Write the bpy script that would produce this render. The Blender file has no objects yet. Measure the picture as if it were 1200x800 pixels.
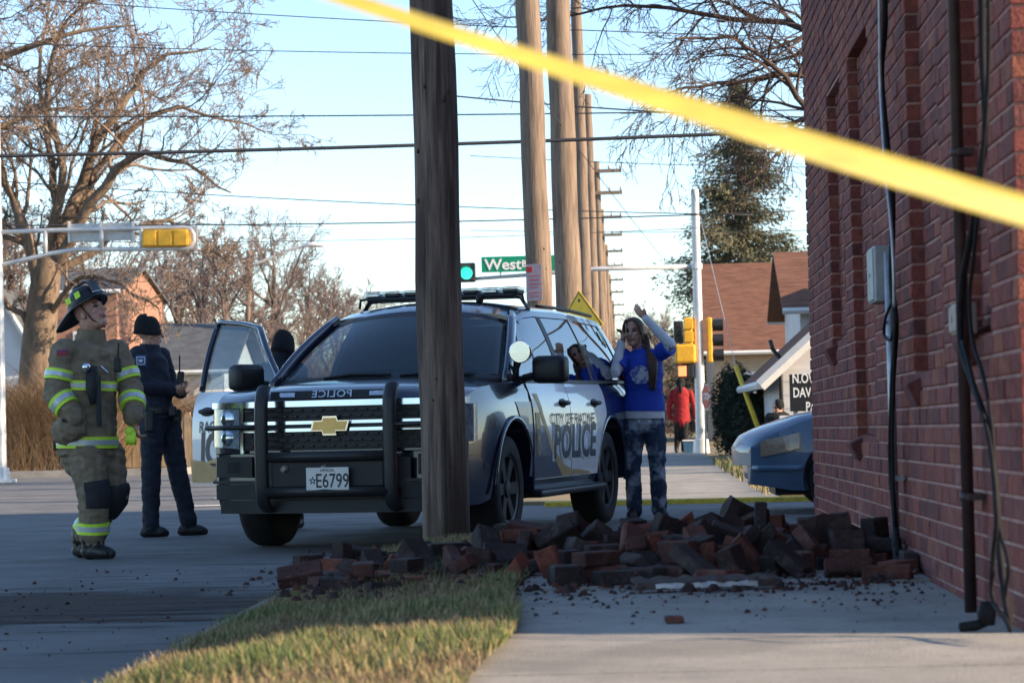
import bpy, bmesh, math, random
import numpy as np
from mathutils import Vector, Matrix, Quaternion, noise, kdtree
R = math.radians
rng = random.Random(7)
scn = bpy.context.scene
COL = scn.collection

# ---------------------------------------------------------------- camera
F = 2950.0                       # focal length in pixels of a 1200 px wide frame
CAM = Vector((0.0, 0.0, 0.88))
ROLL = R(1.35)
VPX, VPY = 742.0, 487.0          # where the street direction (+Y) vanishes
_ox, _oy = (VPX - 600) / F, -(VPY - 400) / F
_c, _s = math.cos(ROLL), math.sin(ROLL)
_dr, _du = _ox * _c + _oy * _s, _oy * _c - _ox * _s
YAW, PITCH = math.atan(_dr), math.atan(-_du * math.cos(math.atan(_dr)))
fwd = Vector((-math.sin(YAW) * math.cos(PITCH), math.cos(YAW) * math.cos(PITCH), math.sin(PITCH)))
rt0 = fwd.cross(Vector((0, 0, 1))).normalized()
up0 = rt0.cross(fwd)
RT = rt0 * _c - up0 * _s
UP = up0 * _c + rt0 * _s
cam_d = bpy.data.cameras.new('camera')
cam = bpy.data.objects.new('camera', cam_d)
COL.objects.link(cam)
m = Matrix((RT, UP, -fwd)).transposed().to_4x4()
m.translation = CAM
cam.matrix_world = m
cam_d.sensor_width = 36.0
cam_d.lens = F / 1200 * 36.0
cam_d.clip_start, cam_d.clip_end = 0.1, 3000
cam_d.dof.use_dof = True
cam_d.dof.focus_distance = 17.6
cam_d.dof.aperture_fstop = 7.0
scn.camera = cam

def P(px, py, Y):
    """world point at depth Y that the 1200x800 photograph shows at (px, py)"""
    d = fwd + RT * ((px - 600) / F) - UP * ((py - 400) / F)
    return CAM + d * (Y / d.y)

# ---------------------------------------------------------------- light
SUN_AZ, SUN_EL = R(14), R(20)    # sun low on the right, a little behind the camera
to_sun = Vector((math.cos(SUN_AZ) * math.cos(SUN_EL), -math.sin(SUN_AZ) * math.cos(SUN_EL), math.sin(SUN_EL)))
world = bpy.data.worlds.new('World')
scn.world = world
world.use_nodes = True
wn = world.node_tree.nodes
sky = wn.new('ShaderNodeTexSky')
sky.sky_type = 'NISHITA'
sky.sun_disc = False
sky.sun_elevation = SUN_EL
sky.sun_rotation = math.atan2(to_sun.x, to_sun.y)
sky.air_density, sky.dust_density, sky.ozone_density = 0.9, 0.25, 2.6
wn['Background'].inputs['Strength'].default_value = 0.15
world.node_tree.links.new(sky.outputs[0], wn['Background'].inputs[0])
sun_d = bpy.data.lights.new('sun', 'SUN')
sun_d.energy, sun_d.angle, sun_d.color = 5.0, R(0.5), (1.0, 0.78, 0.54)
sun = bpy.data.objects.new('sun', sun_d)
COL.objects.link(sun)
sun.rotation_euler = (-to_sun).to_track_quat('-Z', 'Y').to_euler()
scn.view_settings.view_transform = 'Standard'
scn.view_settings.look = 'None'
scn.view_settings.gamma = 1.0
scn.view_settings.exposure = 1.1

# ---------------------------------------------------------------- materials
MATS = {}
def mat(name, col, rough=0.7, metal=0.0, var=0.15, scale=8.0, bump=0.0, bscale=None, stretch=(1, 1, 1),
        col2=None, coat=0.0, emit=None, emit_s=0.0, spec=0.5, spread=0.5, detail=6.0, trans=0.0, ior=1.45):
    if name in MATS:
        return MATS[name]
    m = bpy.data.materials.new(name)
    m.use_nodes = True
    nt = m.node_tree
    b = nt.nodes['Principled BSDF']
    b.inputs['Roughness'].default_value = rough
    b.inputs['Metallic'].default_value = metal
    b.inputs['Specular IOR Level'].default_value = spec
    b.inputs['Coat Weight'].default_value = coat
    b.inputs['Coat Roughness'].default_value = 0.04
    b.inputs['Transmission Weight'].default_value = trans
    b.inputs['IOR'].default_value = ior
    if emit:
        b.inputs['Emission Color'].default_value = (*emit, 1)
        b.inputs['Emission Strength'].default_value = emit_s
    tc = nt.nodes.new('ShaderNodeTexCoord')
    mp = nt.nodes.new('ShaderNodeMapping')
    mp.inputs['Scale'].default_value = stretch
    nt.links.new(tc.outputs['Object'], mp.inputs[0])
    n = nt.nodes.new('ShaderNodeTexNoise')
    n.inputs['Scale'].default_value = scale
    n.inputs['Detail'].default_value = detail
    n.inputs['Roughness'].default_value = 0.62
    nt.links.new(mp.outputs[0], n.inputs['Vector'])
    rp = nt.nodes.new('ShaderNodeValToRGB')
    rp.color_ramp.elements[0].position = 0.5 - 0.3 * spread
    rp.color_ramp.elements[1].position = 0.5 + 0.3 * spread
    a = [max(0, c * (1 - var)) for c in col]
    z = [min(1, c * (1 + var)) for c in col] if col2 is None else col2
    rp.color_ramp.elements[0].color = (*a, 1)
    rp.color_ramp.elements[1].color = (*z, 1)
    nt.links.new(n.outputs[0], rp.inputs[0])
    nt.links.new(rp.outputs[0], b.inputs['Base Color'])
    if bump:
        n2 = nt.nodes.new('ShaderNodeTexNoise')
        n2.inputs['Scale'].default_value = bscale or scale * 4
        n2.inputs['Detail'].default_value = 5
        nt.links.new(mp.outputs[0], n2.inputs['Vector'])
        bp = nt.nodes.new('ShaderNodeBump')
        bp.inputs['Strength'].default_value = min(1.0, bump)
        bp.inputs['Distance'].default_value = 0.01 * max(1.0, bump)
        nt.links.new(n2.outputs[0], bp.inputs['Height'])
        nt.links.new(bp.outputs[0], b.inputs['Normal'])
    MATS[name] = m
    return m

def layer_noise(m, col, scale, lo, hi, stretch=(1, 1, 1), offset=(0, 0, 0), amount=1.0):
    """lay a second colour over a material through a noise mask (stains, dust, wear)"""
    nt = m.node_tree
    b = nt.nodes['Principled BSDF']
    src = b.inputs['Base Color'].links[0].from_socket
    tc = nt.nodes.new('ShaderNodeTexCoord')
    mp = nt.nodes.new('ShaderNodeMapping')
    mp.inputs['Scale'].default_value = stretch
    mp.inputs['Location'].default_value = offset
    nt.links.new(tc.outputs['Object'], mp.inputs[0])
    n = nt.nodes.new('ShaderNodeTexNoise')
    n.inputs['Scale'].default_value = scale
    n.inputs['Detail'].default_value = 7
    nt.links.new(mp.outputs[0], n.inputs['Vector'])
    mr = nt.nodes.new('ShaderNodeMapRange')
    mr.inputs[1].default_value, mr.inputs[2].default_value = lo, hi
    mr.inputs[3].default_value, mr.inputs[4].default_value = 0.0, amount
    nt.links.new(n.outputs[0], mr.inputs[0])
    mx = nt.nodes.new('ShaderNodeMix')
    mx.data_type = 'RGBA'
    nt.links.new(mr.outputs[0], mx.inputs[0])
    nt.links.new(src, mx.inputs[6])
    mx.inputs[7].default_value = (*col, 1)
    nt.links.new(mx.outputs[2], b.inputs['Base Color'])
    return mr, mx

# ---------------------------------------------------------------- mesh building
class MB:
    def __init__(s):
        s.v, s.f, s.m = [], [], []
    def add(s, vs, fs, mi=0):
        o = len(s.v)
        s.v.extend([tuple(p) for p in vs])
        for f in fs:
            s.f.append(tuple(i + o for i in f))
            s.m.append(mi)
        return s
    def box(s, a, b, mi=0, M=None, bev=0.0):
        (x0, y0, z0), (x1, y1, z1) = a, b
        x0, x1 = min(x0, x1), max(x0, x1); y0, y1 = min(y0, y1), max(y0, y1); z0, z1 = min(z0, z1), max(z0, z1)
        if bev:
            e = min(bev, (x1 - x0) * .45, (y1 - y0) * .45, (z1 - z0) * .45)
            vs, fs = [], []
            bm = bmesh.new()
            bmesh.ops.create_cube(bm, size=1.0)
            for v in bm.verts:
                v.co = Vector(((x0 + x1) / 2 + v.co.x * (x1 - x0), (y0 + y1) / 2 + v.co.y * (y1 - y0), (z0 + z1) / 2 + v.co.z * (z1 - z0)))
            bmesh.ops.bevel(bm, geom=bm.edges[:], offset=e, segments=2, affect='EDGES', profile=0.5)
            bm.verts.index_update()
            vs = [v.co.copy() for v in bm.verts]
            fs = [[v.index for v in f.verts] for f in bm.faces]
            bm.free()
        else:
            vs = [Vector(p) for p in ((x0, y0, z0), (x1, y0, z0), (x1, y1, z0), (x0, y1, z0), (x0, y0, z1), (x1, y0, z1), (x1, y1, z1), (x0, y1, z1))]
            fs = [(0, 3, 2, 1), (4, 5, 6, 7), (0, 1, 5, 4), (1, 2, 6, 5), (2, 3, 7, 6), (3, 0, 4, 7)]
        if M is not None:
            vs = [M @ v for v in vs]
        return s.add(vs, fs, mi)
    def loft(s, rings, mi=0, closed=True, caps=True):
        n = len(rings[0]); o = len(s.v)
        for r in rings:
            s.v.extend([tuple(p) for p in r])
        for i in range(len(rings) - 1):
            for j in range(n if closed else n - 1):
                k = (j + 1) % n
                s.f.append((o + i * n + j, o + i * n + k, o + (i + 1) * n + k, o + (i + 1) * n + j)); s.m.append(mi)
        if caps and closed:
            s.f.append(tuple(o + j for j in reversed(range(n)))); s.m.append(mi)
            s.f.append(tuple(o + (len(rings) - 1) * n + j for j in range(n))); s.m.append(mi)
        return s
    def tube(s, pts, rad, n=8, mi=0, caps=True, ref=None):
        pts = [Vector(p) for p in pts]
        if not hasattr(rad, '__len__'):
            rad = [rad] * len(pts)
        rings, prev = [], None
        for i, p in enumerate(pts):
            a = pts[max(0, i - 1)]; b = pts[min(len(pts) - 1, i + 1)]
            t = (b - a)
            t = t.normalized() if t.length > 1e-9 else Vector((0, 0, 1))
            if ref is not None:
                u = Vector(ref) - t * t.dot(Vector(ref))
            elif prev is None:
                u = t.cross(Vector((0, 0, 1)) if abs(t.z) < .9 else Vector((1, 0, 0)))
            else:
                u = prev - t * prev.dot(t)
            u = u.normalized() if u.length > 1e-6 else t.orthogonal().normalized()
            prev = u
            w = t.cross(u)
            r = rad[i]
            ra, rb = (r if hasattr(r, '__len__') else (r, r))
            rings.append([p + u * (ra * math.cos(2 * math.pi * j / n)) + w * (rb * math.sin(2 * math.pi * j / n)) for j in range(n)])
        return s.loft(rings, mi, True, caps)
    def ell(s, c, r, mi=0, M=None, nu=14, nv=9):
        c = Vector(c); rings = []
        for i in range(nv + 1):
            th = math.pi * (0.02 + 0.96 * i / nv)
            ring = []
            for j in range(nu):
                ph = 2 * math.pi * j / nu
                q = Vector((r[0] * math.sin(th) * math.cos(ph), r[1] * math.sin(th) * math.sin(ph), -r[2] * math.cos(th)))
                if M is not None:
                    q = M @ q
                ring.append(c + q)
            rings.append(ring)
        return s.loft(rings, mi)
    def lathe(s, prof, M=None, n=24, mi=0):
        """profile (radius, height) turned about local z"""
        rings = []
        for r, h in prof:
            ring = [Vector((r * math.cos(2 * math.pi * j / n), r * math.sin(2 * math.pi * j / n), h)) for j in range(n)]
            rings.append([M @ p for p in ring] if M is not None else ring)
        return s.loft(rings, mi)
    def grid(s, fn, nu, nv, mi=0, thick=None):
        """surface patch fn(u,v); thick = vector or None"""
        P0 = [[Vector(fn(i / nu, j / nv)) for j in range(nv + 1)] for i in range(nu + 1)]
        o = len(s.v)
        for row in P0:
            s.v.extend([tuple(p) for p in row])
        q = nv + 1
        for i in range(nu):
            for j in range(nv):
                s.f.append((o + i * q + j, o + (i + 1) * q + j, o + (i + 1) * q + j + 1, o + i * q + j + 1)); s.m.append(mi)
        if thick is not None:
            t = Vector(thick); o2 = len(s.v)
            for row in P0:
                s.v.extend([tuple(p + t) for p in row])
            for i in range(nu):
                for j in range(nv):
                    s.f.append((o2 + i * q + j, o2 + i * q + j + 1, o2 + (i + 1) * q + j + 1, o2 + (i + 1) * q + j)); s.m.append(mi)
            def side(a, b):
                s.f.append((o + a, o2 + a, o2 + b, o + b)); s.m.append(mi)
            for i in range(nu):
                side(i * q, (i + 1) * q); side((i + 1) * q + nv, i * q + nv)
            for j in range(nv):
                side(j + 1, j); side(nu * q + j, nu * q + j + 1)
        return s
    def prism(s, poly, h0, h1, mi=0, M=None):
        """closed 2-d polygon (x, y) extruded from h0 to h1 along z, then moved by M"""
        n = len(poly)
        vs = [Vector((x, y, h0)) for x, y in poly] + [Vector((x, y, h1)) for x, y in poly]
        if M is not None:
            vs = [M @ v for v in vs]
        fs = [tuple(reversed(range(n))), tuple(range(n, 2 * n))] + [(i, (i + 1) % n, n + (i + 1) % n, n + i) for i in range(n)]
        return s.add(vs, fs, mi)
    def mesh(s, name, mats, smooth=False):
        me = bpy.data.meshes.new(name)
        me.from_pydata(s.v, [], s.f)
        if not isinstance(mats, (list, tuple)):
            mats = [mats]
        for mm in mats:
            me.materials.append(mm)
        if len(mats) > 1:
            me.polygons.foreach_set('material_index', s.m)
        if smooth:
            me.polygons.foreach_set('use_smooth', [True] * len(me.polygons))
        me.update()
        return me
    def build(s, name, mats, parent=None, smooth=False, loc=None, autosmooth=None):
        me = s.mesh(name, mats, smooth or autosmooth is not None)
        if autosmooth is not None:
            me.set_sharp_from_angle(angle=R(autosmooth))
        o = bpy.data.objects.new(name, me)
        COL.objects.link(o)
        if parent is not None:
            o.parent = parent
        if loc is not None:
            o.location = loc
        return o

def tag(o, label=None, cat=None, group=None, kind=None):
    if label: o['label'] = label
    if cat: o['category'] = cat
    if group: o['group'] = group
    if kind: o['kind'] = kind
    return o

def thing(name, loc, label, cat, group=None, rz=0.0):
    o = bpy.data.objects.new(name, None)
    o.empty_display_size = 0.1
    COL.objects.link(o)
    o.location = loc
    o.rotation_euler = (0, 0, rz)
    return tag(o, label, cat, group)

def text_obj(name, s, size, m, parent, M, bold=0.0, depth=0.004, shear=0.0, sx=1.0, spacing=1.0, align='CENTER', kind=None):
    cu = bpy.data.curves.new(name, 'FONT')
    cu.body, cu.size, cu.extrude, cu.offset, cu.shear = s, size, depth, bold, shear
    cu.align_x, cu.align_y, cu.space_character = align, 'CENTER', spacing
    cu.resolution_u = 3
    t = bpy.data.objects.new(name, cu)
    COL.objects.link(t)
    bpy.context.view_layer.update()
    me = bpy.data.meshes.new_from_object(t.evaluated_get(bpy.context.evaluated_depsgraph_get()))
    bpy.data.objects.remove(t)
    me.transform(M @ Matrix.Diagonal((sx, 1, 1, 1)))
    me.materials.clear(); me.materials.append(m)
    o = bpy.data.objects.new(name, me)
    COL.objects.link(o)
    o.parent = parent
    return o

def frame(origin, x, y):
    x = Vector(x).normalized(); y = Vector(y); y = (y - x * y.dot(x)).normalized(); z = x.cross(y)
    M = Matrix((x, y, z)).transposed().to_4x4(); M.translation = Vector(origin)
    return M

def evaluated(o):
    bpy.context.view_layer.update()
    return bpy.data.meshes.new_from_object(o.evaluated_get(bpy.context.evaluated_depsgraph_get()))

def lerp(a, b, t): return a + (b - a) * t
def interp(x, xs, ys):
    return float(np.interp(x, xs, ys))
# ================================================================ materials of the setting
M_asph = mat('asphalt', (0.150, 0.148, 0.145), 0.9, var=0.22, scale=1.3, bump=0.5, bscale=160)
layer_noise(M_asph, (0.05, 0.05, 0.052), 3.0, 0.58, 0.66, (0.35, 2.2, 1))
layer_noise(M_asph, (0.16, 0.15, 0.14), 60, 0.60, 0.72, amount=0.6)
M_conc = mat('pavement_concrete', (0.32, 0.295, 0.255), 0.85, var=0.16, scale=2.2, bump=0.35, bscale=120)
layer_noise(M_conc, (0.19, 0.18, 0.17), 5.0, 0.55, 0.72, amount=0.55)
layer_noise(M_conc, (0.42, 0.39, 0.35), 70, 0.56, 0.70, amount=0.7)
layer_noise(M_conc, (0.15, 0.14, 0.13), 28, 0.62, 0.70, amount=0.6)
layer_noise(M_conc, (0.13, 0.12, 0.11), 1.1, 0.60, 0.66, (1, 1, 1), (3, 5, 0), 0.35)
M_soil = mat('dry_turf_soil', (0.16, 0.135, 0.075), 0.95, var=0.35, scale=5, bump=0.6, bscale=60)
layer_noise(M_soil, (0.075, 0.085, 0.032), 2.5, 0.45, 0.62, amount=0.8)
M_kerb = mat('kerb_concrete', (0.27, 0.26, 0.24), 0.85, var=0.2, scale=4, bump=0.4, bscale=90)
M_yard = mat('winter_lawn', (0.22, 0.17, 0.09), 0.95, var=0.35, scale=0.8, bump=0.7, bscale=14)
layer_noise(M_yard, (0.11, 0.11, 0.045), 0.5, 0.5, 0.62, amount=0.7)
M_paint = mat('road_paint', (0.62, 0.61, 0.56), 0.7, var=0.2, scale=14)
M_yellow_paint = mat('yellow_kerb_paint', (0.55, 0.40, 0.05), 0.7, var=0.25, scale=14)

def sheet(name, poly, z, m, kind='structure', sub=0):
    mb = MB()
    mb.add([(x, y, z) for x, y in poly], [tuple(range(len(poly)))])
    o = mb.build(name, m)
    return tag(o, kind=kind)

KX, WX = -1.42, 1.06            # kerb line and face of the brick wall
ZW = 0.26                       # pavement height beside the wall
sheet('ground', [(-1500, -300), (1500, -300), (1500, 2600), (-1500, 2600)], -0.012, M_yard)
sheet('road', [(-8.6, -30), (60, -30), (60, 44), (6.0, 44), (-1.5, 44), (-1.5, 420), (-8.2, 420), (-8.2, 46), (-70, 46), (-70, 29), (-8.6, 29)], -0.004, M_asph)
# centre line dashes of the road and the stop line at the junction
for i in range(9):
    y = 30 + i * 9.0
    sheet('lane_marking', [(-5.08, y), (-4.98, y), (-4.98, y + 3), (-5.08, y + 3)], 0.004, M_paint)
sheet('lane_marking', [(-4.9, 27.4), (-1.8, 27.4), (-1.8, 27.75), (-4.9, 27.75)], 0.004, M_paint)

# dust of the fallen bricks spread over the road: a thin film of its own
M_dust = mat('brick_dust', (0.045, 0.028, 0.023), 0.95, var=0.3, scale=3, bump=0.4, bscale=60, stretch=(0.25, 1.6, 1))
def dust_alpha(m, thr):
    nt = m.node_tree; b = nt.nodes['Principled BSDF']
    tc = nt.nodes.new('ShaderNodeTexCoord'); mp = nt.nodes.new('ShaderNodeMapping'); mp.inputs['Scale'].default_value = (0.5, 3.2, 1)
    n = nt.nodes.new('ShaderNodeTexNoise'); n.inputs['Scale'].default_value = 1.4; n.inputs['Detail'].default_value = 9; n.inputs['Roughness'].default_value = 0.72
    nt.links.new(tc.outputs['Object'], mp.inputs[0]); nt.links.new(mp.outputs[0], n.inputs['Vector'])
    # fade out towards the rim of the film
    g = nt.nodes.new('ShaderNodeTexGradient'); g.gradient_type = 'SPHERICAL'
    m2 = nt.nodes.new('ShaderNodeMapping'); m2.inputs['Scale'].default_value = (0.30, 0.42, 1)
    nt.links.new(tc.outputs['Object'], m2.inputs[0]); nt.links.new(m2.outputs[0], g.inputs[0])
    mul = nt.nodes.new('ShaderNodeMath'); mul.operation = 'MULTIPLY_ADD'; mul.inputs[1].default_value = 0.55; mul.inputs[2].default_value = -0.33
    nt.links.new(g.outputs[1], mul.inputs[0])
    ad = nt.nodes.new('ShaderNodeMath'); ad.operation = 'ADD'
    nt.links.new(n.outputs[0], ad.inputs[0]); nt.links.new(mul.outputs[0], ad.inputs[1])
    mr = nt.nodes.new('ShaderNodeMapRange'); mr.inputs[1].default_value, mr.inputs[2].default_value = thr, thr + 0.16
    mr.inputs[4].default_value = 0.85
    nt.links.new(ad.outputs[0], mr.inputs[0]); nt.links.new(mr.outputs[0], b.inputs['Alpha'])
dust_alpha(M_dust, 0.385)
mb = MB(); mb.add([(-3.2, -2.3, 0), (3.2, -2.3, 0), (3.2, 2.3, 0), (-3.2, 2.3, 0)], [(0, 1, 2, 3)])
tag(mb.build('dust', M_dust, loc=(-3.2, 12.4, 0.0015)), kind='structure')

# ---------------------------------------------------------------- verge, kerb and pavement in front of the brick building
def verge_z(x, y):
    t = min(1, max(0, (x - KX) / 1.0))
    h = lerp(0.17, ZW + 0.015, t) + 0.03 * math.sin(math.pi * t) + 0.018 * noise.noise(Vector((x * 1.7, y * 1.1, 3.1)))
    ramp = min(1, max(0, (y - 13.2) / 2.2))
    return lerp(h, 0.02, ramp)
def pave_edge(y):
    return -0.40 + 0.035 * math.sin(y * 1.9) - 0.012 * (y - 6)
mb = MB()
mb.grid(lambda u, v: ((lambda y: (lerp(KX + 0.02, pave_edge(y) + 0.03, u), y, verge_z(lerp(KX + 0.02, pave_edge(y) + 0.03, u), y)))(lerp(-6, 15.6, v))), 18, 150)
tag(mb.build('verge', M_soil, smooth=True), kind='structure')
mb = MB()
for i in range(9):
    y0 = -6 + i * 2.4; y1 = min(y0 + 2.39, 13.4)
    if y0 < 13.3:
        o = MB().box((KX - 0.14, y0, -0.05), (KX + 0.015, y1, 0.155), bev=0.02).build('kerb', M_kerb)
        tag(o, kind='structure')
# concrete pavement slabs, each poured bay with its own joint
def pave_z(y):
    return lerp(ZW, 0.03, min(1, max(0, (y - 13.2) / 1.9)))
pav = bpy.data.objects.new('pavement', None); COL.objects.link(pav); tag(pav, kind='structure')
y = -6.1
bays = []
while y < 15.2:
    bays.append((y, min(y + 1.52, 15.2))); y += 1.53
for i, (y0, y1) in enumerate(bays):
    dz = 0.006 * math.sin(i * 2.7)
    dx = [pave_edge(y0 + (y1 - y0) * k / 6) + rng.uniform(-.012, .012) for k in range(7)]
    top, bot = [], []
    poly = [(dx[k], y0 + (y1 - y0) * k / 6) for k in range(7)] + [(WX + 0.02, y1), (WX + 0.02, y0)]
    vs = [(x, yy, pave_z(yy) + dz + 0.012 * (x - 1) * 0.3) for x, yy in poly] + [(x, yy, pave_z(yy) - 0.12) for x, yy in poly]
    n = len(poly)
    s = MB().add(vs, [tuple(reversed(range(n))), tuple(range(n, 2 * n))] + [(k, (k + 1) % n, n + (k + 1) % n, n + k) for k in range(n)])
    s.build('slab', M_conc, pav)
o = MB().box((WX + 0.03, -6.1, -.05), (WX + 9, 6.93, ZW - .006)).build('forecourt', M_conc); tag(o, kind='structure')
# the sheet under the joints
sheet('ground', [(-0.5, -6.2), (WX + .05, -6.2), (WX + .05, 13.0), (-0.5, 13.0)], ZW - 0.03, M_soil)

# ---------------------------------------------------------------- corner beyond the alley: pavement, lawns, painted kerb
o = MB().box((-1.35, 25.6, -0.05), (-0.6, 43.2, 0.03)).build('verge', M_yard); tag(o, kind='structure')
pav2 = bpy.data.objects.new('pavement', None); COL.objects.link(pav2); tag(pav2, kind='structure')
for i in range(29):
    y0 = 25.5 + i * 1.53
    MB().box((-0.58, y0, -0.05), (1.45, y0 + 1.515, 0.036 + 0.004 * math.sin(i * 1.9))).build('slab', M_conc, pav2)
o = MB().box((1.47, 25.6, -0.05), (40, 43.0, 0.05)).build('lawn', M_yard); tag(o, kind='structure')
o = MB().box((-0.9, 25.0, -0.05), (9, 25.16, 0.045), bev=0.01).build('kerb', M_yellow_paint); tag(o, kind='structure')
o = MB().box((-1.2, 70.0, -0.05), (60, 420, 0.05)).build('lawn', M_yard); tag(o, kind='structure')
o = MB().box((-70, 46.4, -0.05), (-8.5, 400, 0.06)).build('lawn', M_yard); tag(o, kind='structure')
for (a, b) in (((-70, 46.2, -.05), (-8.45, 46.36, .12)), ((-8.44, 46.2, -.05), (-8.28, 300, .12))):
    tag(MB().box(a, b).build('kerb', M_kerb), kind='structure')

# ---------------------------------------------------------------- grass blades on the verge
def grass(name, n, xr, yr, zf, hgt, wid, m3, seed, keep=None):
    r = np.random.default_rng(seed)
    x = r.uniform(*xr, n); y = r.uniform(yr[0] ** .5, yr[1] ** .5, n) ** 2
    if keep is not None:
        k = keep(x, y); x, y = x[k], y[k]
    n = len(x)
    z = np.array([zf(a, b) for a, b in zip(x, y)])
    cl = np.array([noise.noise(Vector((a * 3.1, b * 2.3, 0.5))) for a, b in zip(x, y)])
    h = hgt * r.uniform(.45, 1.25, n) * (1 + 0.7 * cl)
    an = r.uniform(0, 2 * np.pi, n); ln = r.uniform(.15, 1.0, n) * h
    w = wid * r.uniform(.6, 1.3, n)
    ca, sa = np.cos(an), np.sin(an); bx, by = np.cos(an + 1.57), np.sin(an + 1.57)
    base = np.stack([x, y, z - .004], 1)
    d = np.stack([bx * w, by * w, 0 * w], 1)
    mid = base + np.stack([ca * ln * .35, sa * ln * .35, h * .6], 1)
    tip = base + np.stack([ca * ln, sa * ln, h], 1)
    V = np.stack([base - d, base + d, mid + d * .7, mid - d * .7, tip], 1).reshape(-1, 3)
    i0 = np.arange(n) * 5
    me = bpy.data.meshes.new(name)
    fs = [(a, a + 1, a + 2, a + 3) for a in i0] + [(a + 3, a + 2, a + 4) for a in i0]
    me.from_pydata(V.tolist(), [], fs)
    for mm in m3: me.materials.append(mm)
    # clumps of straw and of green
    sel = (cl * 1.2 + r.normal(0, .35, n))
    mi = np.where(sel > .25, 1, np.where(sel < -.35, 2, 0))
    me.polygons.foreach_set('material_index', np.concatenate([mi, mi]).astype(np.int32))
    o = bpy.data.objects.new(name, me); COL.objects.link(o)
    return tag(o, kind='stuff')
G1 = mat('grass_straw', (0.30, 0.235, 0.115), 0.8, var=0.25, scale=30)
G2 = mat('grass_green', (0.115, 0.15, 0.045), 0.8, var=0.3, scale=30)
G3 = mat('grass_dead', (0.21, 0.145, 0.085), 0.85, var=0.3, scale=30)
g = grass('grass', 70000, (KX - .03, -0.30), (4.6, 13.5), verge_z, 0.045, 0.0022, (G1, G2, G3), 3,
          lambda x, y: (x < -0.40 + 0.035 * np.sin(y * 1.9) - 0.012 * (y - 6) + 0.03))
tag(g, 'short straw and green winter grass on the roadside verge', 'grass')
g = grass('grass', 26000, (1.3, 9.0), (25.6, 43), lambda a, b: 0.05, 0.11, 0.008, (G1, G2, G3), 5)
tag(g, 'dry straw coloured grass beside the pavement past the alley', 'grass')

# ================================================================ brick building
M_br = [mat('brick_%d' % i, c, 0.85, var=0.28, scale=22, bump=0.6, bscale=90) for i, c in enumerate(
    [(0.20, 0.050, 0.038), (0.165, 0.043, 0.035), (0.225, 0.058, 0.040), (0.125, 0.036, 0.032), (0.18, 0.055, 0.047), (0.24, 0.075, 0.046)])]
for q in M_br:
    layer_noise(q, (0.32, 0.27, 0.26), 2.3, 0.66, 0.80, (1, 1, 1.6), amount=0.55)
    layer_noise(q, (0.06, 0.028, 0.026), 6.0, 0.56, 0.72, amount=0.6)
M_mort = mat('red_stained_mortar', (0.38, 0.205, 0.175), 0.95, var=0.25, scale=9, bump=0.5, bscale=120)
layer_noise(M_mort, (0.46, 0.40, 0.38), 3.5, 0.58, 0.74, amount=0.8)
Y0, Y1, HW = 6.95, 15.05, 6.2
CH, JT = 0.0677, 0.0105
bld = thing('brick_building', (WX, Y0, ZW), 'tall dark red brick building with recessed wall panels beside the pavement', 'building')
def W(x, y, z):            # world to building-local, courses falling slightly against the rising pavement
    return (x - WX, y - Y0, z - ZW - 0.006 * (y - Y0))
# recessed panels: near edge, far edge, bottom, top
REC = [(7.50, 8.03, 1.10, 9.0), (8.62, 9.55, 0.99, 9.0), (11.05, 12.05, 0.76, 2.62), (12.5, 13.35, 1.24, 2.58)]
RD = 0.05
mb = MB()
def seg(x0, a, b, z0, z1):
    vs = [W(x0, a, z0), W(x0 + 3, a, z0), W(x0 + 3, b, z0), W(x0, b, z0), W(x0, a, z1), W(x0 + 3, a, z1), W(x0 + 3, b, z1), W(x0, b, z1)]
    mb.add(vs, [(0, 3, 2, 1), (4, 5, 6, 7), (0, 1, 5, 4), (1, 2, 6, 5), (2, 3, 7, 6), (3, 0, 4, 7)])
MI = 0.007
ys = Y0 + 0.012
for a, b, z0, z1 in REC:
    seg(WX + MI, ys, a - .004, -0.1, HW)
    seg(WX + MI + 0.001, a - .004, b + .006, -0.1, z0)
    seg(WX + RD + MI, a - .004, b + .006, z0, min(z1, HW))
    if z1 < HW:
        seg(WX + MI + 0.001, a - .004, b + .006, z1, HW)
    ys = b + .006
seg(WX + MI, ys, Y1 - 0.01, -0.1, HW)
wall = mb.build('wall', M_mort, bld)
# near gable face (faces the camera side) and an unseen block added for shade
mb = MB()
mb.box((0.2, 0.04, -0.3), (13, 8.0, HW - ZW - .05))
mb.box((9.0, -2.0, -0.3), (20, 13.4, 8.8))  # out of view, set back and sized so its shadow covers the street
M_brplain = mat('brick_far', (0.17, 0.06, 0.05), 0.9, var=0.3, scale=6)
mb.build('core_and_shade_block', M_brplain, bld)
mb = MB(); mb.box((-0.03, -0.04, HW - ZW - 0.02), (13.02, 8.1, HW - ZW + 0.12)); mb.build('coping', M_conc, bld)

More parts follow.
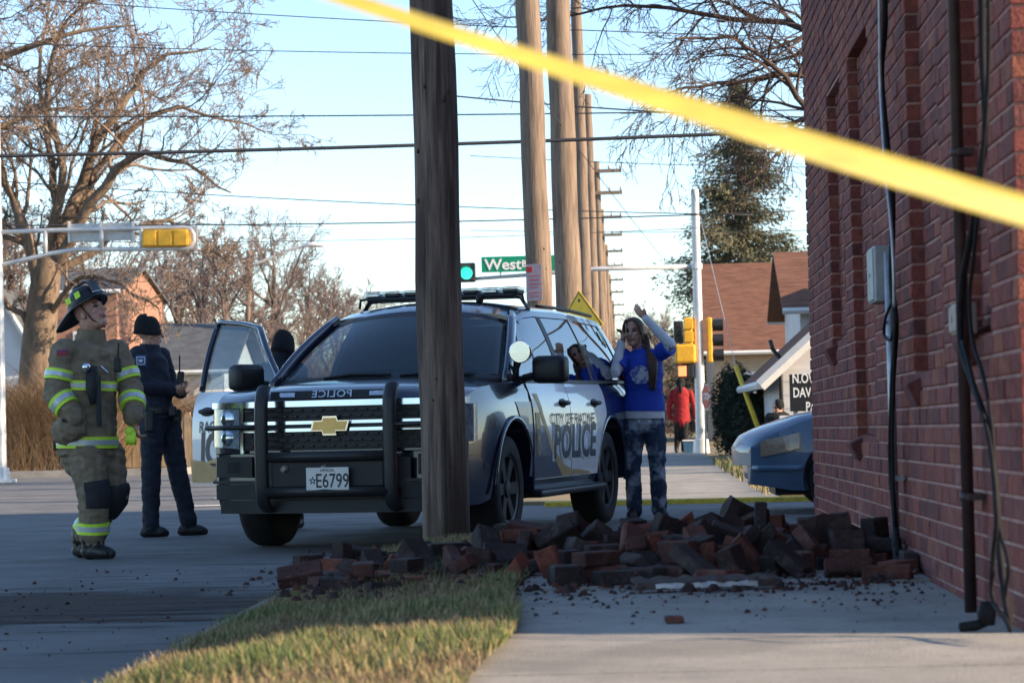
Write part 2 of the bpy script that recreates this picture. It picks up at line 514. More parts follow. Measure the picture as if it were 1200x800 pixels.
# courses of brick on the long wall and on the return at the corner
cand = []
n_c = int((HW - 0.02) / CH)
def in_rec(zc):
    return [(a, b) for a, b, z0, z1 in REC if z0 + .02 < zc < z1]
for k in range(-2, n_c):
    z0 = ZW - 0.10 + k * CH; zc = z0 + CH / 2
    if zc < ZW - .14: continue
    cuts = [(Y0, 0)]
    for a, b in in_rec(zc):
        cuts += [(a, 1), (b, 0)]
    cuts.append((Y1, None))
    for (a, lv), (b, _) in zip(cuts[:-1], cuts[1:]):
        x0 = WX + (RD if lv else 0)
        y = a - (0.1016 if k % 2 else 0.0)
        while y < b - 0.012:
            s0, s1 = max(a, y), min(b, y + 0.2032)
            if s1 - s0 > 0.02:
                cand.append((x0, s0, s1 - (JT if s1 < b else 0.0), z0, 0))
            y += 0.2032
    y = WX + 0.105                 # return: bricks along +x, bond turned at the corner
    x = WX + (0.1016 if k % 2 else 0.2032) + 0.0
    cand.append((None, x, 0, z0, 1))
def brick_mesh(x0, s0, s1, z0, mi):
    j = rng.uniform(-0.0025, 0.0025)
    b = MB()
    z1 = z0 + CH - JT
    e = 0.004
    vs = []
    for yy, zz, d in ((s0, z0, 0), (s1, z0, 0), (s1, z1, 0), (s0, z1, 0)):
        vs.append(W(x0 + .09, yy, zz))
    for yy, zz, d in ((s0, z0, 0), (s1, z0, 0), (s1, z1, 0), (s0, z1, 0)):
        vs.append(W(x0 + j + e, yy, zz))
    for yy, zz in ((s0 + e, z0 + e), (s1 - e, z0 + e), (s1 - e, z1 - e), (s0 + e, z1 - e)):
        vs.append(W(x0 + j + rng.uniform(-.001, .001), yy, zz))
    fs = [(0, 1, 2, 3)] + [(i, 4 + i, 4 + (i + 1) % 4, (i + 1) % 4) for i in range(4)] + [(4 + i, 8 + i, 8 + (i + 1) % 4, 4 + (i + 1) % 4) for i in range(4)] + [(11, 10, 9, 8)]
    return vs, fs
def vis_size(c):
    x0, s0, s1, z0, t = c
    if t: return -1
    px = VPX + F * (x0 / max(s0, 1)); ym = (s0 + s1) / 2
    py = VPY - 12 - F * (z0 - .88) / ym
    if not (0 < py < 790): return -0.5
    return 1.0 / ym ** 3
cand.sort(key=vis_size, reverse=True)
stuff = MB()
for i, c in enumerate(cand):
    x0, s0, s1, z0, t = c
    mi = rng.choice([0, 0, 1, 1, 2, 3, 4, 5])
    if t:                           # return bricks of the corner, up to 6 m along the front
        x = s0 - 0.2032
        while x < WX + 6:
            a = max(x, WX + .092)
            if x + .2 - a > .03:
                stuff.box((a - WX, -0.003 + rng.uniform(-.002, .002), z0 - ZW), (x + 0.2032 - JT - WX, 0.055, z0 + CH - JT - ZW), rng.randrange(6))
            x += 0.2032
        continue
    vs, fs = brick_mesh(x0, s0, s1, z0, mi)
    if i < 300:
        MB().add(vs, fs).build('brick', M_br[mi], wall)
    else:
        stuff.add(vs, fs, mi)
tag(stuff.build('brickwork', M_br, bld), kind='stuff')
# tilted sill bricks under the recesses
for (a, b, z0, z1) in REC:
    M = Matrix.Translation(Vector(W(WX + 0.012, b - 0.11, z0 - 0.012))) @ Matrix.Rotation(R(-24), 4, 'Y')
    s = MB()
    s.box((-0.055, -0.10, -0.055), (0.05, 0.10, 0.035), M=M, bev=0.006)
    s.build('sill_block', M_br[3], bld)
    s = MB(); s.box((WX + 0.01 - WX, a - Y0, z0 - ZW - .05), (0.05, b - Y0 - .2, z0 - ZW + .004)); s.build('sill', M_br[1], bld)

# ---------------------------------------------------------------- pipes, boxes and cables on the wall
M_pipe = mat('galvanised_conduit', (0.34, 0.36, 0.38), 0.45, 0.6, var=0.2, scale=20)
M_brownpipe = mat('brown_painted_pipe', (0.045, 0.024, 0.022), 0.5, var=0.3, scale=14)
M_cable = mat('black_cable', (0.012, 0.012, 0.014), 0.7, var=0.3, scale=30, spec=0.15)
M_box = mat('grey_meter_box', (0.33, 0.34, 0.34), 0.5, 0.2, var=0.15, scale=12)
M_beige = mat('beige_box', (0.33, 0.27, 0.23), 0.6, var=0.2, scale=10)
def wallpt(px, py, off):
    """point a few centimetres in front of the brick wall, where the photograph shows (px, py)"""
    d = fwd + RT * ((px - 600) / F) - UP * ((py - 400) / F)
    return CAM + d * ((WX - off) / d.x)
def smooth_path(pts, n=6):
    out = []
    for i in range(len(pts) - 1):
        p0 = pts[max(0, i - 1)]; p1 = pts[i]; p2 = pts[i + 1]; p3 = pts[min(len(pts) - 1, i + 2)]
        for k in range(n):
            t = k / n
            out.append(0.5 * ((2 * p1) + (p2 - p0) * t + (2 * p0 - 5 * p1 + 4 * p2 - p3) * t * t + (3 * p1 - p0 - 3 * p2 + p3) * t ** 3))
    out.append(pts[-1])
    return out
def wall_tube(name, pts, r, m, label, cat, off=0.03, n=8, extra=None):
    pp = smooth_path([wallpt(*p[:2], p[2] if len(p) > 2 else off) for p in pts])
    base = pp[-1].copy()
    o = MB().tube([p - base for p in pp], r, n).build(name, m, loc=base, smooth=True)
    return tag(o, label, cat)
# level pipes: keep plan position constant
def upright(name, px, py_b, z_top, r, m, label, cat, off, zb=None):
    b = wallpt(px, py_b, off)
    root = thing(name, (b.x, b.y, zb if zb is not None else b.z), label, cat)
    h = z_top - root.location.z
    MB().tube([(0, 0, 0), (0, 0, h * .5), (0, 0, h)], r, 10).build('pipe', m, root, smooth=True)
    for z in np.arange(0.35, h, 1.05):
        MB().tube([(0, 0, z - .012), (0, 0, z + .012)], r * 1.3, 10).build('clamp', m, root, smooth=True)
        MB().box((-.004, -r * 2.2, z - .01), (off - .004, r * 2.2, z + .01)).build('bracket', m, root)
    return root
upright('drain_pipe', 1137, 690, 6.0, 0.019, M_brownpipe, 'brown painted iron pipe running straight up the brick wall', 'pipe', 0.05, ZW)
upright('conduit', 1050, 640, 1.5, 0.016, M_pipe, 'grey metal conduit rising from rubble to a grey box on brick wall', 'conduit', 0.04, ZW)
def wall_box(name, px0, py0, px1, py1, off, m, label, cat):
    a = wallpt(px0, py1, off); b = wallpt(px1, py0, 0.0)
    yy0, yy1 = min(a.y, b.y), max(a.y, b.y)
    root = thing(name, (WX, (yy0 + yy1) / 2, min(a.z, b.z)), label, cat)
    h = abs(b.z - a.z); w = (yy1 - yy0) / 2
    MB().box((-off, -w, 0), (-0.002, w, h), bev=.008).build('case', m, root)
    MB().box((-off - .006, -w * .9, .01), (-off + .001, w * .9, h - .01), bev=.004).build('cover', m, root)
    for q in (-1, 1):
        MB().box((-off - .012, q * w * .6 - .008, h * .5 - .008), (-off - .004, q * w * .6 + .008, h * .5 + .008)).build('screw', M_pipe, root)
    return root
def wall_box2(name, Y, w, z0, h, off, m, label, cat):
    root = thing(name, (WX, Y, z0), label, cat)
    MB().box((-off, -w, 0), (-0.002, w, h), bev=.008).build('case', m, root)
    MB().box((-off - .006, -w * .9, .01), (-off + .001, w * .9, h - .01), bev=.004).build('cover', m, root)
    MB().box((-off - .012, -.008, h * .5 - .008), (-off - .004, .008, h * .5 + .008)).build('screw', M_pipe, root)
    return root
_b = wallpt(1042, 355, 0.0)
wall_box2('meter_box', _b.y, 0.13, _b.z, 0.23, 0.07, M_box, 'slim grey metal meter box on the brick wall beside black cables', 'meter box')
_b = wallpt(1142, 392, 0.0)
wall_box2('junction_box', _b.y, 0.09, _b.z, 0.098, 0.062, M_beige, 'beige junction box on brick wall with cables passing over it', 'junction box')
wall_tube('cable', [(1036, -60), (1037, 30), (1033, 90), (1040, 170), (1046, 240), (1045, 330), (1050, 380), (1046, 450), (1044, 540), (1048, 600), (1053, 650)], 0.0115, M_cable,
          'thick black cable loosely hung down brick wall past the meter box', 'cable', 0.055)
wall_tube('cable', [(1030, -60), (1031, 40), (1032, 110), (1038, 200), (1044, 260), (1047, 310), (1048, 360)], 0.006, M_pipe,
          'thin grey wire hanging beside the thick black cable', 'cable', 0.075)
wall_tube('cable', [(1047, 350), (1038, 372), (1036, 392), (1044, 398), (1049, 380), (1048, 420), (1046, 520), (1049, 640)], 0.006, M_cable,
          'thin black wire looping below the grey meter box', 'cable', 0.06)
wall_tube('cable', [(1150, -60), (1151, 60), (1155, 150), (1147, 210), (1139, 270), (1128, 330), (1126, 400), (1140, 450), (1157, 500), (1166, 560), (1171, 640), (1178, 700), (1184, 730)], 0.0105, M_cable,
          'heavy black cable curving across the wall over the beige box', 'cable', 0.075)
wall_tube('cable', [(1158, -60), (1158, 80), (1150, 200), (1141, 300), (1136, 350), (1140, 400), (1152, 440), (1161, 490), (1167, 560), (1171, 620), (1182, 660), (1178, 700), (1185, 736)], 0.006, M_cable,
          'thin black wire following the heavy cable down to the kerb side corner', 'cable', 0.085)
wall_tube('cable', [(1128, 400), (1144, 460), (1160, 520), (1168, 600), (1164, 650), (1163, 700), (1178, 725), (1184, 738)], 0.007, M_cable,
          'thin black wire bowing outward low on the corner of the wall', 'cable', 0.10)
b = wallpt(1156, 716, 0.10)
rt_ = thing('cable_connector', (b.x, b.y, ZW), 'black cable connector lying at the foot of the brick wall', 'connector')
MB().tube([(0, 0, .02), (0, 0, .05), (0.005, 0, .085)], [.022, .026, .02], 10).build('body', M_cable, rt_, smooth=True)
MB().tube([(-.075, -.01, .017), (-.03, 0, .02), (0, 0, .03)], [.013, .015, .013], 8).build('plug', M_cable, rt_, smooth=True)
# ================================================================ police truck
M_navy = mat('navy_paint', (0.010, 0.016, 0.040), 0.22, var=0.15, scale=3, coat=1.0)
M_white = mat('white_paint', (0.74, 0.76, 0.78), 0.3, var=0.04, scale=3, coat=0.8)
M_gold = mat('gold_vinyl', (0.42, 0.29, 0.13), 0.45, 0.2, var=0.15, scale=6)
M_slate = mat('slate_vinyl', (0.075, 0.09, 0.13), 0.35, var=0.12, scale=5, coat=0.5)
M_letter = mat('dark_lettering', (0.018, 0.024, 0.045), 0.4, var=0.1)
M_chrome = mat('chrome', (0.72, 0.74, 0.77), 0.12, 1.0, var=0.06, scale=6)
M_black = mat('black_plastic', (0.012, 0.012, 0.014), 0.5, var=0.2, scale=20)
M_matte = mat('black_powder_coat', (0.018, 0.018, 0.02), 0.42, var=0.2, scale=30)
M_rubber = mat('tyre_rubber', (0.014, 0.014, 0.015), 0.8, var=0.3, scale=25, bump=0.3)
M_steel = mat('steel_wheel', (0.028, 0.029, 0.032), 0.45, 0.3, var=0.2, scale=10)
M_interior = mat('dark_upholstery', (0.02, 0.021, 0.024), 0.8, var=0.2, scale=10)
M_lensgrey = mat('headlamp_reflector', (0.55, 0.56, 0.58), 0.15, 0.9, var=0.2, scale=30)
M_plate = mat('licence_plate', (0.72, 0.70, 0.64), 0.5, var=0.06)
M_amber = mat('amber_lens', (0.75, 0.28, 0.05), 0.3, var=0.1)
M_red = mat('red_lamp', (0.8, 0.02, 0.01), 0.3, emit=(1, .05, .02), emit_s=4.0)
M_gold2 = mat('gold_emblem', (0.62, 0.42, 0.16), 0.3, 0.6, var=0.08)

def glass_mat(name, tint, alpha_mix, rough=0.02):
    m = bpy.data.materials.new(name); m.use_nodes = True
    nt = m.node_tree; nt.nodes.remove(nt.nodes['Principled BSDF'])
    out = nt.nodes['Material Output']
    g = nt.nodes.new('ShaderNodeBsdfGlossy'); g.inputs['Roughness'].default_value = rough
    t = nt.nodes.new('ShaderNodeBsdfTransparent'); t.inputs['Color'].default_value = (*tint, 1)
    lw = nt.nodes.new('ShaderNodeLayerWeight'); lw.inputs['Blend'].default_value = 0.5
    fr = nt.nodes.new('ShaderNodeMath'); fr.operation = 'POWER'; fr.inputs[1].default_value = 4.5
    nt.links.new(lw.outputs['Facing'], fr.inputs[0])
    ad = nt.nodes.new('ShaderNodeMath'); ad.operation = 'ADD'; ad.inputs[1].default_value = alpha_mix; ad.use_clamp = True
    nz = nt.nodes.new('ShaderNodeTexNoise'); nz.inputs['Scale'].default_value = 1.6
    bp = nt.nodes.new('ShaderNodeBump'); bp.inputs['Strength'].default_value = 0.06
    nt.links.new(nz.outputs[0], bp.inputs['Height']); nt.links.new(bp.outputs[0], g.inputs['Normal'])
    mx = nt.nodes.new('ShaderNodeMixShader')
    nt.links.new(fr.outputs[0], ad.inputs[0]); nt.links.new(ad.outputs[0], mx.inputs[0])
    nt.links.new(t.outputs[0], mx.inputs[1]); nt.links.new(g.outputs[0], mx.inputs[2]); nt.links.new(mx.outputs[0], out.inputs[0])
    return m
M_glass = glass_mat('windscreen_glass', (0.62, 0.70, 0.72), 0.07)
M_tint = glass_mat('tinted_side_glass', (0.12, 0.13, 0.14), 0.26)
M_clear = glass_mat('clear_lens', (0.85, 0.88, 0.9), 0.06)

def make_wheel(parent, c, side, r=0.385, w=0.27, steel=M_steel, spokes=6, rimr=0.25):
    """wheel whose outer face looks along side*y"""
    M = Matrix.Translation(Vector(c)) @ Matrix.Rotation(R(-90) * side, 4, 'X')
    t = MB()
    t.lathe([(rimr - .005, -w / 2 + .01), (r * .80, -w / 2), (r * .95, -w / 2 + .02), (r, -w / 2 + .06), (r, w / 2 - .06), (r * .95, w / 2 - .02), (r * .80, w / 2), (rimr, w / 2 - .015), (rimr - .01, w / 2 - .05), (rimr - .01, -w / 2 + .05)], M, 36)
    root = MB().lathe([(rimr - .004, -w / 2 + .03), (rimr - .004, w / 2 - .022), (rimr - .022, w / 2 - .03), (rimr - .03, w / 2 - .09), (.05, w / 2 - .11), (.05, -w / 2 + .03)], M, 30).build('wheel', steel, parent, autosmooth=35)
    t.build('tyre', M_rubber, root, autosmooth=50)
    for k in range(spokes):
        Mk = M @ Matrix.Rotation(2 * math.pi * k / spokes, 4, 'Z')
        s = MB()
        s.add([Mk @ Vector(p) for p in ((.05, -.045, w / 2 - .10), (rimr - .02, -.06, w / 2 - .10), (rimr - .02, .06, w / 2 - .10), (.05, .045, w / 2 - .10),
              (.05, -.035, w / 2 - .04), (rimr - .02, -.045, w / 2 - .03), (rimr - .02, .045, w / 2 - .03), (.05, .035, w / 2 - .04))],
              [(0, 3, 2, 1), (4, 5, 6, 7), (0, 1, 5, 4), (1, 2, 6, 5), (2, 3, 7, 6), (3, 0, 4, 7)])
        s.build('spoke', steel, root)
    MB().lathe([(.0, w / 2 - .02), (.06, w / 2 - .025), (.07, w / 2 - .05), (.07, w / 2 - .09)], M, 20).build('hub_cap', steel, root, autosmooth=35)
    return root

def suv(loc, rz):
    T = thing('police_truck', loc, 'navy and white police truck with push bar, spotlight and one door open', 'police car', rz=rz)
    XF, XR = 2.56, -2.58
    # ---- surface functions (x forward, y left, z up)
    def hw(x):       # half width at mid height
        return interp(x, [-2.6, -2.45, -2.0, -1, 0, 1.2, 1.9, 2.25, 2.45, 2.58], [.90, .965, .995, 1.01, 1.015, 1.015, 1.005, .98, .945, .91])
    def prof(z):
        return interp(z, [.22, .30, .42, .60, .80, .95, 1.05, 1.12, 1.17], [.90, .955, .985, 1.0, 1.003, .995, .975, .95, .92])
    def side(x, z, off=0.0):
        return hw(x) * prof(z) + off
    def belt(x):
        return interp(x, [-2.6, -1, 1.0, 1.6, 2.3, 2.58], [1.17, 1.155, 1.15, 1.14, 1.10, 1.03])
    def hood(x, y):
        b = interp(x, [.9, 1.2, 1.7, 2.2, 2.42, 2.52, 2.58], [1.205, 1.19, 1.175, 1.145, 1.115, 1.07, 1.0])
        t = abs(y) / .95
        bulge = 0.018 * (1 if abs(y) < .52 else max(0, 1 - (abs(y) - .52) / .10))
        return b - .055 * t ** 3 + bulge * interp(x, [.9, 2.4], [1, .55])
    def zb(x):
        return interp(x, [-2.6, -2.3, -1.9, 1.9, 2.25, 2.58], [.42, .38, .36, .36, .30, .30])
    # ---- lower body: closed loft, arches cut out
    xs = [-2.58, -2.54, -2.40, -2.2, -2.0, -1.75, -1.5, -1.25, -1, -.5, 0, .5, .9, 1.05, 1.2, 1.4, 1.6, 1.8, 2.0, 2.15, 2.3, 2.40, 2.47, 2.52, 2.555]
    rings = []
    zt = [0, .12, .26, .45, .62, .78, .9, 1.0]
    for x in xs:
        b, z0 = belt(x), zb(x)
        L = []
        for t in zt:
            z = lerp(z0, b, t); L.append((side(x, z), z))
        y_e = L[-1][0]
        top = []
        for k in range(1, 7):
            y = y_e * (1 - .04 - .96 * (k - 1) / 5.0)
            zz = hood(x, y) if x > .85 else b + 0.01
            top.append((y, max(zz, b - .002)))
        half = L + top
        right = [(-y, z) for y, z in reversed(half[:-1])]
        wt = interp(x, [1.75, 2.1, 2.555], [0, .35, 1]); 
        rings.append([(x - wt * (.15 * (abs(y) / .9) ** 2.4 + .05 * (z - .6)), y, z) for y, z in half + right])
    zm = .68
    for sc_ in (.86, .7, .5, .3, .1, .01):       # close the bowed nose row by row
        rings.append([(2.555 - (.15 * (abs(p[1]) / .9) ** 2.4 + .05 * (zm + (p[2] - zm) * sc_ - .6)), p[1], zm + (p[2] - zm) * sc_) for p in rings[24]])
    body = MB().loft(rings).build('body', M_navy, T)
    def fix_normals(o):
        bm = bmesh.new(); bm.from_mesh(o.data); bmesh.ops.remove_doubles(bm, verts=bm.verts[:], dist=1e-5)
        bmesh.ops.recalc_face_normals(bm, faces=bm.faces[:]); bm.to_mesh(o.data); bm.free()
    fix_normals(body)
    cut = MB()
    for ax in (1.55, -1.40):
        for sgn in (-1, 1):
            M = Matrix.Translation((ax, sgn * .93, .40)) @ Matrix.Rotation(R(90), 4, 'X')
            cut.lathe([(.475, -.24), (.475, .24)], M, 32)
    co = cut.build('cutter', M_black, T)
    fix_normals(co)
    md = body.modifiers.new('b', 'BOOLEAN'); md.operation = 'DIFFERENCE'; md.object = co; md.solver = 'EXACT'
    me = evaluated(body); body.modifiers.clear(); body.data = me
    bpy.data.objects.remove(co)
    me.materials.clear(); me.materials.append(M_navy)
    me.polygons.foreach_set('use_smooth', [True] * len(me.polygons)); me.set_sharp_from_angle(angle=R(32))
    # arch lips and dark wheel wells, undertray
    for ax in (1.55, -1.40):
        for sgn in (-1, 1):
            pts = [(ax + .485 * math.cos(a), sgn * (side(ax, .45 + .3 * math.sin(a)) + .004), .40 + .485 * math.sin(a)) for a in np.linspace(-.1, math.pi + .1, 20)]
            MB().tube(pts, [(.014, .022)] * 20, 6, ref=(0, 1, 0)).build('arch_trim', M_navy, T, smooth=True)
    MB().box((-2.3, -.6, .26), (2.2, .6, .40)).build('chassis', M_black, T)
    MB().tube([(1.55, -.8, .36), (1.55, .8, .36)], .05, 8).build('axle', M_black, T)
    MB().tube([(-1.4, -.8, .36), (-1.4, .8, .36)], .07, 8).build('axle', M_black, T)
    for ax in (1.55, -1.40):
        for sgn in (-1, 1):
            make_wheel(T, (ax, sgn * .845, .385), sgn)
    # ---- greenhouse
    def rail(x):     # roof rail: y, z
        return (interp(x, [-2.3, -1.5, .3], [.70, .725, .715]), interp(x, [-2.35, -2.1, -1, .0, .3, .52], [1.66, 1.69, 1.715, 1.705, 1.68, 1.64]))
    A0, A1 = Vector((1.30, .89, 1.165)), Vector((.46, .70, 1.65))
    XB = {'A': (1.20, .50), 'B': (.04, -.06), 'B2': (-.08, -.17), 'C': (-1.04, -1.0), 'C2': (-1.22, -1.12), 'D': (-2.28, -2.02), 'E': (-2.48, -2.22)}
    def ws(xb, xt, t, off=0.0):      # ruled side wall of the cabin
        yb, zbm = side(xb, 1.12) - .012, belt(xb) - .005
        yt, ztp = rail(xt)
        bow = .022 * math.sin(math.pi * t)
        return Vector((lerp(xb, xt, t), lerp(yb, yt, t) + bow + off, lerp(zbm, ztp, t)))
    def mir(v, sgn): return (v.x, v.y * sgn, v.z)
    def side_patch(name, a, b, t0, t1, m, sgn, off, th, parent=T):
        s = MB()
        s.grid(lambda u, v: mir(ws(lerp(a[0], b[0], u), lerp(a[1], b[1], u), lerp(t0, t1, v), off), sgn), 6, 6, thick=(0, th * sgn, 0))
        return s.build(name, m, parent, smooth=False, autosmooth=40)
    for sgn in (1, -1):
        if sgn == 1:
            side_patch('window', XB['A'], XB['B'], .03, .93, M_tint, sgn, 0, -.006)
        side_patch('window', XB['B2'], XB['C'], .03, .93, M_tint, sgn, 0, -.006)
        side_patch('window', XB['C2'], XB['D'], .05, .92, M_tint, sgn, 0, -.006)
        side_patch('pillar', XB['B'], XB['B2'], 0, .96, M_black, sgn, .004, -.05)
        side_patch('pillar', XB['C'], XB['C2'], 0, .98, M_navy, sgn, .008, -.05)
        side_patch('pillar', XB['D'], XB['E'], 0, 1.0, M_navy, sgn, .008, -.06)
        # window surround, chrome line at the belt, divider of the quarter light
        side_patch('window_frame', (XB['A'][0], XB['A'][1]), XB['C'], .92, 1.0, M_navy, sgn, .008, -.03)
        side_patch('window_frame', XB['C2'], XB['D'], .91, 1.0, M_navy, sgn, .008, -.03)
        side_patch('belt_trim', (XB['B'][0], XB['B'][0]) if sgn < 0 else (XB['A'][0] - .05, XB['A'][0] - .05), (XB['E'][0], XB['E'][0]), -.01, .035, M_black, sgn, .010, -.01)
        if sgn == 1:
            side_patch('quarter_divider', (.66, .50), (.60, .44), .02, .94, M_black, sgn, .006, -.02)
        # A pillar
        pts = [mir(A0.lerp(A1, t) + Vector((0.02 * math.sin(math.pi * t), .015 * math.sin(math.pi * t), .02 * math.sin(math.pi * t))), sgn) for t in np.linspace(-.05, 1, 9)]
        MB().tube(pts, [(.055, .035)] * 9, 8, ref=(1, 0, .6)).build('pillar', M_navy, T, smooth=True)
    # roof
    def roof(u, v):
        x = lerp(.55, -2.34, u); yh, z = rail(x); y = lerp(-1, 1, v)
        yy = yh * y
        edge = max(0, abs(y) - .86) / .14
        return (x, yy * 1.012, z + .012 + .085 * (1 - abs(y) ** 2.4) * interp(x, [-2.34, -2.0, .1, .4, .55], [.45, .85, 1, .85, .55]) - .02 * edge ** 2)
    MB().grid(roof, 24, 20, thick=(0, 0, -.03)).build('roof', M_navy, T, autosmooth=40)
    # windscreen, bowed forward in the middle
    def wsc(u, v, off=0.0):
        y = lerp(-1, 1, u); t = lerp(.0, 1.0, v)
        xb = 1.30 + .14 * (1 - y * y); xt = .46 + .10 * (1 - y * y)
        zb_, zt_ = 1.175 + .025 * (1 - y * y), 1.655 + .075 * (1 - y * y)
        return Vector((lerp(xb, xt, t) + .02 * math.sin(math.pi * t) + off, y * lerp(.86, .675, t), lerp(zb_, zt_, t) + .015 * math.sin(math.pi * t)))
    MB().grid(lambda u, v: wsc(u, v), 18, 10, thick=(-.006, 0, -.003)).build('windscreen', M_glass, T, smooth=True)
    MB().grid(lambda u, v: wsc(u, lerp(.90, 1.0, v), .006), 18, 2, thick=(-.01, 0, -.004)).build('visor_band', M_navy, T, smooth=True)
    MB().grid(lambda u, v: wsc(u, lerp(-.05, .035, v), .008), 18, 2, thick=(-.01, 0, -.004)).build('cowl', M_black, T, smooth=True)
    for y0 in (-.55, .15):
        MB().tube([wsc((y0 + 1) / 2, .02, .02), wsc((y0 + .25 + 1) / 2, .05, .025), wsc((y0 + .62 + 1) / 2, .035, .03)], .010, 5).build('wiper', M_black, T)
    # rear hatch
    MB().grid(lambda u, v: (lerp(-2.50, -2.26, v), lerp(-1, 1, u) * lerp(.88, .68, v), lerp(1.16, 1.68, v)), 8, 6, thick=(.05, 0, 0)).build('rear_hatch', M_tint, T)
    # ---- interior
    MB().box((.80, -.82, .95), (1.26, .82, 1.15), bev=.06).build('dashboard', M_interior, T)
    for y in (-.42, .42):
        st = MB().box((-.35, y - .26, .75), (.25, y + .26, .98), bev=.08).build('seat', M_interior, T)
        MB().box((-.48, y - .25, .85), (-.28, y + .25, 1.45), bev=.08).build('seat_back', M_interior, st)
        MB().box((-.47, y - .13, 1.44), (-.34, y + .13, 1.58), bev=.05).build('head_rest', M_interior, st)
    MB().box((-1.45, -.7, .7), (-1.2, .7, 1.45), bev=.08).build('rear_seat', M_interior, T)
    pts = [(.72 + .06 * math.cos(a), .42 + .185 * math.sin(a), 1.12 + .175 * math.cos(a)) for a in np.linspace(0, 2 * math.pi, 25)]
    MB().tube(pts, .016, 6, caps=False).build('steering_wheel', M_interior, T, smooth=True)
    MB().box((.66, -.13, 1.55), (.69, .13, 1.63), bev=.01).build('rear_view_mirror', M_black, T)
    MB().tube([(.67, 0, 1.61), (.60, 0, 1.69)], .012, 6).build('mirror_stalk', M_black, T)
    MB().box((.55, -.2, 1.14), (.75, .04, 1.27), bev=.02).build('console_computer', M_interior, T)
    MB().add([(1.10, -.36, 1.16), (1.30, -.40, 1.178), (1.32, -.08, 1.185), (1.12, -.04, 1.168)], [(0, 1, 2, 3)]).build('paper', M_white, T)

    # ---- door panels (driver side closed; passenger front open)
    def door_panel(name, x0, x1, zlo, m, sgn, off=.006, parent=T, arch=None, ztop=None):
        s = MB()
        def f(u, v):
            x = lerp(x0, x1, u); zt_ = (belt(x) - .012) if ztop is None else ztop
            z = lerp(zlo, zt_, v)
            if arch and abs(z - .40) < .515:
                lim = arch + math.sqrt(.515 ** 2 - (z - .40) ** 2)
                x = max(x, lim)
            return (x, sgn * side(x, z, off), z)
        s.grid(f, 12, 14, thick=(0, -.02 * sgn, 0))
        return s.build(name, m, parent, autosmooth=40)
    for sgn in (1, -1):
        rd = door_panel('rear_door', -1.22, -.026, .43, M_white, sgn, arch=-1.40)
        if sgn == 1:
            fd = door_panel('front_door', -.014, 1.07, .43, M_white, sgn)
            doors = ((rd, -.92), (fd, .09))
        else:
            doors = ((rd, -.92),)
        for d, hx in doors:
            h = MB().tube([(hx - .10 * .0, sgn * side(hx, .98, .012), .985), (hx + .05, sgn * side(hx, .98, .034), .99), (hx + .15, sgn * side(hx, .98, .036), .99), (hx + .20, sgn * side(hx, .98, .012), .985)], [(.02, .016), (.026, .018), (.026, .018), (.02, .016)], 8).build('handle', M_black, d, smooth=True)
            MB().ell((hx + .10, sgn * side(hx, .98, .004), .985), (.11, .012, .038)).build('handle_cup', M_black, d, smooth=True)
        # fuel-side rear fender seam, sill step
        MB().box((-.98, sgn * .86, .30), (1.02, sgn * 1.06, .355), bev=.02).build('side_step', M_black, T)
        MB().box((-.92, sgn * .90, .352), (.96, sgn * 1.05, .362)).build('step_tread', M_steel, T)
        for x in (-.7, 0, .7):
            MB().box((x - .02, sgn * .6, .30), (x + .02, sgn * .9, .33)).build('step_bracket', M_black, T)
    # livery of the driver side: flat vinyl cut to shape, laid on the door skin
    def vinyl(name, poly, m, sgn, off, parent, shift=0.0):
        """poly (x, z); triangulated fine enough to follow the door"""
        bm = bmesh.new()
        vs = [bm.verts.new((x, 0, z)) for x, z in poly]
        bm.faces.new(vs)
        for zc in np.arange(.30, 1.2, .06):
            bmesh.ops.bisect_plane(bm, geom=bm.verts[:] + bm.edges[:] + bm.faces[:], plane_co=(0, 0, zc), plane_no=(0, 0, 1))
        for xc in np.arange(-2.4, 2.5, .2):
            bmesh.ops.bisect_plane(bm, geom=bm.verts[:] + bm.edges[:] + bm.faces[:], plane_co=(xc, 0, 0), plane_no=(1, 0, 0))
        for v in bm.verts:
            v.co.y = sgn * side(v.co.x, v.co.z, off)
        me = bpy.data.meshes.new(name); bm.to_mesh(me); bm.free(); me.materials.append(m)
        o = bpy.data.objects.new(name, me); COL.objects.link(o); o.parent = parent
        return o
    # slate blue field with badge at the front, gold sweep, white behind
    vinyl('slate_field', [(1.075, .44), (1.075, 1.02), (0.960, 1.02), (0.840, .86), (0.700, .72), (0.550, .60), (0.250, .44)], M_slate, 1, .0085, fd)
    vinyl('gold_sweep', [(1.000, 1.06), (0.890, 1.06), (0.800, .90), (0.650, .745), (0.480, .62), (0.200, .52), (-0.040, .485), (-0.040, .44), (0.260, .44), (0.560, .60), (0.710, .72), (0.850, .86)], M_gold, 1, .010, fd)
    vinyl('gold_sweep', [(-0.075, .485), (-0.350, .47), (-0.700, .44), (-0.075, .44)], M_gold, 1, .010, rd if False else fd)
    vinyl('slate_field', [(1.180, .46), (1.100, .46), (1.100, 1.00), (1.480, 1.00), (1.400, .88), (1.260, .82), (1.160, .62)], M_slate, 1, .004, body)
    # police badge on the slate field
    vinyl('badge', [(1.030, .66), (0.970, .60), (0.910, .66), (0.910, .92), (1.030, .92)], M_gold, 1, .0115, fd)
    vinyl('badge_field', [(1.015, .67), (0.970, .625), (0.925, .67), (0.925, .80), (1.015, .80)], M_slate, 1, .0130, fd)
    vinyl('badge_star', [(0.985, .72), (0.970, .67), (0.955, .72), (0.935, .735), (0.957, .75), (0.970, .785), (0.983, .75), (1.005, .735)], M_gold, 1, .0145, fd)
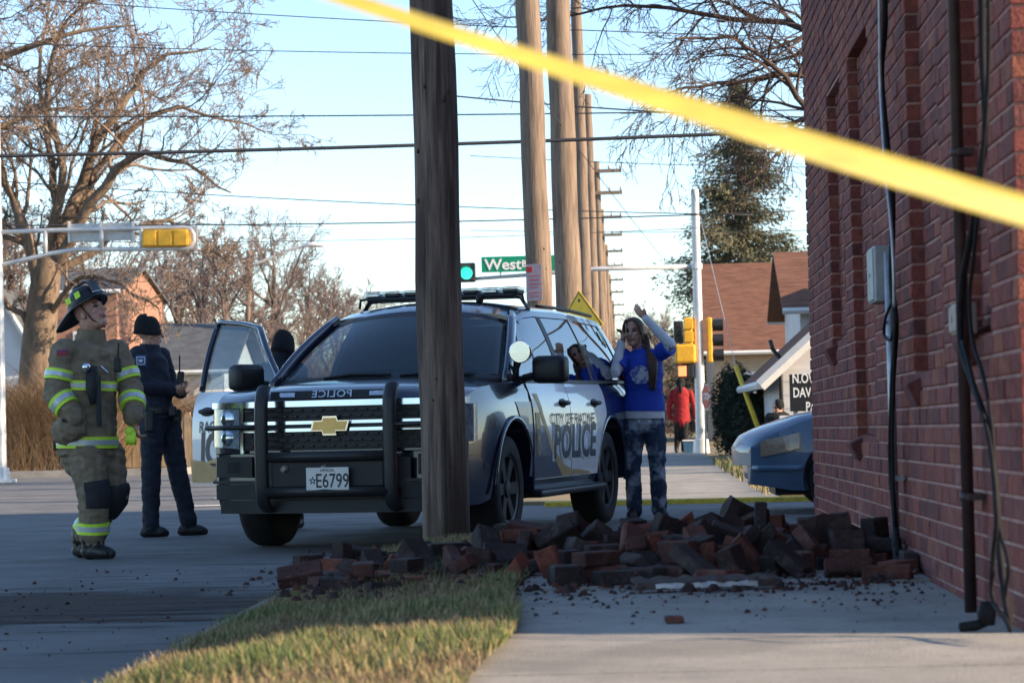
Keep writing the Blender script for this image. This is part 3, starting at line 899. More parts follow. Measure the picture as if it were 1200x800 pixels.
    def side_M(x, z, sgn, off):
        p = Vector((x, sgn * side(x, z, off), z)); dx = Vector((-sgn, 0, 0))
        up = Vector((0, sgn * (side(x, z + .1) - side(x, z - .1)), .2))
        return frame(p, dx, up)
    def wrap(o, sgn, off, x0=0):
        for v in o.data.vertices:
            b = 0.0 if True else 0
            v.co.y = sgn * (side(v.co.x, v.co.z, off) ) + (0)
        o.data.update()
    t = text_obj('lettering', 'CITY OF RACINE', .118, M_letter, fd, side_M(-.08, .865, 1, .02), bold=.0015, depth=0, sx=1.45, spacing=1.08); wrap(t, 1, .0135)
    t = text_obj('lettering', 'POLICE', .345, M_letter, fd, side_M(-.10, .685, 1, .02), bold=.012, depth=0, sx=1.12, shear=.12, spacing=1.05); wrap(t, 1, .0145)
    t = text_obj('lettering_outline', 'POLICE', .345, M_white, fd, side_M(-.07, .677, 1, .02), bold=.018, depth=0, sx=1.12, shear=.12, spacing=1.05); wrap(t, 1, .0125)
    # door gaps
    for x in (-.02, 1.076):
        s = MB().tube([(x, side(x, z, .003), z) for z in np.linspace(.43, 1.13, 8)], .005, 5)
        s.build('door_gap', M_black, T)

    # ---- open passenger door: own frame hinged at the front edge
    hinge = Vector((1.10, -1.0, 0))
    D = bpy.data.objects.new('open_door', None); COL.objects.link(D); D.parent = T; D.location = hinge
    D.rotation_euler = (0, 0, R(OPEN))
    def dl(x, z, off=0.0):      # closed position relative to the hinge
        return (x - hinge.x, -side(x, z, off) - hinge.y, z)
    s = MB(); s.grid(lambda u, v: dl(lerp(1.07, -.014, u), lerp(.43, belt(.5) - .01, v), .004), 12, 14, thick=(0, .035, 0)); s.build('door_skin', M_white, D, autosmooth=40)
    s = MB(); s.box((-1.12, .04, .46), (-.06, .13, 1.12), bev=.03); s.build('door_lining', M_interior, D)
    def dws(xb, xt, t, off):
        v = ws(xb, xt, t, off); return (v.x - hinge.x, -v.y - hinge.y, v.z)
    s = MB(); s.grid(lambda u, v: dws(lerp(XB['A'][0], XB['B'][0], u), lerp(XB['A'][1], XB['B'][1], u), lerp(.02, .93, v), 0), 6, 6, thick=(0, .006, 0)); s.build('window', M_glass, D, autosmooth=40)
    edge = [dws(XB['A'][0] + .02, XB['A'][0] + .02, 0, 0)]
    path = [dws(lerp(XB['A'][0], XB['A'][1], 0) + .02, XB['A'][1] + .02, t, .004) for t in np.linspace(0, .96, 9)] + \
           [dws(x, x, .97, .004) for x in np.linspace(XB['A'][1] - .05, XB['B'][1] + .04, 6)] + \
           [dws(XB['B'][0], XB['B'][1], t, .004) for t in np.linspace(.96, 0, 9)]
    MB().tube(path, [(.028, .022)] * len(path), 6).build('window_frame', M_navy, D, smooth=True)
    def dtext(o, off):
        for v in o.data.vertices:
            xx = v.co.x + hinge.x
            v.co.y = -side(xx, v.co.z, off) - hinge.y
    def dM(x, z):
        p = Vector(dl(x, z, .02)); return frame(p, (1, 0, 0), (0, 0, 1))
    # the vinyl reads from outside: front of the truck on the right hand
    t = text_obj('lettering', 'RACINE', .125, M_letter, D, dM(.30, .865), bold=.001, depth=0, sx=.94); dtext(t, .010)
    t = text_obj('lettering', 'ICE', .345, M_letter, D, dM(.31, .685), bold=.012, depth=0, sx=.85, shear=.12); dtext(t, .010)
    def dvinyl(name, poly, m, off):
        o = vinyl(name, poly, m, -1, off, D)
        for v in o.data.vertices:
            v.co.x -= hinge.x; v.co.y -= hinge.y
        return o
    dvinyl('slate_field', [(1.075, .44), (1.075, 1.02), (0.960, 1.02), (0.840, .86), (0.700, .72), (0.550, .60), (0.250, .44)], M_slate, .0085)
    dvinyl('gold_sweep', [(1.000, 1.06), (0.890, 1.06), (0.800, .90), (0.650, .745), (0.480, .66), (0.200, .60), (-0.040, .62), (-0.040, .44), (0.260, .44), (0.560, .60), (0.710, .72), (0.850, .86)], M_gold, .010)
    hh = MB().tube([dl(.12, .985, .012), dl(.15, .99, .034), dl(.24, .99, .036), dl(.28, .985, .012)], [(.02, .016), (.026, .018), (.026, .018), (.02, .016)], 8).build('handle', M_black, D, smooth=True)
    MB().ell(dl(.20, .985, .004), (.11, .012, .038)).build('handle_cup', M_black, D, smooth=True)
    # ---- side mirrors
    def mirror(parent, base, sgn, dirx=1):
        s = MB()
        s.box((-.10, -.13, -.10), (.06, .13, .10), M=Matrix.Translation(Vector(base) + Vector((.02, sgn * .20, .06))) @ Matrix.Rotation(R(-8 * sgn), 4, 'Z'), bev=.045)
        mo = s.build('side_mirror', M_black, parent, autosmooth=50)
        MB().tube([Vector(base), Vector(base) + Vector((.01, sgn * .10, .02))], [(.05, .03), (.045, .03)], 8).build('mirror_arm', M_black, mo)
    mirror(T, (1.06, .95, 1.17), 1)
    mirror(D, (-.10, .05, 1.17), -1)
    # spotlight on the driver pillar
    c = Vector((1.20, .97, 1.36))
    M = frame(c, (0, 1, .0), (0, 0, 1)) @ Matrix.Rotation(0, 4, 'X')
    sp = MB().lathe([(.0, -.10), (.05, -.09), (.078, -.03), (.084, .02), (.076, .03)], M, 22).build('spotlight', M_chrome, T, autosmooth=40)
    MB().lathe([(.0, .024), (.05, .024), (.074, .026), (.074, .031), (.0, .036)], M, 22).build('lens', M_clear, sp, autosmooth=40)
    MB().lathe([(.0, -.06), (.04, -.05), (.07, .018), (.066, .019), (.03, -.03)], M, 22).build('reflector', M_steel, sp, smooth=True)
    MB().tube([c + Vector((-.06, -.02, -.05)), (1.13, .92, 1.25), (1.16, .89, 1.17)], .018, 6).build('spotlight_arm', M_black, sp)
    # ---- front end
    gx = lambda y: 2.575 - .15 * (abs(y) / .9) ** 2.4
    def front_patch(name, y0, y1, z0, z1, off, m, th=.03, lean=.05, n=10, parent=T):
        s = MB()
        s.grid(lambda u, v: (gx(lerp(y0, y1, u)) + off - lean * (lerp(z0, z1, v) - .6), lerp(y0, y1, u), lerp(z0, z1, v)), n, 3, thick=(-th, 0, 0))
        return s.build(name, m, parent, autosmooth=40)
    gr = front_patch('grille', -.66, .66, .70, 1.0, .005, M_black)
    # hexagon mesh of the grille
    s = MB()
    for r_ in range(7):
        for q_ in range(17):
            y = -.62 + q_ * .0775 + (.0387 if r_ % 2 else 0); z = .725 + r_ * .041
            if .825 < z < .905: continue
            s.box((gx(y) + .008, y - .028, z - .006), (gx(y) + .018, y + .028, z + .006))
    tag(s.build('grille_mesh', M_matte, gr), kind='stuff')
    for (z0, z1, y_) in ((.995, 1.035, .93), (.875, .897, .66), (.825, .847, .66)):
        front_patch('chrome_bar', -y_, y_, z0, z1, .022, M_chrome, n=24)
    front_patch('grille_divider', -.66, .66, .848, .874, .012, M_black)
    for sgn in (-1, 1):
        front_patch('chrome_bar', sgn * .665, sgn * .69, .68, 1.0, .020, M_chrome, n=2)
        # headlamp wraps round the corner
        y0, y1 = sgn * .705, sgn * .925
        hl = MB().grid(lambda u, v: (gx(lerp(y0, y1, u)) + .012 - .30 * max(0, u - .55) ** 1.6 - .05 * (lerp(.715, .99, v) - .6), lerp(y0, y1, u) + sgn * .03 * u, lerp(.715 + .02 * u, .99, v)), 8, 5, thick=(-.04, 0, 0)).build('headlamp', mat('headlamp_housing', (.46, .49, .53), .35, .15, var=.35, scale=26), T, autosmooth=40)
        MB().grid(lambda u, v: (gx(lerp(y0, y1, u)) + .022 - .30 * max(0, u - .55) ** 1.6 - .05 * (lerp(.715, .99, v) - .6), lerp(y0, y1, u) + sgn * .03 * u, lerp(.715 + .02 * u, .99, v)), 8, 5, thick=(-.004, 0, 0)).build('lens', M_clear, hl, autosmooth=40)
        for z in (.79, .92):
            cy = sgn * .79
            Mh = frame((gx(cy) - .005, cy, z), (0, 1, 0), (0, 0, 1))
            MB().lathe([(0, .024), (.045, .022), (.055, .014), (.055, .0)], Mh, 16).build('projector', M_chrome, hl, autosmooth=40)
        # fog-lamp housing, lower bumper corner
        front_patch('bumper_inlay', sgn * .60, sgn * .90, .52, .66, .004, M_black, n=6)
        fl = front_patch('fog_lamp', sgn * .70, sgn * .80, .55, .62, .012, M_clear, n=2)
        MB().tube([(2.18, sgn * .34, .34), (2.32, sgn * .34, .30)], .018, 6).build('tow_hook', M_black, T)
    front_patch('lower_grille', -.55, .55, .40, .64, .004, M_black)
    front_patch('lower_bumper', -.90, .90, .365, .47, .008, M_black, n=16)
    front_patch('air_dam', -.86, .86, .27, .36, .01, M_black, n=14)
    front_patch('bumper_line', -.93, .93, .475, .495, .006, M_chrome if False else M_matte, n=14)
    # bow-tie shaped emblem
    q = [(-.135, -.036), (-.052, -.036), (-.045, -.065), (.052, -.065), (.046, -.036), (.125, -.036), (.145, .036), (.062, .036), (.055, .065), (-.045, .065), (-.051, .036), (-.118, .036)]
    Mq = frame((gx(0) + .028, 0, .861), (0, 1, 0), (0, 0, 1))
    em = MB().prism(q, 0, .012, M=Mq).build('emblem', M_chrome, T)
    MB().prism([(x * .9, y * .82) for x, y in q], .012, .017, M=Mq).build('emblem_face', M_gold2, em)
    # mirrored lettering between two light bars on the hood edge
    Mt = frame((2.535, 0, 1.075), (0, 1, 0), (-.35, 0, 1))
    plate = MB().box((-.45, -.03, -.012), (.45, .03, .0), M=Mt, bev=.004).build('hood_deflector', M_black, T)
    text_obj('lettering', 'POLICE', .072, M_lensgrey, plate, Mt @ Matrix.Translation((0, 0, .004)) @ Matrix.Diagonal((-1, 1, 1, 1)), bold=.001, depth=.001, sx=1.15, spacing=1.1)
    for sgn in (-1, 1):
        MB().box((sgn * .27, -.016, .0), (sgn * .38, .016, .006), M=Mt).build('marker_bar', M_lensgrey, plate)
    # push bar
    pb = bpy.data.objects.new('push_bar', None); COL.objects.link(pb); pb.parent = T
    for sgn in (-1, 1):
        y = sgn * .46
        pts = [(2.60, y, .30), (2.68, y, .36), (2.70, y, .55), (2.70, y, .80), (2.69, y, 1.0), (2.66, y, 1.09), (2.62, y, 1.13)]
        MB().tube(smooth_path([Vector(p) for p in pts], 3), [(.026, .05)] * 19, 8, ref=(1, 0, 0)).build('upright', M_matte, pb, smooth=True)
        MB().box((2.50, y - .03, .38), (2.68, y + .03, .44)).build('mount', M_matte, pb)
        MB().tube([(2.70, sgn * .48, .862), (2.68, sgn * .7, .862), (2.60, sgn * .90, .862)], .017, 8).build('wrap_bar', M_matte, pb, smooth=True)
    for z, r_ in ((.655, .035), (.42, .035)):
        MB().tube([(2.695, -.46, z), (2.705, 0, z), (2.695, .46, z)], [(r_ * .6, r_)] * 3, 8, ref=(1, 0, 0)).build('cross_bar', M_matte, pb, smooth=True)
    MB().box((2.66, -.40, .45), (2.675, .40, .63), bev=.01).build('mesh_panel', M_black, pb)
    for y in (-.31, -.03):
        MB().tube([(2.676, y, .58), (2.684, y + .02, .56)], [.028, .022], 7).build('siren_speaker', M_beige, pb)
    for y in (.66, .72):
        MB().ell((2.56, y, .60), (.012, .011, .011)).build('warning_lamp', M_red, T, smooth=True)
    # licence plate
    Ml = frame((2.722, .02, .505), (0, 1, 0), (0, 0, 1))
    pl = MB().box((-.152, -.076, -.004), (.152, .076, .0), M=Ml, bev=.003).build('licence_plate', M_plate, T)
    text_obj('lettering', 'E6799', .135, M_letter, pl, Ml @ Matrix.Translation((.035, -.018, .001)), bold=.001, depth=.0012, sx=.72)
    text_obj('lettering', 'OFFICIAL', .026, M_letter, pl, Ml @ Matrix.Translation((0, .057, .001)), depth=.0012)
    star = []
    for k in range(10):
        rr = .03 if k % 2 == 0 else .013; a = math.pi / 2 + k * math.pi / 5
        star.append((-.105 + rr * math.cos(a), -.012 + rr * math.sin(a)))
    MB().prism(star, .0, .002, M=Ml).build('star', M_letter, pl)
    MB().prism([(-.105 + (x + .105) * .45, -.012 + (y + .012) * .45) for x, y in star], .002, .003, M=Ml).build('star_centre', M_plate, pl)
    # ---- light bar
    lb = bpy.data.objects.new('light_bar', None); COL.objects.link(lb); lb.parent = T; lb.location = (-.10, 0, 1.815)
    MB().box((-.14, -.60, .0), (.14, .60, .035), bev=.015).build('base', M_black, lb)
    for k in range(8):
        y = -.56 + k * .16
        MB().box((-.13, y - .076, .036), (.13, y + .076, .085), bev=.02).build('lens', M_clear, lb)
        MB().box((-.11, y - .06, .037), (.11, y + .06, .07), bev=.01).build('lamp_module', M_steel if k % 3 else M_lensgrey, lb)
    for sgn in (-1, 1):
        MB().tube([(0, sgn * .52, .01), (0, sgn * .62, .0), (0, sgn * .68, -.09)], [(.05, .012)] * 3, 6, ref=(1, 0, 0)).build('foot', M_black, lb)
        MB().tube([(.10, sgn * .56, .03), (.10, sgn * .66, .02), (.10, sgn * .67, -.05)], .012, 6).build('hook', M_black, lb)
        # roof rails
        MB().tube([(x, sgn * (rail(x)[0] - .03), rail(x)[1] + .045) for x in np.linspace(-.3, -2.1, 8)], .014, 6).build('roof_rail', M_black, T, smooth=True)
    MB().ell((.05, .33, 1.81), (.05, .03, .05)).build('antenna', M_black, T, smooth=True)
    # sticker on the rear quarter glass and tail lamps
    MB().add([mir(ws(lerp(-1.98, -2.06, a), lerp(-1.98, -2.06, a) + .03, b, .012), 1) for a, b in ((0, .62), (1, .62), (1, .84), (0, .84))], [(0, 1, 2, 3)]).build('sticker', mat('green_sticker', (.06, .36, .12), .6, col2=(.6, .7, .55), scale=40, spread=.3), T)
    for sgn in (-1, 1):
        MB().box((-2.56, sgn * .80, .85), (-2.42, sgn * .96, 1.30), bev=.02).build('tail_lamp', mat('tail_lamp_red', (.25, .01, .01), .2, coat=.5), T)
    return T
OPEN = 54
SUV_H = R(13.0)                 # heading: towards the camera, turned 15 degrees
_hd = Vector((-math.sin(SUV_H), -math.cos(SUV_H), 0))
_fl = Vector((-1.0, 17.85, 0)) # left front wheel
_left = Vector((0, 0, 1)).cross(_hd)
_c0 = _fl - _hd * 1.55 - _left * .845
TRUCK = suv((_c0.x, _c0.y, 0.0), math.atan2(_hd.y, _hd.x))
# ================================================================ fallen bricks: dropped and settled by the rigid-body solver
M_rub = [mat('rubble_%d' % i, c, 0.92, var=0.35, scale=16, bump=0.8, bscale=70) for i, c in enumerate(
    [(0.066, 0.025, 0.020), (0.04, 0.021, 0.018), (0.10, 0.033, 0.022), (0.045, 0.031, 0.029), (0.028, 0.016, 0.015), (0.15, 0.043, 0.026)])]
for q in M_rub:
    layer_noise(q, (0.13, 0.11, 0.10), 7.0, 0.60, 0.76, amount=0.6)
def rough_brick(l, w, h, r, chip=0.5):
    """one brick with knocked edges; some are broken short at an uneven end"""
    bm = bmesh.new(); bmesh.ops.create_cube(bm, size=1.0)
    for v in bm.verts:
        v.co = Vector((v.co.x * l, v.co.y * w, v.co.z * h))
    bmesh.ops.bevel(bm, geom=bm.edges[:], offset=0.005, segments=1, affect='EDGES')
    if r.random() < chip:
        a = Vector((r.choice((-1, 1)), r.uniform(-.5, .5), r.uniform(-.6, .6))).normalized()
        k = l * r.uniform(.12, .46)
        res = bmesh.ops.bisect_plane(bm, geom=bm.verts[:] + bm.edges[:] + bm.faces[:], plane_co=a * k, plane_no=a, clear_outer=True)
        ed = [e for e in res['geom_cut'] if isinstance(e, bmesh.types.BMEdge)]
        bmesh.ops.holes_fill(bm, edges=ed)
    for v in bm.verts:
        v.co += Vector((r.uniform(-1, 1), r.uniform(-1, 1), r.uniform(-1, 1))) * 0.0022
    c = sum((v.co for v in bm.verts), Vector()) / len(bm.verts)
    for v in bm.verts: v.co -= c
    me = bpy.data.meshes.new('brick'); bm.to_mesh(me); bm.free()
    return me
rr = random.Random(21)
shapes = []
for i in range(26):
    sz = (.178, .084, .053)
    if i % 9 == 4: sz = (.178, .10, .075)
    me = rough_brick(*sz, rr, .45)
    me.materials.append(M_rub[i % 6])
    shapes.append(me)
N_BR = 300
bricks = []
def pile_h(x, y):
    return (0.62 + .38 * max(0, 1 - ((x - .3) / .9) ** 2)) * max(0.0, 1.0 - ((x + .1) / 1.75) ** 4) * max(0.0, 1 - ((y - 10.45) / 1.35) ** 2)
k = 0
while len(bricks) < N_BR:
    x = rr.uniform(-1.38, .98); y = rr.uniform(9.15, 11.9)
    if rr.random() > .18 + .82 * pile_h(x, y): continue
    o = bpy.data.objects.new('brick', shapes[rr.randrange(len(shapes))]); COL.objects.link(o)
    lay = len(bricks) / N_BR
    # lower layers fall flat and early, later ones tumble on top
    o.location = (x * (1 - .12 * lay), 10.4 + (y - 10.4) * (1 - .35 * lay), 0.36 + lay * 1.5 + rr.uniform(0, .05))
    fl = rr.random() < .55
    o.rotation_euler = (rr.gauss(0, .15 if fl else .9), rr.gauss(0, .15 if fl else .9), rr.uniform(0, 6.28) if rr.random() < .6 else rr.gauss(0, .5))
    bricks.append(o)
def settle(objs, passive, frames=95):
    sc = bpy.context.scene
    col = bpy.data.collections.new('rb'); 
    bpy.ops.rigidbody.world_add()
    rw = sc.rigidbody_world
    rw.collection = col
    rw.substeps_per_frame, rw.solver_iterations = 12, 14
    rw.point_cache.frame_start, rw.point_cache.frame_end = 1, frames + 5
    for o in passive + objs:
        col.objects.link(o)
    for o in passive:
        o.rigid_body.type = 'PASSIVE'; o.rigid_body.collision_shape = 'BOX'; o.rigid_body.friction = 0.9
    for o in objs:
        b = o.rigid_body; b.type = 'ACTIVE'; b.collision_shape = 'CONVEX_HULL'; b.friction = 0.85; b.restitution = 0.0
        b.mass = 2.0; b.linear_damping, b.angular_damping = 0.15, 0.35
        b.use_margin = True; b.collision_margin = 0.001
    for f in range(1, frames + 1):
        sc.frame_set(f)
    dg = bpy.context.evaluated_depsgraph_get()
    ms = [o.evaluated_get(dg).matrix_world.copy() for o in objs]
    bpy.ops.rigidbody.world_remove()
    sc.frame_set(1)
    bpy.data.collections.remove(col)
    for o, mw in zip(objs, ms):
        o.matrix_world = mw
pas = []
for a, b in (((-0.48, 5, -.5), (3, 16, ZW)), ((KX, 5, -.5), (-0.47, 16, .235)), ((-6, 5, -.5), (KX, 16, 0.0)), ((WX - .005, 5, 0), (2, 16, 4))):
    c = [(p + q) / 2 for p, q in zip(a, b)]
    pas.append(MB().box([p - r_ for p, r_ in zip(a, c)], [p - r_ for p, r_ in zip(b, c)]).build('floor_guide', M_conc, loc=c))
settle(bricks, pas)
for o in pas: bpy.data.objects.remove(o)
kept = []
for o in bricks:
    if o.location.z < -0.02 or o.location.y > 14 or o.location.x < KX - .12:
        bpy.data.objects.remove(o); continue
    kept.append(o)
tone = ['brown red', 'dark brown', 'bright red', 'grey dusted', 'sooty black', 'orange red']
for o in kept:
    ci = int(o.data.materials[0].name.split('_')[1])
    dim = [max(v.co[k] for v in o.data.vertices) - min(v.co[k] for v in o.data.vertices) for k in range(3)]
    kind_ = 'broken half brick' if dim[0] < .165 else ('thick doubled brick' if dim[2] > .08 else 'whole brick')
    x, z = o.location.x, o.location.z
    zone = ('on the grass verge end of the rubble' if x < -.5 else 'at the wall end of the rubble' if x > .62 else
            'high on top of the rubble heap' if z > ZW + .16 else 'low in the middle of the rubble heap')
    tag(o, '%s %s %s' % (tone[ci], kind_, zone), 'brick', '%s %ss %s' % (tone[ci], kind_, zone))
# single pieces that stand out
def place(name, me, M, label, cat):
    o = bpy.data.objects.new(name, me); COL.objects.link(o); o.matrix_world = M
    return tag(o, label, cat)
b1 = P(790, 725, 7.55)
me = rough_brick(.055, .05, .022, rr, 0); me.materials.append(M_rub[2])
place('brick_fragment', me, Matrix.Translation((b1.x, b1.y, ZW + .010)) @ Matrix.Rotation(.1, 4, 'Z'), 'small orange red brick fragment alone on the bare pavement', 'brick fragment')
# big mortared lump leaning on top
def lump(l, w, h, m, seed):
    bm = bmesh.new(); bmesh.ops.create_cube(bm, size=1.0)
    bmesh.ops.subdivide_edges(bm, edges=bm.edges[:], cuts=5, use_grid_fill=True)
    for v in bm.verts:
        v.co = Vector((v.co.x * l, v.co.y * w, v.co.z * h))
        n_ = noise.noise_vector(v.co * 11 + Vector((seed, 0, 0)))
        v.co += n_ * 0.016
    me = bpy.data.meshes.new('slab'); bm.to_mesh(me); bm.free(); me.materials.append(m)
    return me
c = P(886, 612, 11.1)
place('brickwork_slab', lump(.30, .10, .11, M_rub[4], 1), Matrix.Translation((c.x, c.y, c.z)) @ Matrix.Rotation(R(28), 4, 'Y') @ Matrix.Rotation(R(10), 4, 'Z'),
      'dark slab of mortared brickwork tilted on top of the rubble', 'slab')
c = P(968, 622, 10.2)
place('brickwork_slab', lump(.20, .14, .13, M_rub[1], 4), Matrix.Translation((c.x, c.y, c.z)) @ Matrix.Rotation(R(-8), 4, 'Y'),
      'blocky lump of mortared bricks resting against the brick wall', 'slab')
c = P(935, 655, 9.7)
# broken coping strip with a bright edge lying in front of the heap
M_wood = mat('weathered_timber', (0.085, 0.06, 0.05), 0.85, var=0.4, scale=9, stretch=(1, 8, 8), bump=0.5, bscale=40)
M_flash = mat('bare_aluminium_edge', (0.72, 0.73, 0.75), 0.35, 0.4, var=0.3, scale=30, col2=(.45, .44, .43))
a_, b_ = P(742, 688, 8.95), P(912, 676, 9.05)
d_ = (b_ - a_); L_ = Vector((d_.x, d_.y, 0)).length
st = thing('broken_timber_strip', (a_.x, a_.y, ZW), 'long broken timber strip with a bright white edge lying before the rubble', 'timber strip', rz=math.atan2(d_.y, d_.x))
n_ = 16
MB().loft([[(L_ * i / n_, -.035 + .006 * math.sin(i * 1.7), .004), (L_ * i / n_, .045, .004), (L_ * i / n_, .05, .045 + .006 * math.sin(i * 2.3)), (L_ * i / n_ + .01, -.03, .030 + .005 * math.sin(i * 3.1))] for i in range(n_ + 1)]).build('board', M_wood, st)
e0, e1 = .14 * L_, .84 * L_
MB().loft([[(lerp(e0, e1, i / 12), -.042, .008 + .003 * math.sin(i * 2)), (lerp(e0, e1, i / 12), -.030, .008), (lerp(e0, e1, i / 12), -.026, .026 + .004 * math.sin(i * 1.3)), (lerp(e0, e1, i / 12), -.040, .023 + .004 * math.sin(i * 2.9))] for i in range(13)]).build('bright_edge', M_flash, st)
# crumbs of brick and mortar over pavement and road
def crumbs(name, n, fn, smin, smax, mats, seed, label):
    r = random.Random(seed); mb = MB()
    for i in range(n):
        x, y, z = fn(r); s = smin + (smax - smin) * r.random() ** 3
        pts = []
        for k in range(6):
            a = k * 1.047 + r.uniform(-.3, .3); q = s * r.uniform(.55, 1)
            pts.append((x + q * math.cos(a), y + q * math.sin(a) * .8, z - .001))
        top = [(x + (p[0] - x) * .55 + r.uniform(-.1, .1) * s, y + (p[1] - y) * .55, z + s * r.uniform(.4, .8)) for p in pts[::2]]
        mb.add(pts + top, [(0, 1, 6), (1, 2, 7, 6), (2, 3, 7), (3, 4, 8, 7), (4, 5, 8), (5, 0, 6, 8), (6, 7, 8)], r.randrange(len(mats)))
    return tag(mb.build(name, mats), label, 'rubble', kind='stuff')
def f_pave(r):
    y = 9.3 - abs(r.gauss(0, .75)); x = r.uniform(-.42, 1.02)
    return x, y, ZW + .004
crumbs('brick_crumbs', 520, f_pave, .003, .015, M_rub[:5], 4, 'scattered crumbs of brick and mortar on the pavement before the heap')
def f_near(r):
    return r.uniform(-1.5, 1.0), r.uniform(8.8, 11.5), ZW + .01 + r.random() * .05
crumbs('brick_crumbs', 700, f_near, .006, .022, M_rub[:5], 6, 'small broken bits of brick between the fallen bricks')
crumbs('brick_crumbs', 170, lambda r: (r.uniform(-1.3, 1.0), r.uniform(8.75, 9.6), ZW + .002), .014, .045, M_rub[:5], 11, 'larger knocked off brick chunks along the front foot of the heap')
def f_road(r):
    return -2.3 + r.gauss(-.8, 1.1), r.uniform(9.5, 15.5), 0.003
crumbs('brick_crumbs', 420, lambda r: (lambda p: (min(p[0], KX - .17), p[1], p[2]))(f_road(r)), .004, .02, M_rub[:5], 8, 'brick crumbs scattered over the shaded road surface')
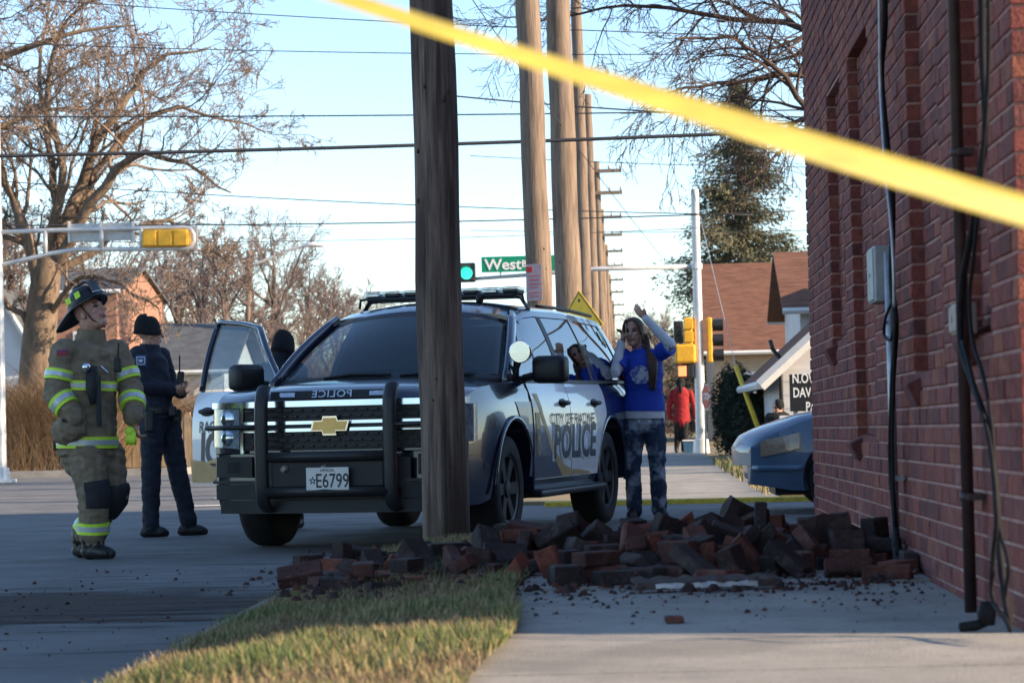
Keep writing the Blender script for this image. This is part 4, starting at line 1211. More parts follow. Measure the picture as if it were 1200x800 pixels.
# ================================================================ people
class Body:
    """collects tubes and ellipsoids, then fuses them into one continuous skin; material follows the nearest source piece"""
    def __init__(s, ppm_root, ppm):
        s.mb, s.names, s.rx, s.ry, s.k = MB(), [], ppm_root[0], ppm_root[1], 1.0 / ppm
    def J(s, px, py, d=0.0):
        """joint: picture offset from the foot point, in metres (x right, y depth, z up)"""
        x = (px - s.rx) * s.k; z = (s.ry - py) * s.k
        return Vector((x + z * math.tan(ROLL), d, z - x * math.tan(ROLL) * 1.0))
    def mi(s, m):
        if m not in s.names: s.names.append(m)
        return s.names.index(m)
    def limb(s, pts, rad, m, n=14, ref=None, sub=5):
        pts = [Vector(p) for p in pts]
        rad = [r if hasattr(r, '__len__') else (r, r) for r in rad]
        P2, R2 = [], []
        sub0 = sub
        for i in range(len(pts) - 1):
            sub = max(sub0, int((pts[i + 1] - pts[i]).length / .014))
            for k in range(sub):
                t = k / sub; tt = t * t * (3 - 2 * t) * .5 + t * .5
                P2.append(pts[i].lerp(pts[i + 1], t)); R2.append((lerp(rad[i][0], rad[i + 1][0], tt), lerp(rad[i][1], rad[i + 1][1], tt)))
        P2.append(pts[-1]); R2.append(rad[-1])
        s.mb.tube(P2, R2, n, s.mi(m), True, ref)
        for q, r in ((pts[0], rad[0]), (pts[-1], rad[-1])):
            rm = min(r) * .98
            s.mb.ell(q, (rm, rm, rm), s.mi(m), nu=10, nv=7)
        return P2, R2
    def ell(s, c, r, m, M=None):
        s.mb.ell(c, r, s.mi(m), M)
    def head(s, c, f, m='skin', size=1.0, up=(0, 0, 1), eyes=True, ears=True):
        f = Vector(f).normalized(); u = Vector(up); u = (u - f * f.dot(u)).normalized(); r = f.cross(u)
        M3 = Matrix((r, f, u)).transposed()
        q = lambda x, y, z: Vector(c) + M3 @ (Vector((x, y, z)) * size)
        e = lambda x, y, z, a, b, d, mm: s.ell(q(x, y, z), (a * size, b * size, d * size), mm, M3)
        e(0, -.012, .035, .076, .095, .088, m)
        e(0, .015, -.035, .064, .076, .085, m)
        e(0, .052, -.098, .034, .030, .024, m)
        e(0, .030, -.085, .050, .045, .035, m)
        e(0, .078, .034, .050, .018, .013, m)
        for sx in (-1, 1):
            e(sx * .038, .062, -.015, .022, .022, .020, m)
        s.limb([q(0, .086, .022), q(0, .104, -.008), q(0, .112, -.024)], [.009 * size, .011 * size, .014 * size], m, 8, sub=2)
        e(0, .086, -.058, .022, .012, .009, 'lip')
        if eyes:
            for sx in (-1, 1):
                e(sx * .031, .079, .013, .012, .010, .0045, 'eye')
                e(sx * .031, .084, .031, .019, .007, .003, 'brow')
        if ears:
            for sx in (-1, 1):
                e(sx * .077, -.008, -.008, .011, .020, .031, m)
        return q, M3
    def hand(s, wrist, dirv, palm_n, m='skin', curl=.5, size=1.0, thumb=1):
        d = Vector(dirv).normalized(); n = Vector(palm_n); n = (n - d * n.dot(d)).normalized(); w = d.cross(n) * thumb
        M3 = Matrix((w, d, n)).transposed()
        c = Vector(wrist) + d * .045 * size
        s.ell(c, (.040 * size, .050 * size, .017 * size), m, M3)
        for i, (off, ln) in enumerate(((-.030, .060), (-.010, .074), (.010, .078), (.029, .070))):
            p = Vector(wrist) + d * .080 * size + w * off * size
            pts = [p - d * .02 * size]
            dd = d.copy(); r = .0085 * size
            pts.append(p)
            for k in range(3):
                dd = (Quaternion(w, curl * .8 * (1 if thumb > 0 else -1) * -1) @ dd)
                p = p + dd * ln * size / 3 * 1.15
                pts.append(p)
            s.limb(pts, [r, r, r * .95, r * .9, r * .8], m, 8, sub=2)
        tb = Vector(wrist) + d * .030 * size + w * .036 * size
        td = (d * .75 + w * .6 + n * .3).normalized()
        s.limb([tb, tb + td * .032 * size, tb + (td * .7 + d * .5).normalized() * .060 * size], [.012 * size, .010 * size, .008 * size], m, 8, sub=2)
    def finish(s, parent, mats, voxel=0.008, wrinkle=None, name='body', smooth=3):
        src_v = [Vector(v) for v in s.mb.v]
        vm = [0] * len(src_v)
        for f, mi in zip(s.mb.f, s.mb.m):
            for i in f: vm[i] = mi
        kd = kdtree.KDTree(len(src_v))
        for i, v in enumerate(src_v): kd.insert(v, i)
        kd.balance()
        o = s.mb.build('tmp', M_black)
        bm = bmesh.new(); bm.from_mesh(o.data); bmesh.ops.recalc_face_normals(bm, faces=bm.faces[:]); bm.to_mesh(o.data); bm.free()
        md = o.modifiers.new('r', 'REMESH'); md.mode = 'VOXEL'; md.voxel_size = voxel; md.adaptivity = 0
        ms = o.modifiers.new('s', 'SMOOTH'); ms.iterations = smooth; ms.factor = .5
        me = evaluated(o)
        bpy.data.objects.remove(o)
        me.materials.clear()
        for n in s.names: me.materials.append(mats[n])
        if wrinkle:
            no = [v.normal.copy() for v in me.vertices]
            for v, nn in zip(me.vertices, no):
                k = vm[kd.find(v.co)[1]]
                amp = wrinkle.get(s.names[k], 0)
                if amp:
                    p = v.co
                    a = noise.noise(Vector((p.x * 9 + p.z * 5, p.y * 9, p.z * 17))) + .6 * noise.noise(Vector((p.x * 20, p.y * 20 + p.z * 9, p.z * 31 + 7)))
                    v.co = p + nn * (amp * a)
        idx = [vm[kd.find(p.center)[1]] for p in me.polygons]
        me.polygons.foreach_set('material_index', idx)
        me.polygons.foreach_set('use_smooth', [True] * len(me.polygons))
        me.name = name
        ob = bpy.data.objects.new(name, me); COL.objects.link(ob); ob.parent = parent
        return ob
def band(parent, P2, R2, t0, t1, m, grow=.010, name='reflective_stripe', ref=None, n=20):
    """cuff that wraps a limb between two fractions of its length"""
    N = len(P2) - 1
    pts, rad = [], []
    for t in np.linspace(t0, t1, 4):
        x = t * N; i = min(int(x), N - 1); f = x - i
        pts.append(P2[i].lerp(P2[i + 1], f)); rad.append((lerp(R2[i][0], R2[i + 1][0], f) + grow, lerp(R2[i][1], R2[i + 1][1], f) + grow))
    return MB().tube(pts, rad, n, 0, True, ref).build(name, m, parent, smooth=False, autosmooth=40)
def limb_patch(parent, P2, R2, t0, t1, front, half, m, grow, name):
    """pad laid on one side of a limb"""
    N = len(P2) - 1; f = Vector(front).normalized()
    def fn(u, v):
        x = lerp(t0, t1, v) * N; i = min(int(x), N - 1); q = P2[i].lerp(P2[i + 1], x - i)
        ax = (P2[i + 1] - P2[i]).normalized(); ff = (f - ax * f.dot(ax)).normalized(); ss = ax.cross(ff)
        rr_ = lerp(R2[i][0], R2[i + 1][0], x - i) + grow * (1 - .6 * abs(2 * v - 1) ** 6)
        a = lerp(-half, half, u)
        return q + ff * rr_ * math.cos(a) + ss * rr_ * math.sin(a)
    return MB().grid(fn, 12, 10).build(name, m, parent, smooth=True)
def stripes(parent, P2, R2, t0, t1, ref=None, grow=.010):
    d = (t1 - t0)
    b = band(parent, P2, R2, t0, t1, M_hiviz, grow, ref=ref)
    band(b, P2, R2, t0 + d * .28, t1 - d * .28, M_silver, grow + .003, 'silver_stripe', ref=ref)
M_hiviz = mat('lime_yellow_reflective', (0.58, 0.86, 0.06), 0.5, var=0.08, scale=20)
M_silver = mat('silver_reflective', (0.50, 0.54, 0.56), 0.35, 0.3, var=0.1, scale=20)
M_turnout = mat('tan_turnout_cloth', (0.215, 0.165, 0.108), 0.9, var=0.25, scale=9, bump=0.5, bscale=120)
layer_noise(M_turnout, (0.075, 0.06, 0.045), 4.5, 0.56, 0.72, amount=0.55)
M_skin = mat('skin', (0.50, 0.27, 0.19), 0.5, var=0.12, scale=25)
M_lip = mat('lips', (0.34, 0.13, 0.11), 0.45, var=0.1)
M_eye = mat('eye_dark', (0.05, 0.035, 0.03), 0.25, var=0.2)
M_brow = mat('brow_hair', (0.045, 0.028, 0.02), 0.7, var=0.2)
M_boot = mat('black_boot', (0.016, 0.016, 0.017), 0.5, var=0.3, scale=20, bump=0.3)
M_knee = mat('black_knee_pad', (0.022, 0.022, 0.025), 0.7, var=0.25, scale=30, bump=0.4)
M_helm = mat('black_helmet', (0.013, 0.013, 0.014), 0.35, var=0.3, scale=10)
M_navycloth = mat('navy_uniform_cloth', (0.014, 0.017, 0.030), 0.85, var=0.3, scale=14, bump=0.4, bscale=150)
M_knit = mat('black_knit', (0.010, 0.010, 0.012), 0.95, var=0.3, scale=50, bump=0.7, bscale=180, stretch=(1, 1, .2))
M_blue = mat('royal_blue_cotton', (0.020, 0.060, 0.44), 0.8, var=0.15, scale=8, bump=0.3, bscale=120)
M_whitecotton = mat('white_cotton', (0.62, 0.63, 0.66), 0.85, var=0.08, scale=10, bump=0.3, bscale=120)
M_denim = mat('bleached_denim', (0.035, 0.055, 0.10), 0.85, var=0.4, scale=12, bump=0.5, bscale=90)
layer_noise(M_denim, (0.46, 0.50, 0.56), 6.0, 0.50, 0.64, amount=0.85)
M_hair = mat('brown_hair', (0.085, 0.045, 0.026), 0.5, var=0.5, scale=14, stretch=(6, 6, .6), bump=0.6, bscale=60)
M_redcoat = mat('red_wool', (0.30, 0.018, 0.022), 0.9, var=0.2, scale=10, bump=0.4)
PM = {'skin': M_skin, 'lip': M_lip, 'eye': M_eye, 'brow': M_brow, 'turnout': M_turnout, 'boot': M_boot, 'knee': M_knee, 'navy': M_navycloth,
      'blue': M_blue, 'white': M_whitecotton, 'denim': M_denim, 'red': M_redcoat, 'hair': M_hair, 'black': M_knit}

def boot(b, heel, toe, m='boot', h=.13, w=.052):
    heel, toe = Vector(heel), Vector(toe)
    d = (toe - heel); L = d.length; d.normalize()
    b.limb([heel + Vector((0, 0, .045)), heel + d * L * .35 + Vector((0, 0, .052)), heel + d * L * .72 + Vector((0, 0, .042)), toe - d * .035 + Vector((0, 0, .034))], [(w * .85, .045), (w, .052), (w * 1.02, .042), (w * .85, .033)], m, ref=d.cross(Vector((0, 0, 1))))
    b.limb([heel + d * .03 + Vector((0, 0, .05)), heel + d * .035 + Vector((0, 0, h))], [w * .95, w * .98], m)

# ---------------------------------------------------------------- firefighter looking up
def firefighter():
    root = P(112, 655, 17.0); gx_, gy_ = root.x, root.y
    T = thing('person', (gx_, gy_, 0), 'firefighter in tan turnout coat and black helmet looking upward in the road', 'person', 'people at the scene')
    b = Body((112, 655), F / 17.0); J = b.J
    fw = Vector((.80, -.60, 0)); rt = Vector((-.60, -.80, 0))       # facing; his right hand is on the camera side
    # legs: near leg straight, far leg set back
    hipN, kneN, ankN = J(104, 530, -.10), J(113, 583, -.10), J(112, 632, -.08)
    hipF, kneF, ankF = J(120, 530, .10), J(130, 580, .10), J(93, 634, .14)
    LN = b.limb([hipN, kneN, ankN + Vector((0, 0, .02))], [.128, .108, .098], 'turnout')
    LF = b.limb([hipF, kneF, ankF + Vector((0, 0, .02))], [.125, .105, .095], 'turnout')
    boot(b, Vector((ankN.x - .05, ankN.y + .02, 0)), Vector((ankN.x + .17, ankN.y - .10, 0)), h=.2, w=.062)
    boot(b, Vector((ankF.x - .05, ankF.y + .02, 0)), Vector((ankF.x + .12, ankF.y - .10, 0)), h=.2, w=.060)
    # coat
    tor = [J(101, 534), J(101, 505), J(101, 470), J(102, 435), J(104, 410), J(105, 396)]
    TR = b.limb(tor, [(.190, .205), (.195, .205), (.180, .200), (.180, .215), (.150, .205), (.075, .10)], 'turnout', 22, ref=fw)
    shN, shF = J(79, 412, -.14), J(132, 411, .14)
    elN, wrN = J(72, 462, -.20), J(97, 489, -.27)
    elF, wrF = J(150, 457, .10), J(159, 489, -.06)
    AN = b.limb([shN, elN, wrN], [.092, .088, .072], 'turnout')
    AF = b.limb([shF, elF, wrF], [.090, .085, .070], 'turnout')
    b.ell(J(80, 412, -.13), (.10, .10, .09), 'turnout'); b.ell(J(131, 411, .13), (.095, .10, .09), 'turnout')
    b.ell(J(92, 500, -.235), (.105, .075, .105), 'turnout'); b.ell(J(84, 505, -.19), (.11, .06, .10), 'turnout')                               # bulging pocket with the hand in it
    b.hand(wrF + Vector((.005, 0, -.03)), (.12, -.1, -1), (-.9, -.4, 0), curl=.75, thumb=1)
    # head tipped back, looking up to the right
    hf = Vector((.80, -.40, .46)); c = J(106, 367, -.03)
    b.limb([J(105, 396), c + Vector((-.02, 0, -.06))], [.066, .062], 'skin')
    q, M3 = b.head(c, hf, up=(-.45, .2, .9), size=1.08)
    body = b.finish(T, PM, .0075, {'turnout': .012, 'knee': .004}, smooth=2)
    # reflective bands
    stripes(T, *AN, .27, .41); stripes(T, *AN, .68, .84, grow=.012)
    stripes(T, *AF, .27, .41); stripes(T, *AF, .68, .84, grow=.012)
    stripes(T, *TR, .06, .155, ref=fw, grow=.014)
    stripes(T, *TR, .555, .64, ref=fw, grow=.012)
    limb_patch(T, *LN, .36, .66, fw, 1.15, M_knee, .012, 'knee_pad'); limb_patch(T, *LF, .36, .66, fw, 1.15, M_knee, .012, 'knee_pad')
    CO = ([J(105, 404), J(105.3, 398, -.004), J(105.7, 391, -.008), J(106, 385, -.01)], [(.115, .12), (.105, .108), (.096, .098), (.093, .094)])
    band(T, *CO, 0, 1, M_turnout, .0, 'collar')
    stripes(T, *LN, .84, .97, grow=.012); stripes(T, *LF, .84, .97, grow=.012)
    # helmet: ribbed dome, wide brim longer at the back, front shield, eye shield, chin strap
    hq = lambda x, y, z: q(x, y, z)
    hel = bpy.data.objects.new('helmet', None); COL.objects.link(hel); hel.parent = T
    s = MB(); rings = []
    for i in range(9):
        a = i / 8 * math.pi / 2
        rings.append([hq(.098 * math.cos(a) * math.cos(t) * (1 + .05 * abs(math.cos(2 * t))), -.012 + .122 * math.cos(a) * math.sin(t), .075 + .118 * math.sin(a)) for t in np.linspace(0, 2 * math.pi, 24, endpoint=False)])
    s.loft(rings).build('shell', M_helm, hel, autosmooth=50)
    s = MB(); r1, r2, r3 = [], [], []
    for t in np.linspace(0, 2 * math.pi, 32, endpoint=False):
        back = max(0, -math.sin(t)) ** 1.5; front = max(0, math.sin(t)) ** 3
        rx, ry = .135, .150 + .125 * back + .012 * front
        dz = -.035 * back ** 1.2 - .004
        r1.append(hq(.092 * math.cos(t), -.012 + .115 * math.sin(t), .082)); r2.append(hq(rx * math.cos(t), -.012 + ry * math.sin(t), .068 + dz - .015 * abs(math.cos(t)))); r3.append(hq(.092 * math.cos(t), -.012 + .115 * math.sin(t), .064))
    s.loft([r1, r2, [p + Vector((0, 0, -.008)) for p in r2], r3], caps=False).build('brim', M_helm, hel, autosmooth=50)
    for k, sx in enumerate((-1, 1)):
        for yy in (-.05, .03):
            p = [hq(sx * .099 * math.cos(.35), yy + dy, .075 + .118 * math.sin(.35) + dz) for dy, dz in ((-.022, -.02), (.018, -.02), (.02, .018), (-.02, .02))]
            p2 = [v + (v - q(0, yy, .08)).normalized() * .006 for v in p]
            MB().add(p + p2, [(3, 2, 1, 0), (4, 5, 6, 7), (0, 1, 5, 4), (1, 2, 6, 5), (2, 3, 7, 6), (3, 0, 4, 7)]).build('reflective_patch', M_hiviz, hel)
    MB().tube([hq(0, -.10, .17), hq(0, -.03, .205), hq(0, .05, .20), hq(0, .105, .16)], .010, 6).build('crest', M_helm, hel, smooth=True)
    MB().add([hq(-.045, .118, .085), hq(.045, .118, .085), hq(.042, .105, .175), hq(0, .10, .195), hq(-.042, .105, .175), hq(-.045, .108, .085), hq(.045, .108, .085), hq(.042, .095, .175), hq(0, .09, .195), hq(-.042, .095, .175)],
             [(0, 1, 2, 3, 4), (9, 8, 7, 6, 5), (0, 5, 6, 1), (1, 6, 7, 2), (2, 7, 8, 3), (3, 8, 9, 4), (4, 9, 5, 0)]).build('front_shield', M_helm, hel)
    MB().tube([hq(-.06, .122, .088), hq(0, .140, .092), hq(.06, .122, .088)], [(.010, .004)] * 3, 6).build('trim', M_silver, hel)
    MB().tube([hq(x, .13 + .03 * (1 - (x / .08) ** 2), .062) for x in np.linspace(-.085, .085, 7)], [(.016, .004)] * 7, 6).build('eye_shield', M_clear, hel)
    MB().tube([hq(-.088, .01, .07), hq(-.07, .035, -.06), hq(0, .05, -.125), hq(.07, .035, -.06), hq(.088, .01, .07)], [(.011, .004)] * 5, 6).build('chin_strap', M_knee, hel)
    # gear on the chest
    ch = lambda px, py, d: J(px, py, d)
    MB().tube([ch(114, 430, -.215), ch(116, 455, -.225), ch(119, 474, -.22)], [(.03, .04), (.075, .045), (.045, .035)], 12).build('breathing_mask', M_knee, T, smooth=True)
    MB().ell(ch(110, 431, -.27), (.030, .025, .030)).build('torch', M_chrome, T, smooth=True)
    MB().box((-.025, -.02, -.05), (.025, .02, .05), M=Matrix.Translation(ch(142, 428, -.13)), bev=.01).build('radio', M_black, T)
    MB().tube([ch(142, 422, -.13), ch(143, 402, -.13)], .006, 6).build('radio_antenna', M_black, T)
    MB().tube([ch(126, 430, -.24), ch(134, 437, -.23)], [(.022, .008), (.018, .006)], 8).build('clip', M_chrome, T)
    MB().box((-.015, -.02, -.17), (.015, .015, .17), M=Matrix.Translation(ch(124, 470, -.245)), bev=.006).build('coat_flap', M_knee, T)
    MB().box((-.05, -.02, -.012), (.05, .02, .012), M=Matrix.Translation(ch(91, 494, -.285)) @ Matrix.Rotation(.25, 4, 'Y'), bev=.008).build('pocket_flap', M_knee, T)
    MB().box((-.035, -.008, -.02), (.035, .008, .02), M=Matrix.Translation(ch(80, 414, -.235)), bev=.003).build('flag_patch', mat('flag_patch', (.35, .05, .06), .8, col2=(.05, .07, .3), scale=12, spread=.1), T)
    gl = MB(); 
    for k in range(4):
        gl.tube([wrF + Vector((-.03 + k * .012, -.05, -.10)), wrF + Vector((-.035 + k * .016, -.06, -.15)), wrF + Vector((-.04 + k * .018, -.05, -.185))], [.014, .015, .010], 7)
    g_ = thing('glove', (gx_ + wrF.x, gy_ + wrF.y, wrF.z - .2), 'lime yellow glove held in the hand of the firefighter', 'glove')
    o = gl.build('fingers', M_hiviz, g_, smooth=True); o.location = (-wrF.x, -wrF.y, -wrF.z + .2); tag(o, kind='stuff')
    MB().ell(Vector((-.02, -.045, .105)), (.035, .03, .035)).build('palm', M_hiviz, g_, smooth=True)
    # tool clipped at the hip
    MB().box((-.02, -.02, -.07), (.02, .02, .05), M=Matrix.Translation(J(68, 516, -.08)), bev=.006).build('hip_tool', M_knee, T)
    MB().tube([J(68, 508, -.10), J(66, 500, -.1), J(70, 496, -.1)], .006, 6).build('carabiner', M_chrome, T)
    return T
firefighter()

# ---------------------------------------------------------------- officer with knit cap, arms folded
def officer():
    root = P(196, 632, 20.0)
    T = thing('person', (root.x, root.y, 0), 'officer in navy uniform and black knit cap standing with folded arms', 'person', 'people at the scene')
    b = Body((196, 632), F / 20.0); J = b.J
    fw = Vector((.90, .43, 0))
    hipN, hipF = J(180, 490, -.08), J(192, 490, .08)
    b.limb([hipN, J(179, 553, -.08), J(178, 618, -.06)], [.108, .080, .066], 'navy')
    b.limb([hipF, J(206, 555, .08), J(219, 614, .10)], [.108, .080, .066], 'navy')
    boot(b, J(171, 633, -.05) * Vector((1, 1, 0)) if False else Vector((J(171, 630).x, -.06, 0)), Vector((J(200, 630).x, -.02, 0)), h=.12, w=.052)
    boot(b, Vector((J(211, 628).x, .10, 0.0)), Vector((J(242, 628).x, .14, 0)), h=.12, w=.052)
    b.limb([J(183, 494), J(181, 478), J(177, 450), J(175, 424), J(174, 410)], [(.135, .170), (.140, .165), (.150, .185), (.130, .175), (.07, .08)], 'navy', 20, ref=fw)
    shN, shF = J(165, 418, -.16), J(184, 418, .16)
    b.limb([shN, J(174, 455, -.22), J(206, 459, -.10)], [.075, .066, .052], 'navy'); b.ell(shN, (.078, .078, .075), 'navy')
    b.limb([shF, J(196, 455, .18), J(212, 462, -.02)], [.072, .062, .050], 'navy'); b.ell(shF, (.075, .078, .072), 'navy')
    b.hand(J(206, 459, -.10), (.6, .7, .1), (0, 0, -1), curl=.5)
    b.hand(J(212, 462, -.02), (.2, -.9, .05), (0, 0, -1), curl=.6)
    c = J(174, 393)
    b.limb([J(174, 414), c + Vector((0, 0, -.05))], [.062, .058], 'skin')
    q, M3 = b.head(c, (.90, .42, .02))
    b.finish(T, PM, .0085, {'navy': .008}, smooth=2)
    s = MB(); rings = []
    for i in range(9):
        a = i / 8 * math.pi / 2
        k = 1.0 if i > 1 else 1.02
        rings.append([q(.090 * k * math.cos(a) ** .55 * math.cos(t), -.016 + .110 * k * math.cos(a) ** .55 * math.sin(t), -.014 + .158 * math.sin(a) - .010 * math.sin(t) + .012 * abs(math.sin(t))) for t in np.linspace(0, 2 * math.pi, 22, endpoint=False)])
    s.loft(rings).build('knit_cap', M_knit, T, smooth=True)
    CO = ([J(174, 416), J(174, 411), J(174.3, 405)], [(.10, .105), (.086, .088), (.078, .08)]); band(T, *CO, 0, 1, M_navycloth, 0, 'collar')
    # belt with holster, cuffs and radio; shoulder patch; vest
    s = MB().tube([J(183, 487), J(182.5, 480)], [(.152, .182), (.152, .182)], 22, ref=fw).build('duty_belt', M_boot, T, autosmooth=40)
    MB().box((-.035, -.03, -.11), (.035, .03, .06), M=Matrix.Translation(J(180, 492, -.19)), bev=.015).build('holster', M_boot, T)
    MB().box((-.03, -.03, -.04), (.03, .03, .04), M=Matrix.Translation(J(205, 484, -.11)), bev=.012).build('belt_pouch', M_boot, T)
    MB().box((-.03, -.03, -.05), (.03, .03, .05), M=Matrix.Translation(J(209, 489, -.04)), bev=.012).build('belt_pouch', M_boot, T)
    MB().box((-.026, -.025, -.075), (.026, .025, .075), M=Matrix.Translation(J(212, 448, -.04)) @ Matrix.Rotation(.1, 4, 'Y'), bev=.012).build('radio', M_boot, T)
    MB().tube([J(211, 438, -.04), J(211, 418, -.04)], .006, 6).build('radio_antenna', M_boot, T)
    Mp = Matrix.Translation(J(171, 425, -.243))
    p = MB().box((-.042, -.006, -.045), (.042, .004, .042), M=Mp, bev=.012).build('shoulder_patch', mat('patch_blue', (.05, .10, .24), .7), T)
    MB().prism([(-.034, -.03), (0, -.037), (.034, -.03), (.034, .03), (-.034, .03)], -.002, .003, M=Mp @ Matrix.Translation((0, -.008, 0)) @ Matrix.Rotation(R(90), 4, 'X')).build('patch_edge', M_whitecotton, p)
    MB().prism([(-.028, -.024), (0, -.03), (.028, -.024), (.028, .024), (-.028, .024)], .003, .006, M=Mp @ Matrix.Translation((0, -.008, 0)) @ Matrix.Rotation(R(90), 4, 'X')).build('patch_field', mat('patch_blue', (.05, .10, .24), .7), p)
    MB().prism([(-.016, -.004), (0, -.016), (.016, -.004), (.016, .008), (-.016, .008)], .006, .008, M=Mp @ Matrix.Translation((0, -.008, 0)) @ Matrix.Rotation(R(90), 4, 'X')).build('patch_emblem', M_whitecotton, p)
    return T
officer()

# ---------------------------------------------------------------- officer behind the open door
def door_officer():
    root = P(330, 627, 20.9)
    T = thing('person', (root.x, root.y, 0), 'dark clothed officer bending in behind the open truck door', 'person', 'people at the scene')
    b = Body((330, 627), F / 20.9); J = b.J
    for dx, d in ((-8, -.05), (10, .12)):
        b.limb([J(330 + dx * .7, 505, d), J(332 + dx, 562, d), J(334 + dx, 612, d)], [.108, .082, .066], 'navy')
        boot(b, Vector((J(334 + dx, 620).x + .03, d + .05, 0)), Vector((J(330 + dx, 620).x - .02, d - .22, 0)), h=.12, w=.052)
    b.limb([J(331, 508, .02), J(331, 490, .02), J(330, 460, -.02), J(329, 438, -.05), J(328, 426, -.06)], [(.165, .13), (.165, .13), (.18, .14), (.175, .12), (.08, .08)], 'navy', 18, ref=(1, 0, 0))
    b.limb([J(310, 440, -.02), J(303, 470, -.12), J(306, 452, -.34)], [.074, .064, .05], 'navy')
    b.limb([J(350, 440, -.02), J(354, 478, 0), J(352, 500, -.14)], [.074, .064, .05], 'navy')
    b.hand(J(306, 452, -.34), (0, -.8, .2), (0, 0, -1), curl=.6)
    b.hand(J(352, 500, -.14), (0, -.3, -.9), (1, 0, 0), curl=.6, thumb=-1)
    b.limb([J(328, 434, -.06), J(332, 420, -.08)], [.07, .066], 'navy')
    q, M3 = b.head(J(334, 415, -.08), (.45, .85, -.2), m='navy', eyes=False, ears=False)
    b.finish(T, PM, .010, {'navy': .008}, smooth=2)
    s = MB(); rings = []
    for i in range(9):
        a = i / 8 * math.pi / 2
        rings.append([q(.094 * math.cos(a) ** .55 * math.cos(t), -.014 + .114 * math.cos(a) ** .55 * math.sin(t), -.035 + .185 * math.sin(a) - .01 * math.sin(t)) for t in np.linspace(0, 2 * math.pi, 22, endpoint=False)])
    s.loft(rings).build('knit_cap', M_knit, T, smooth=True)
door_officer()

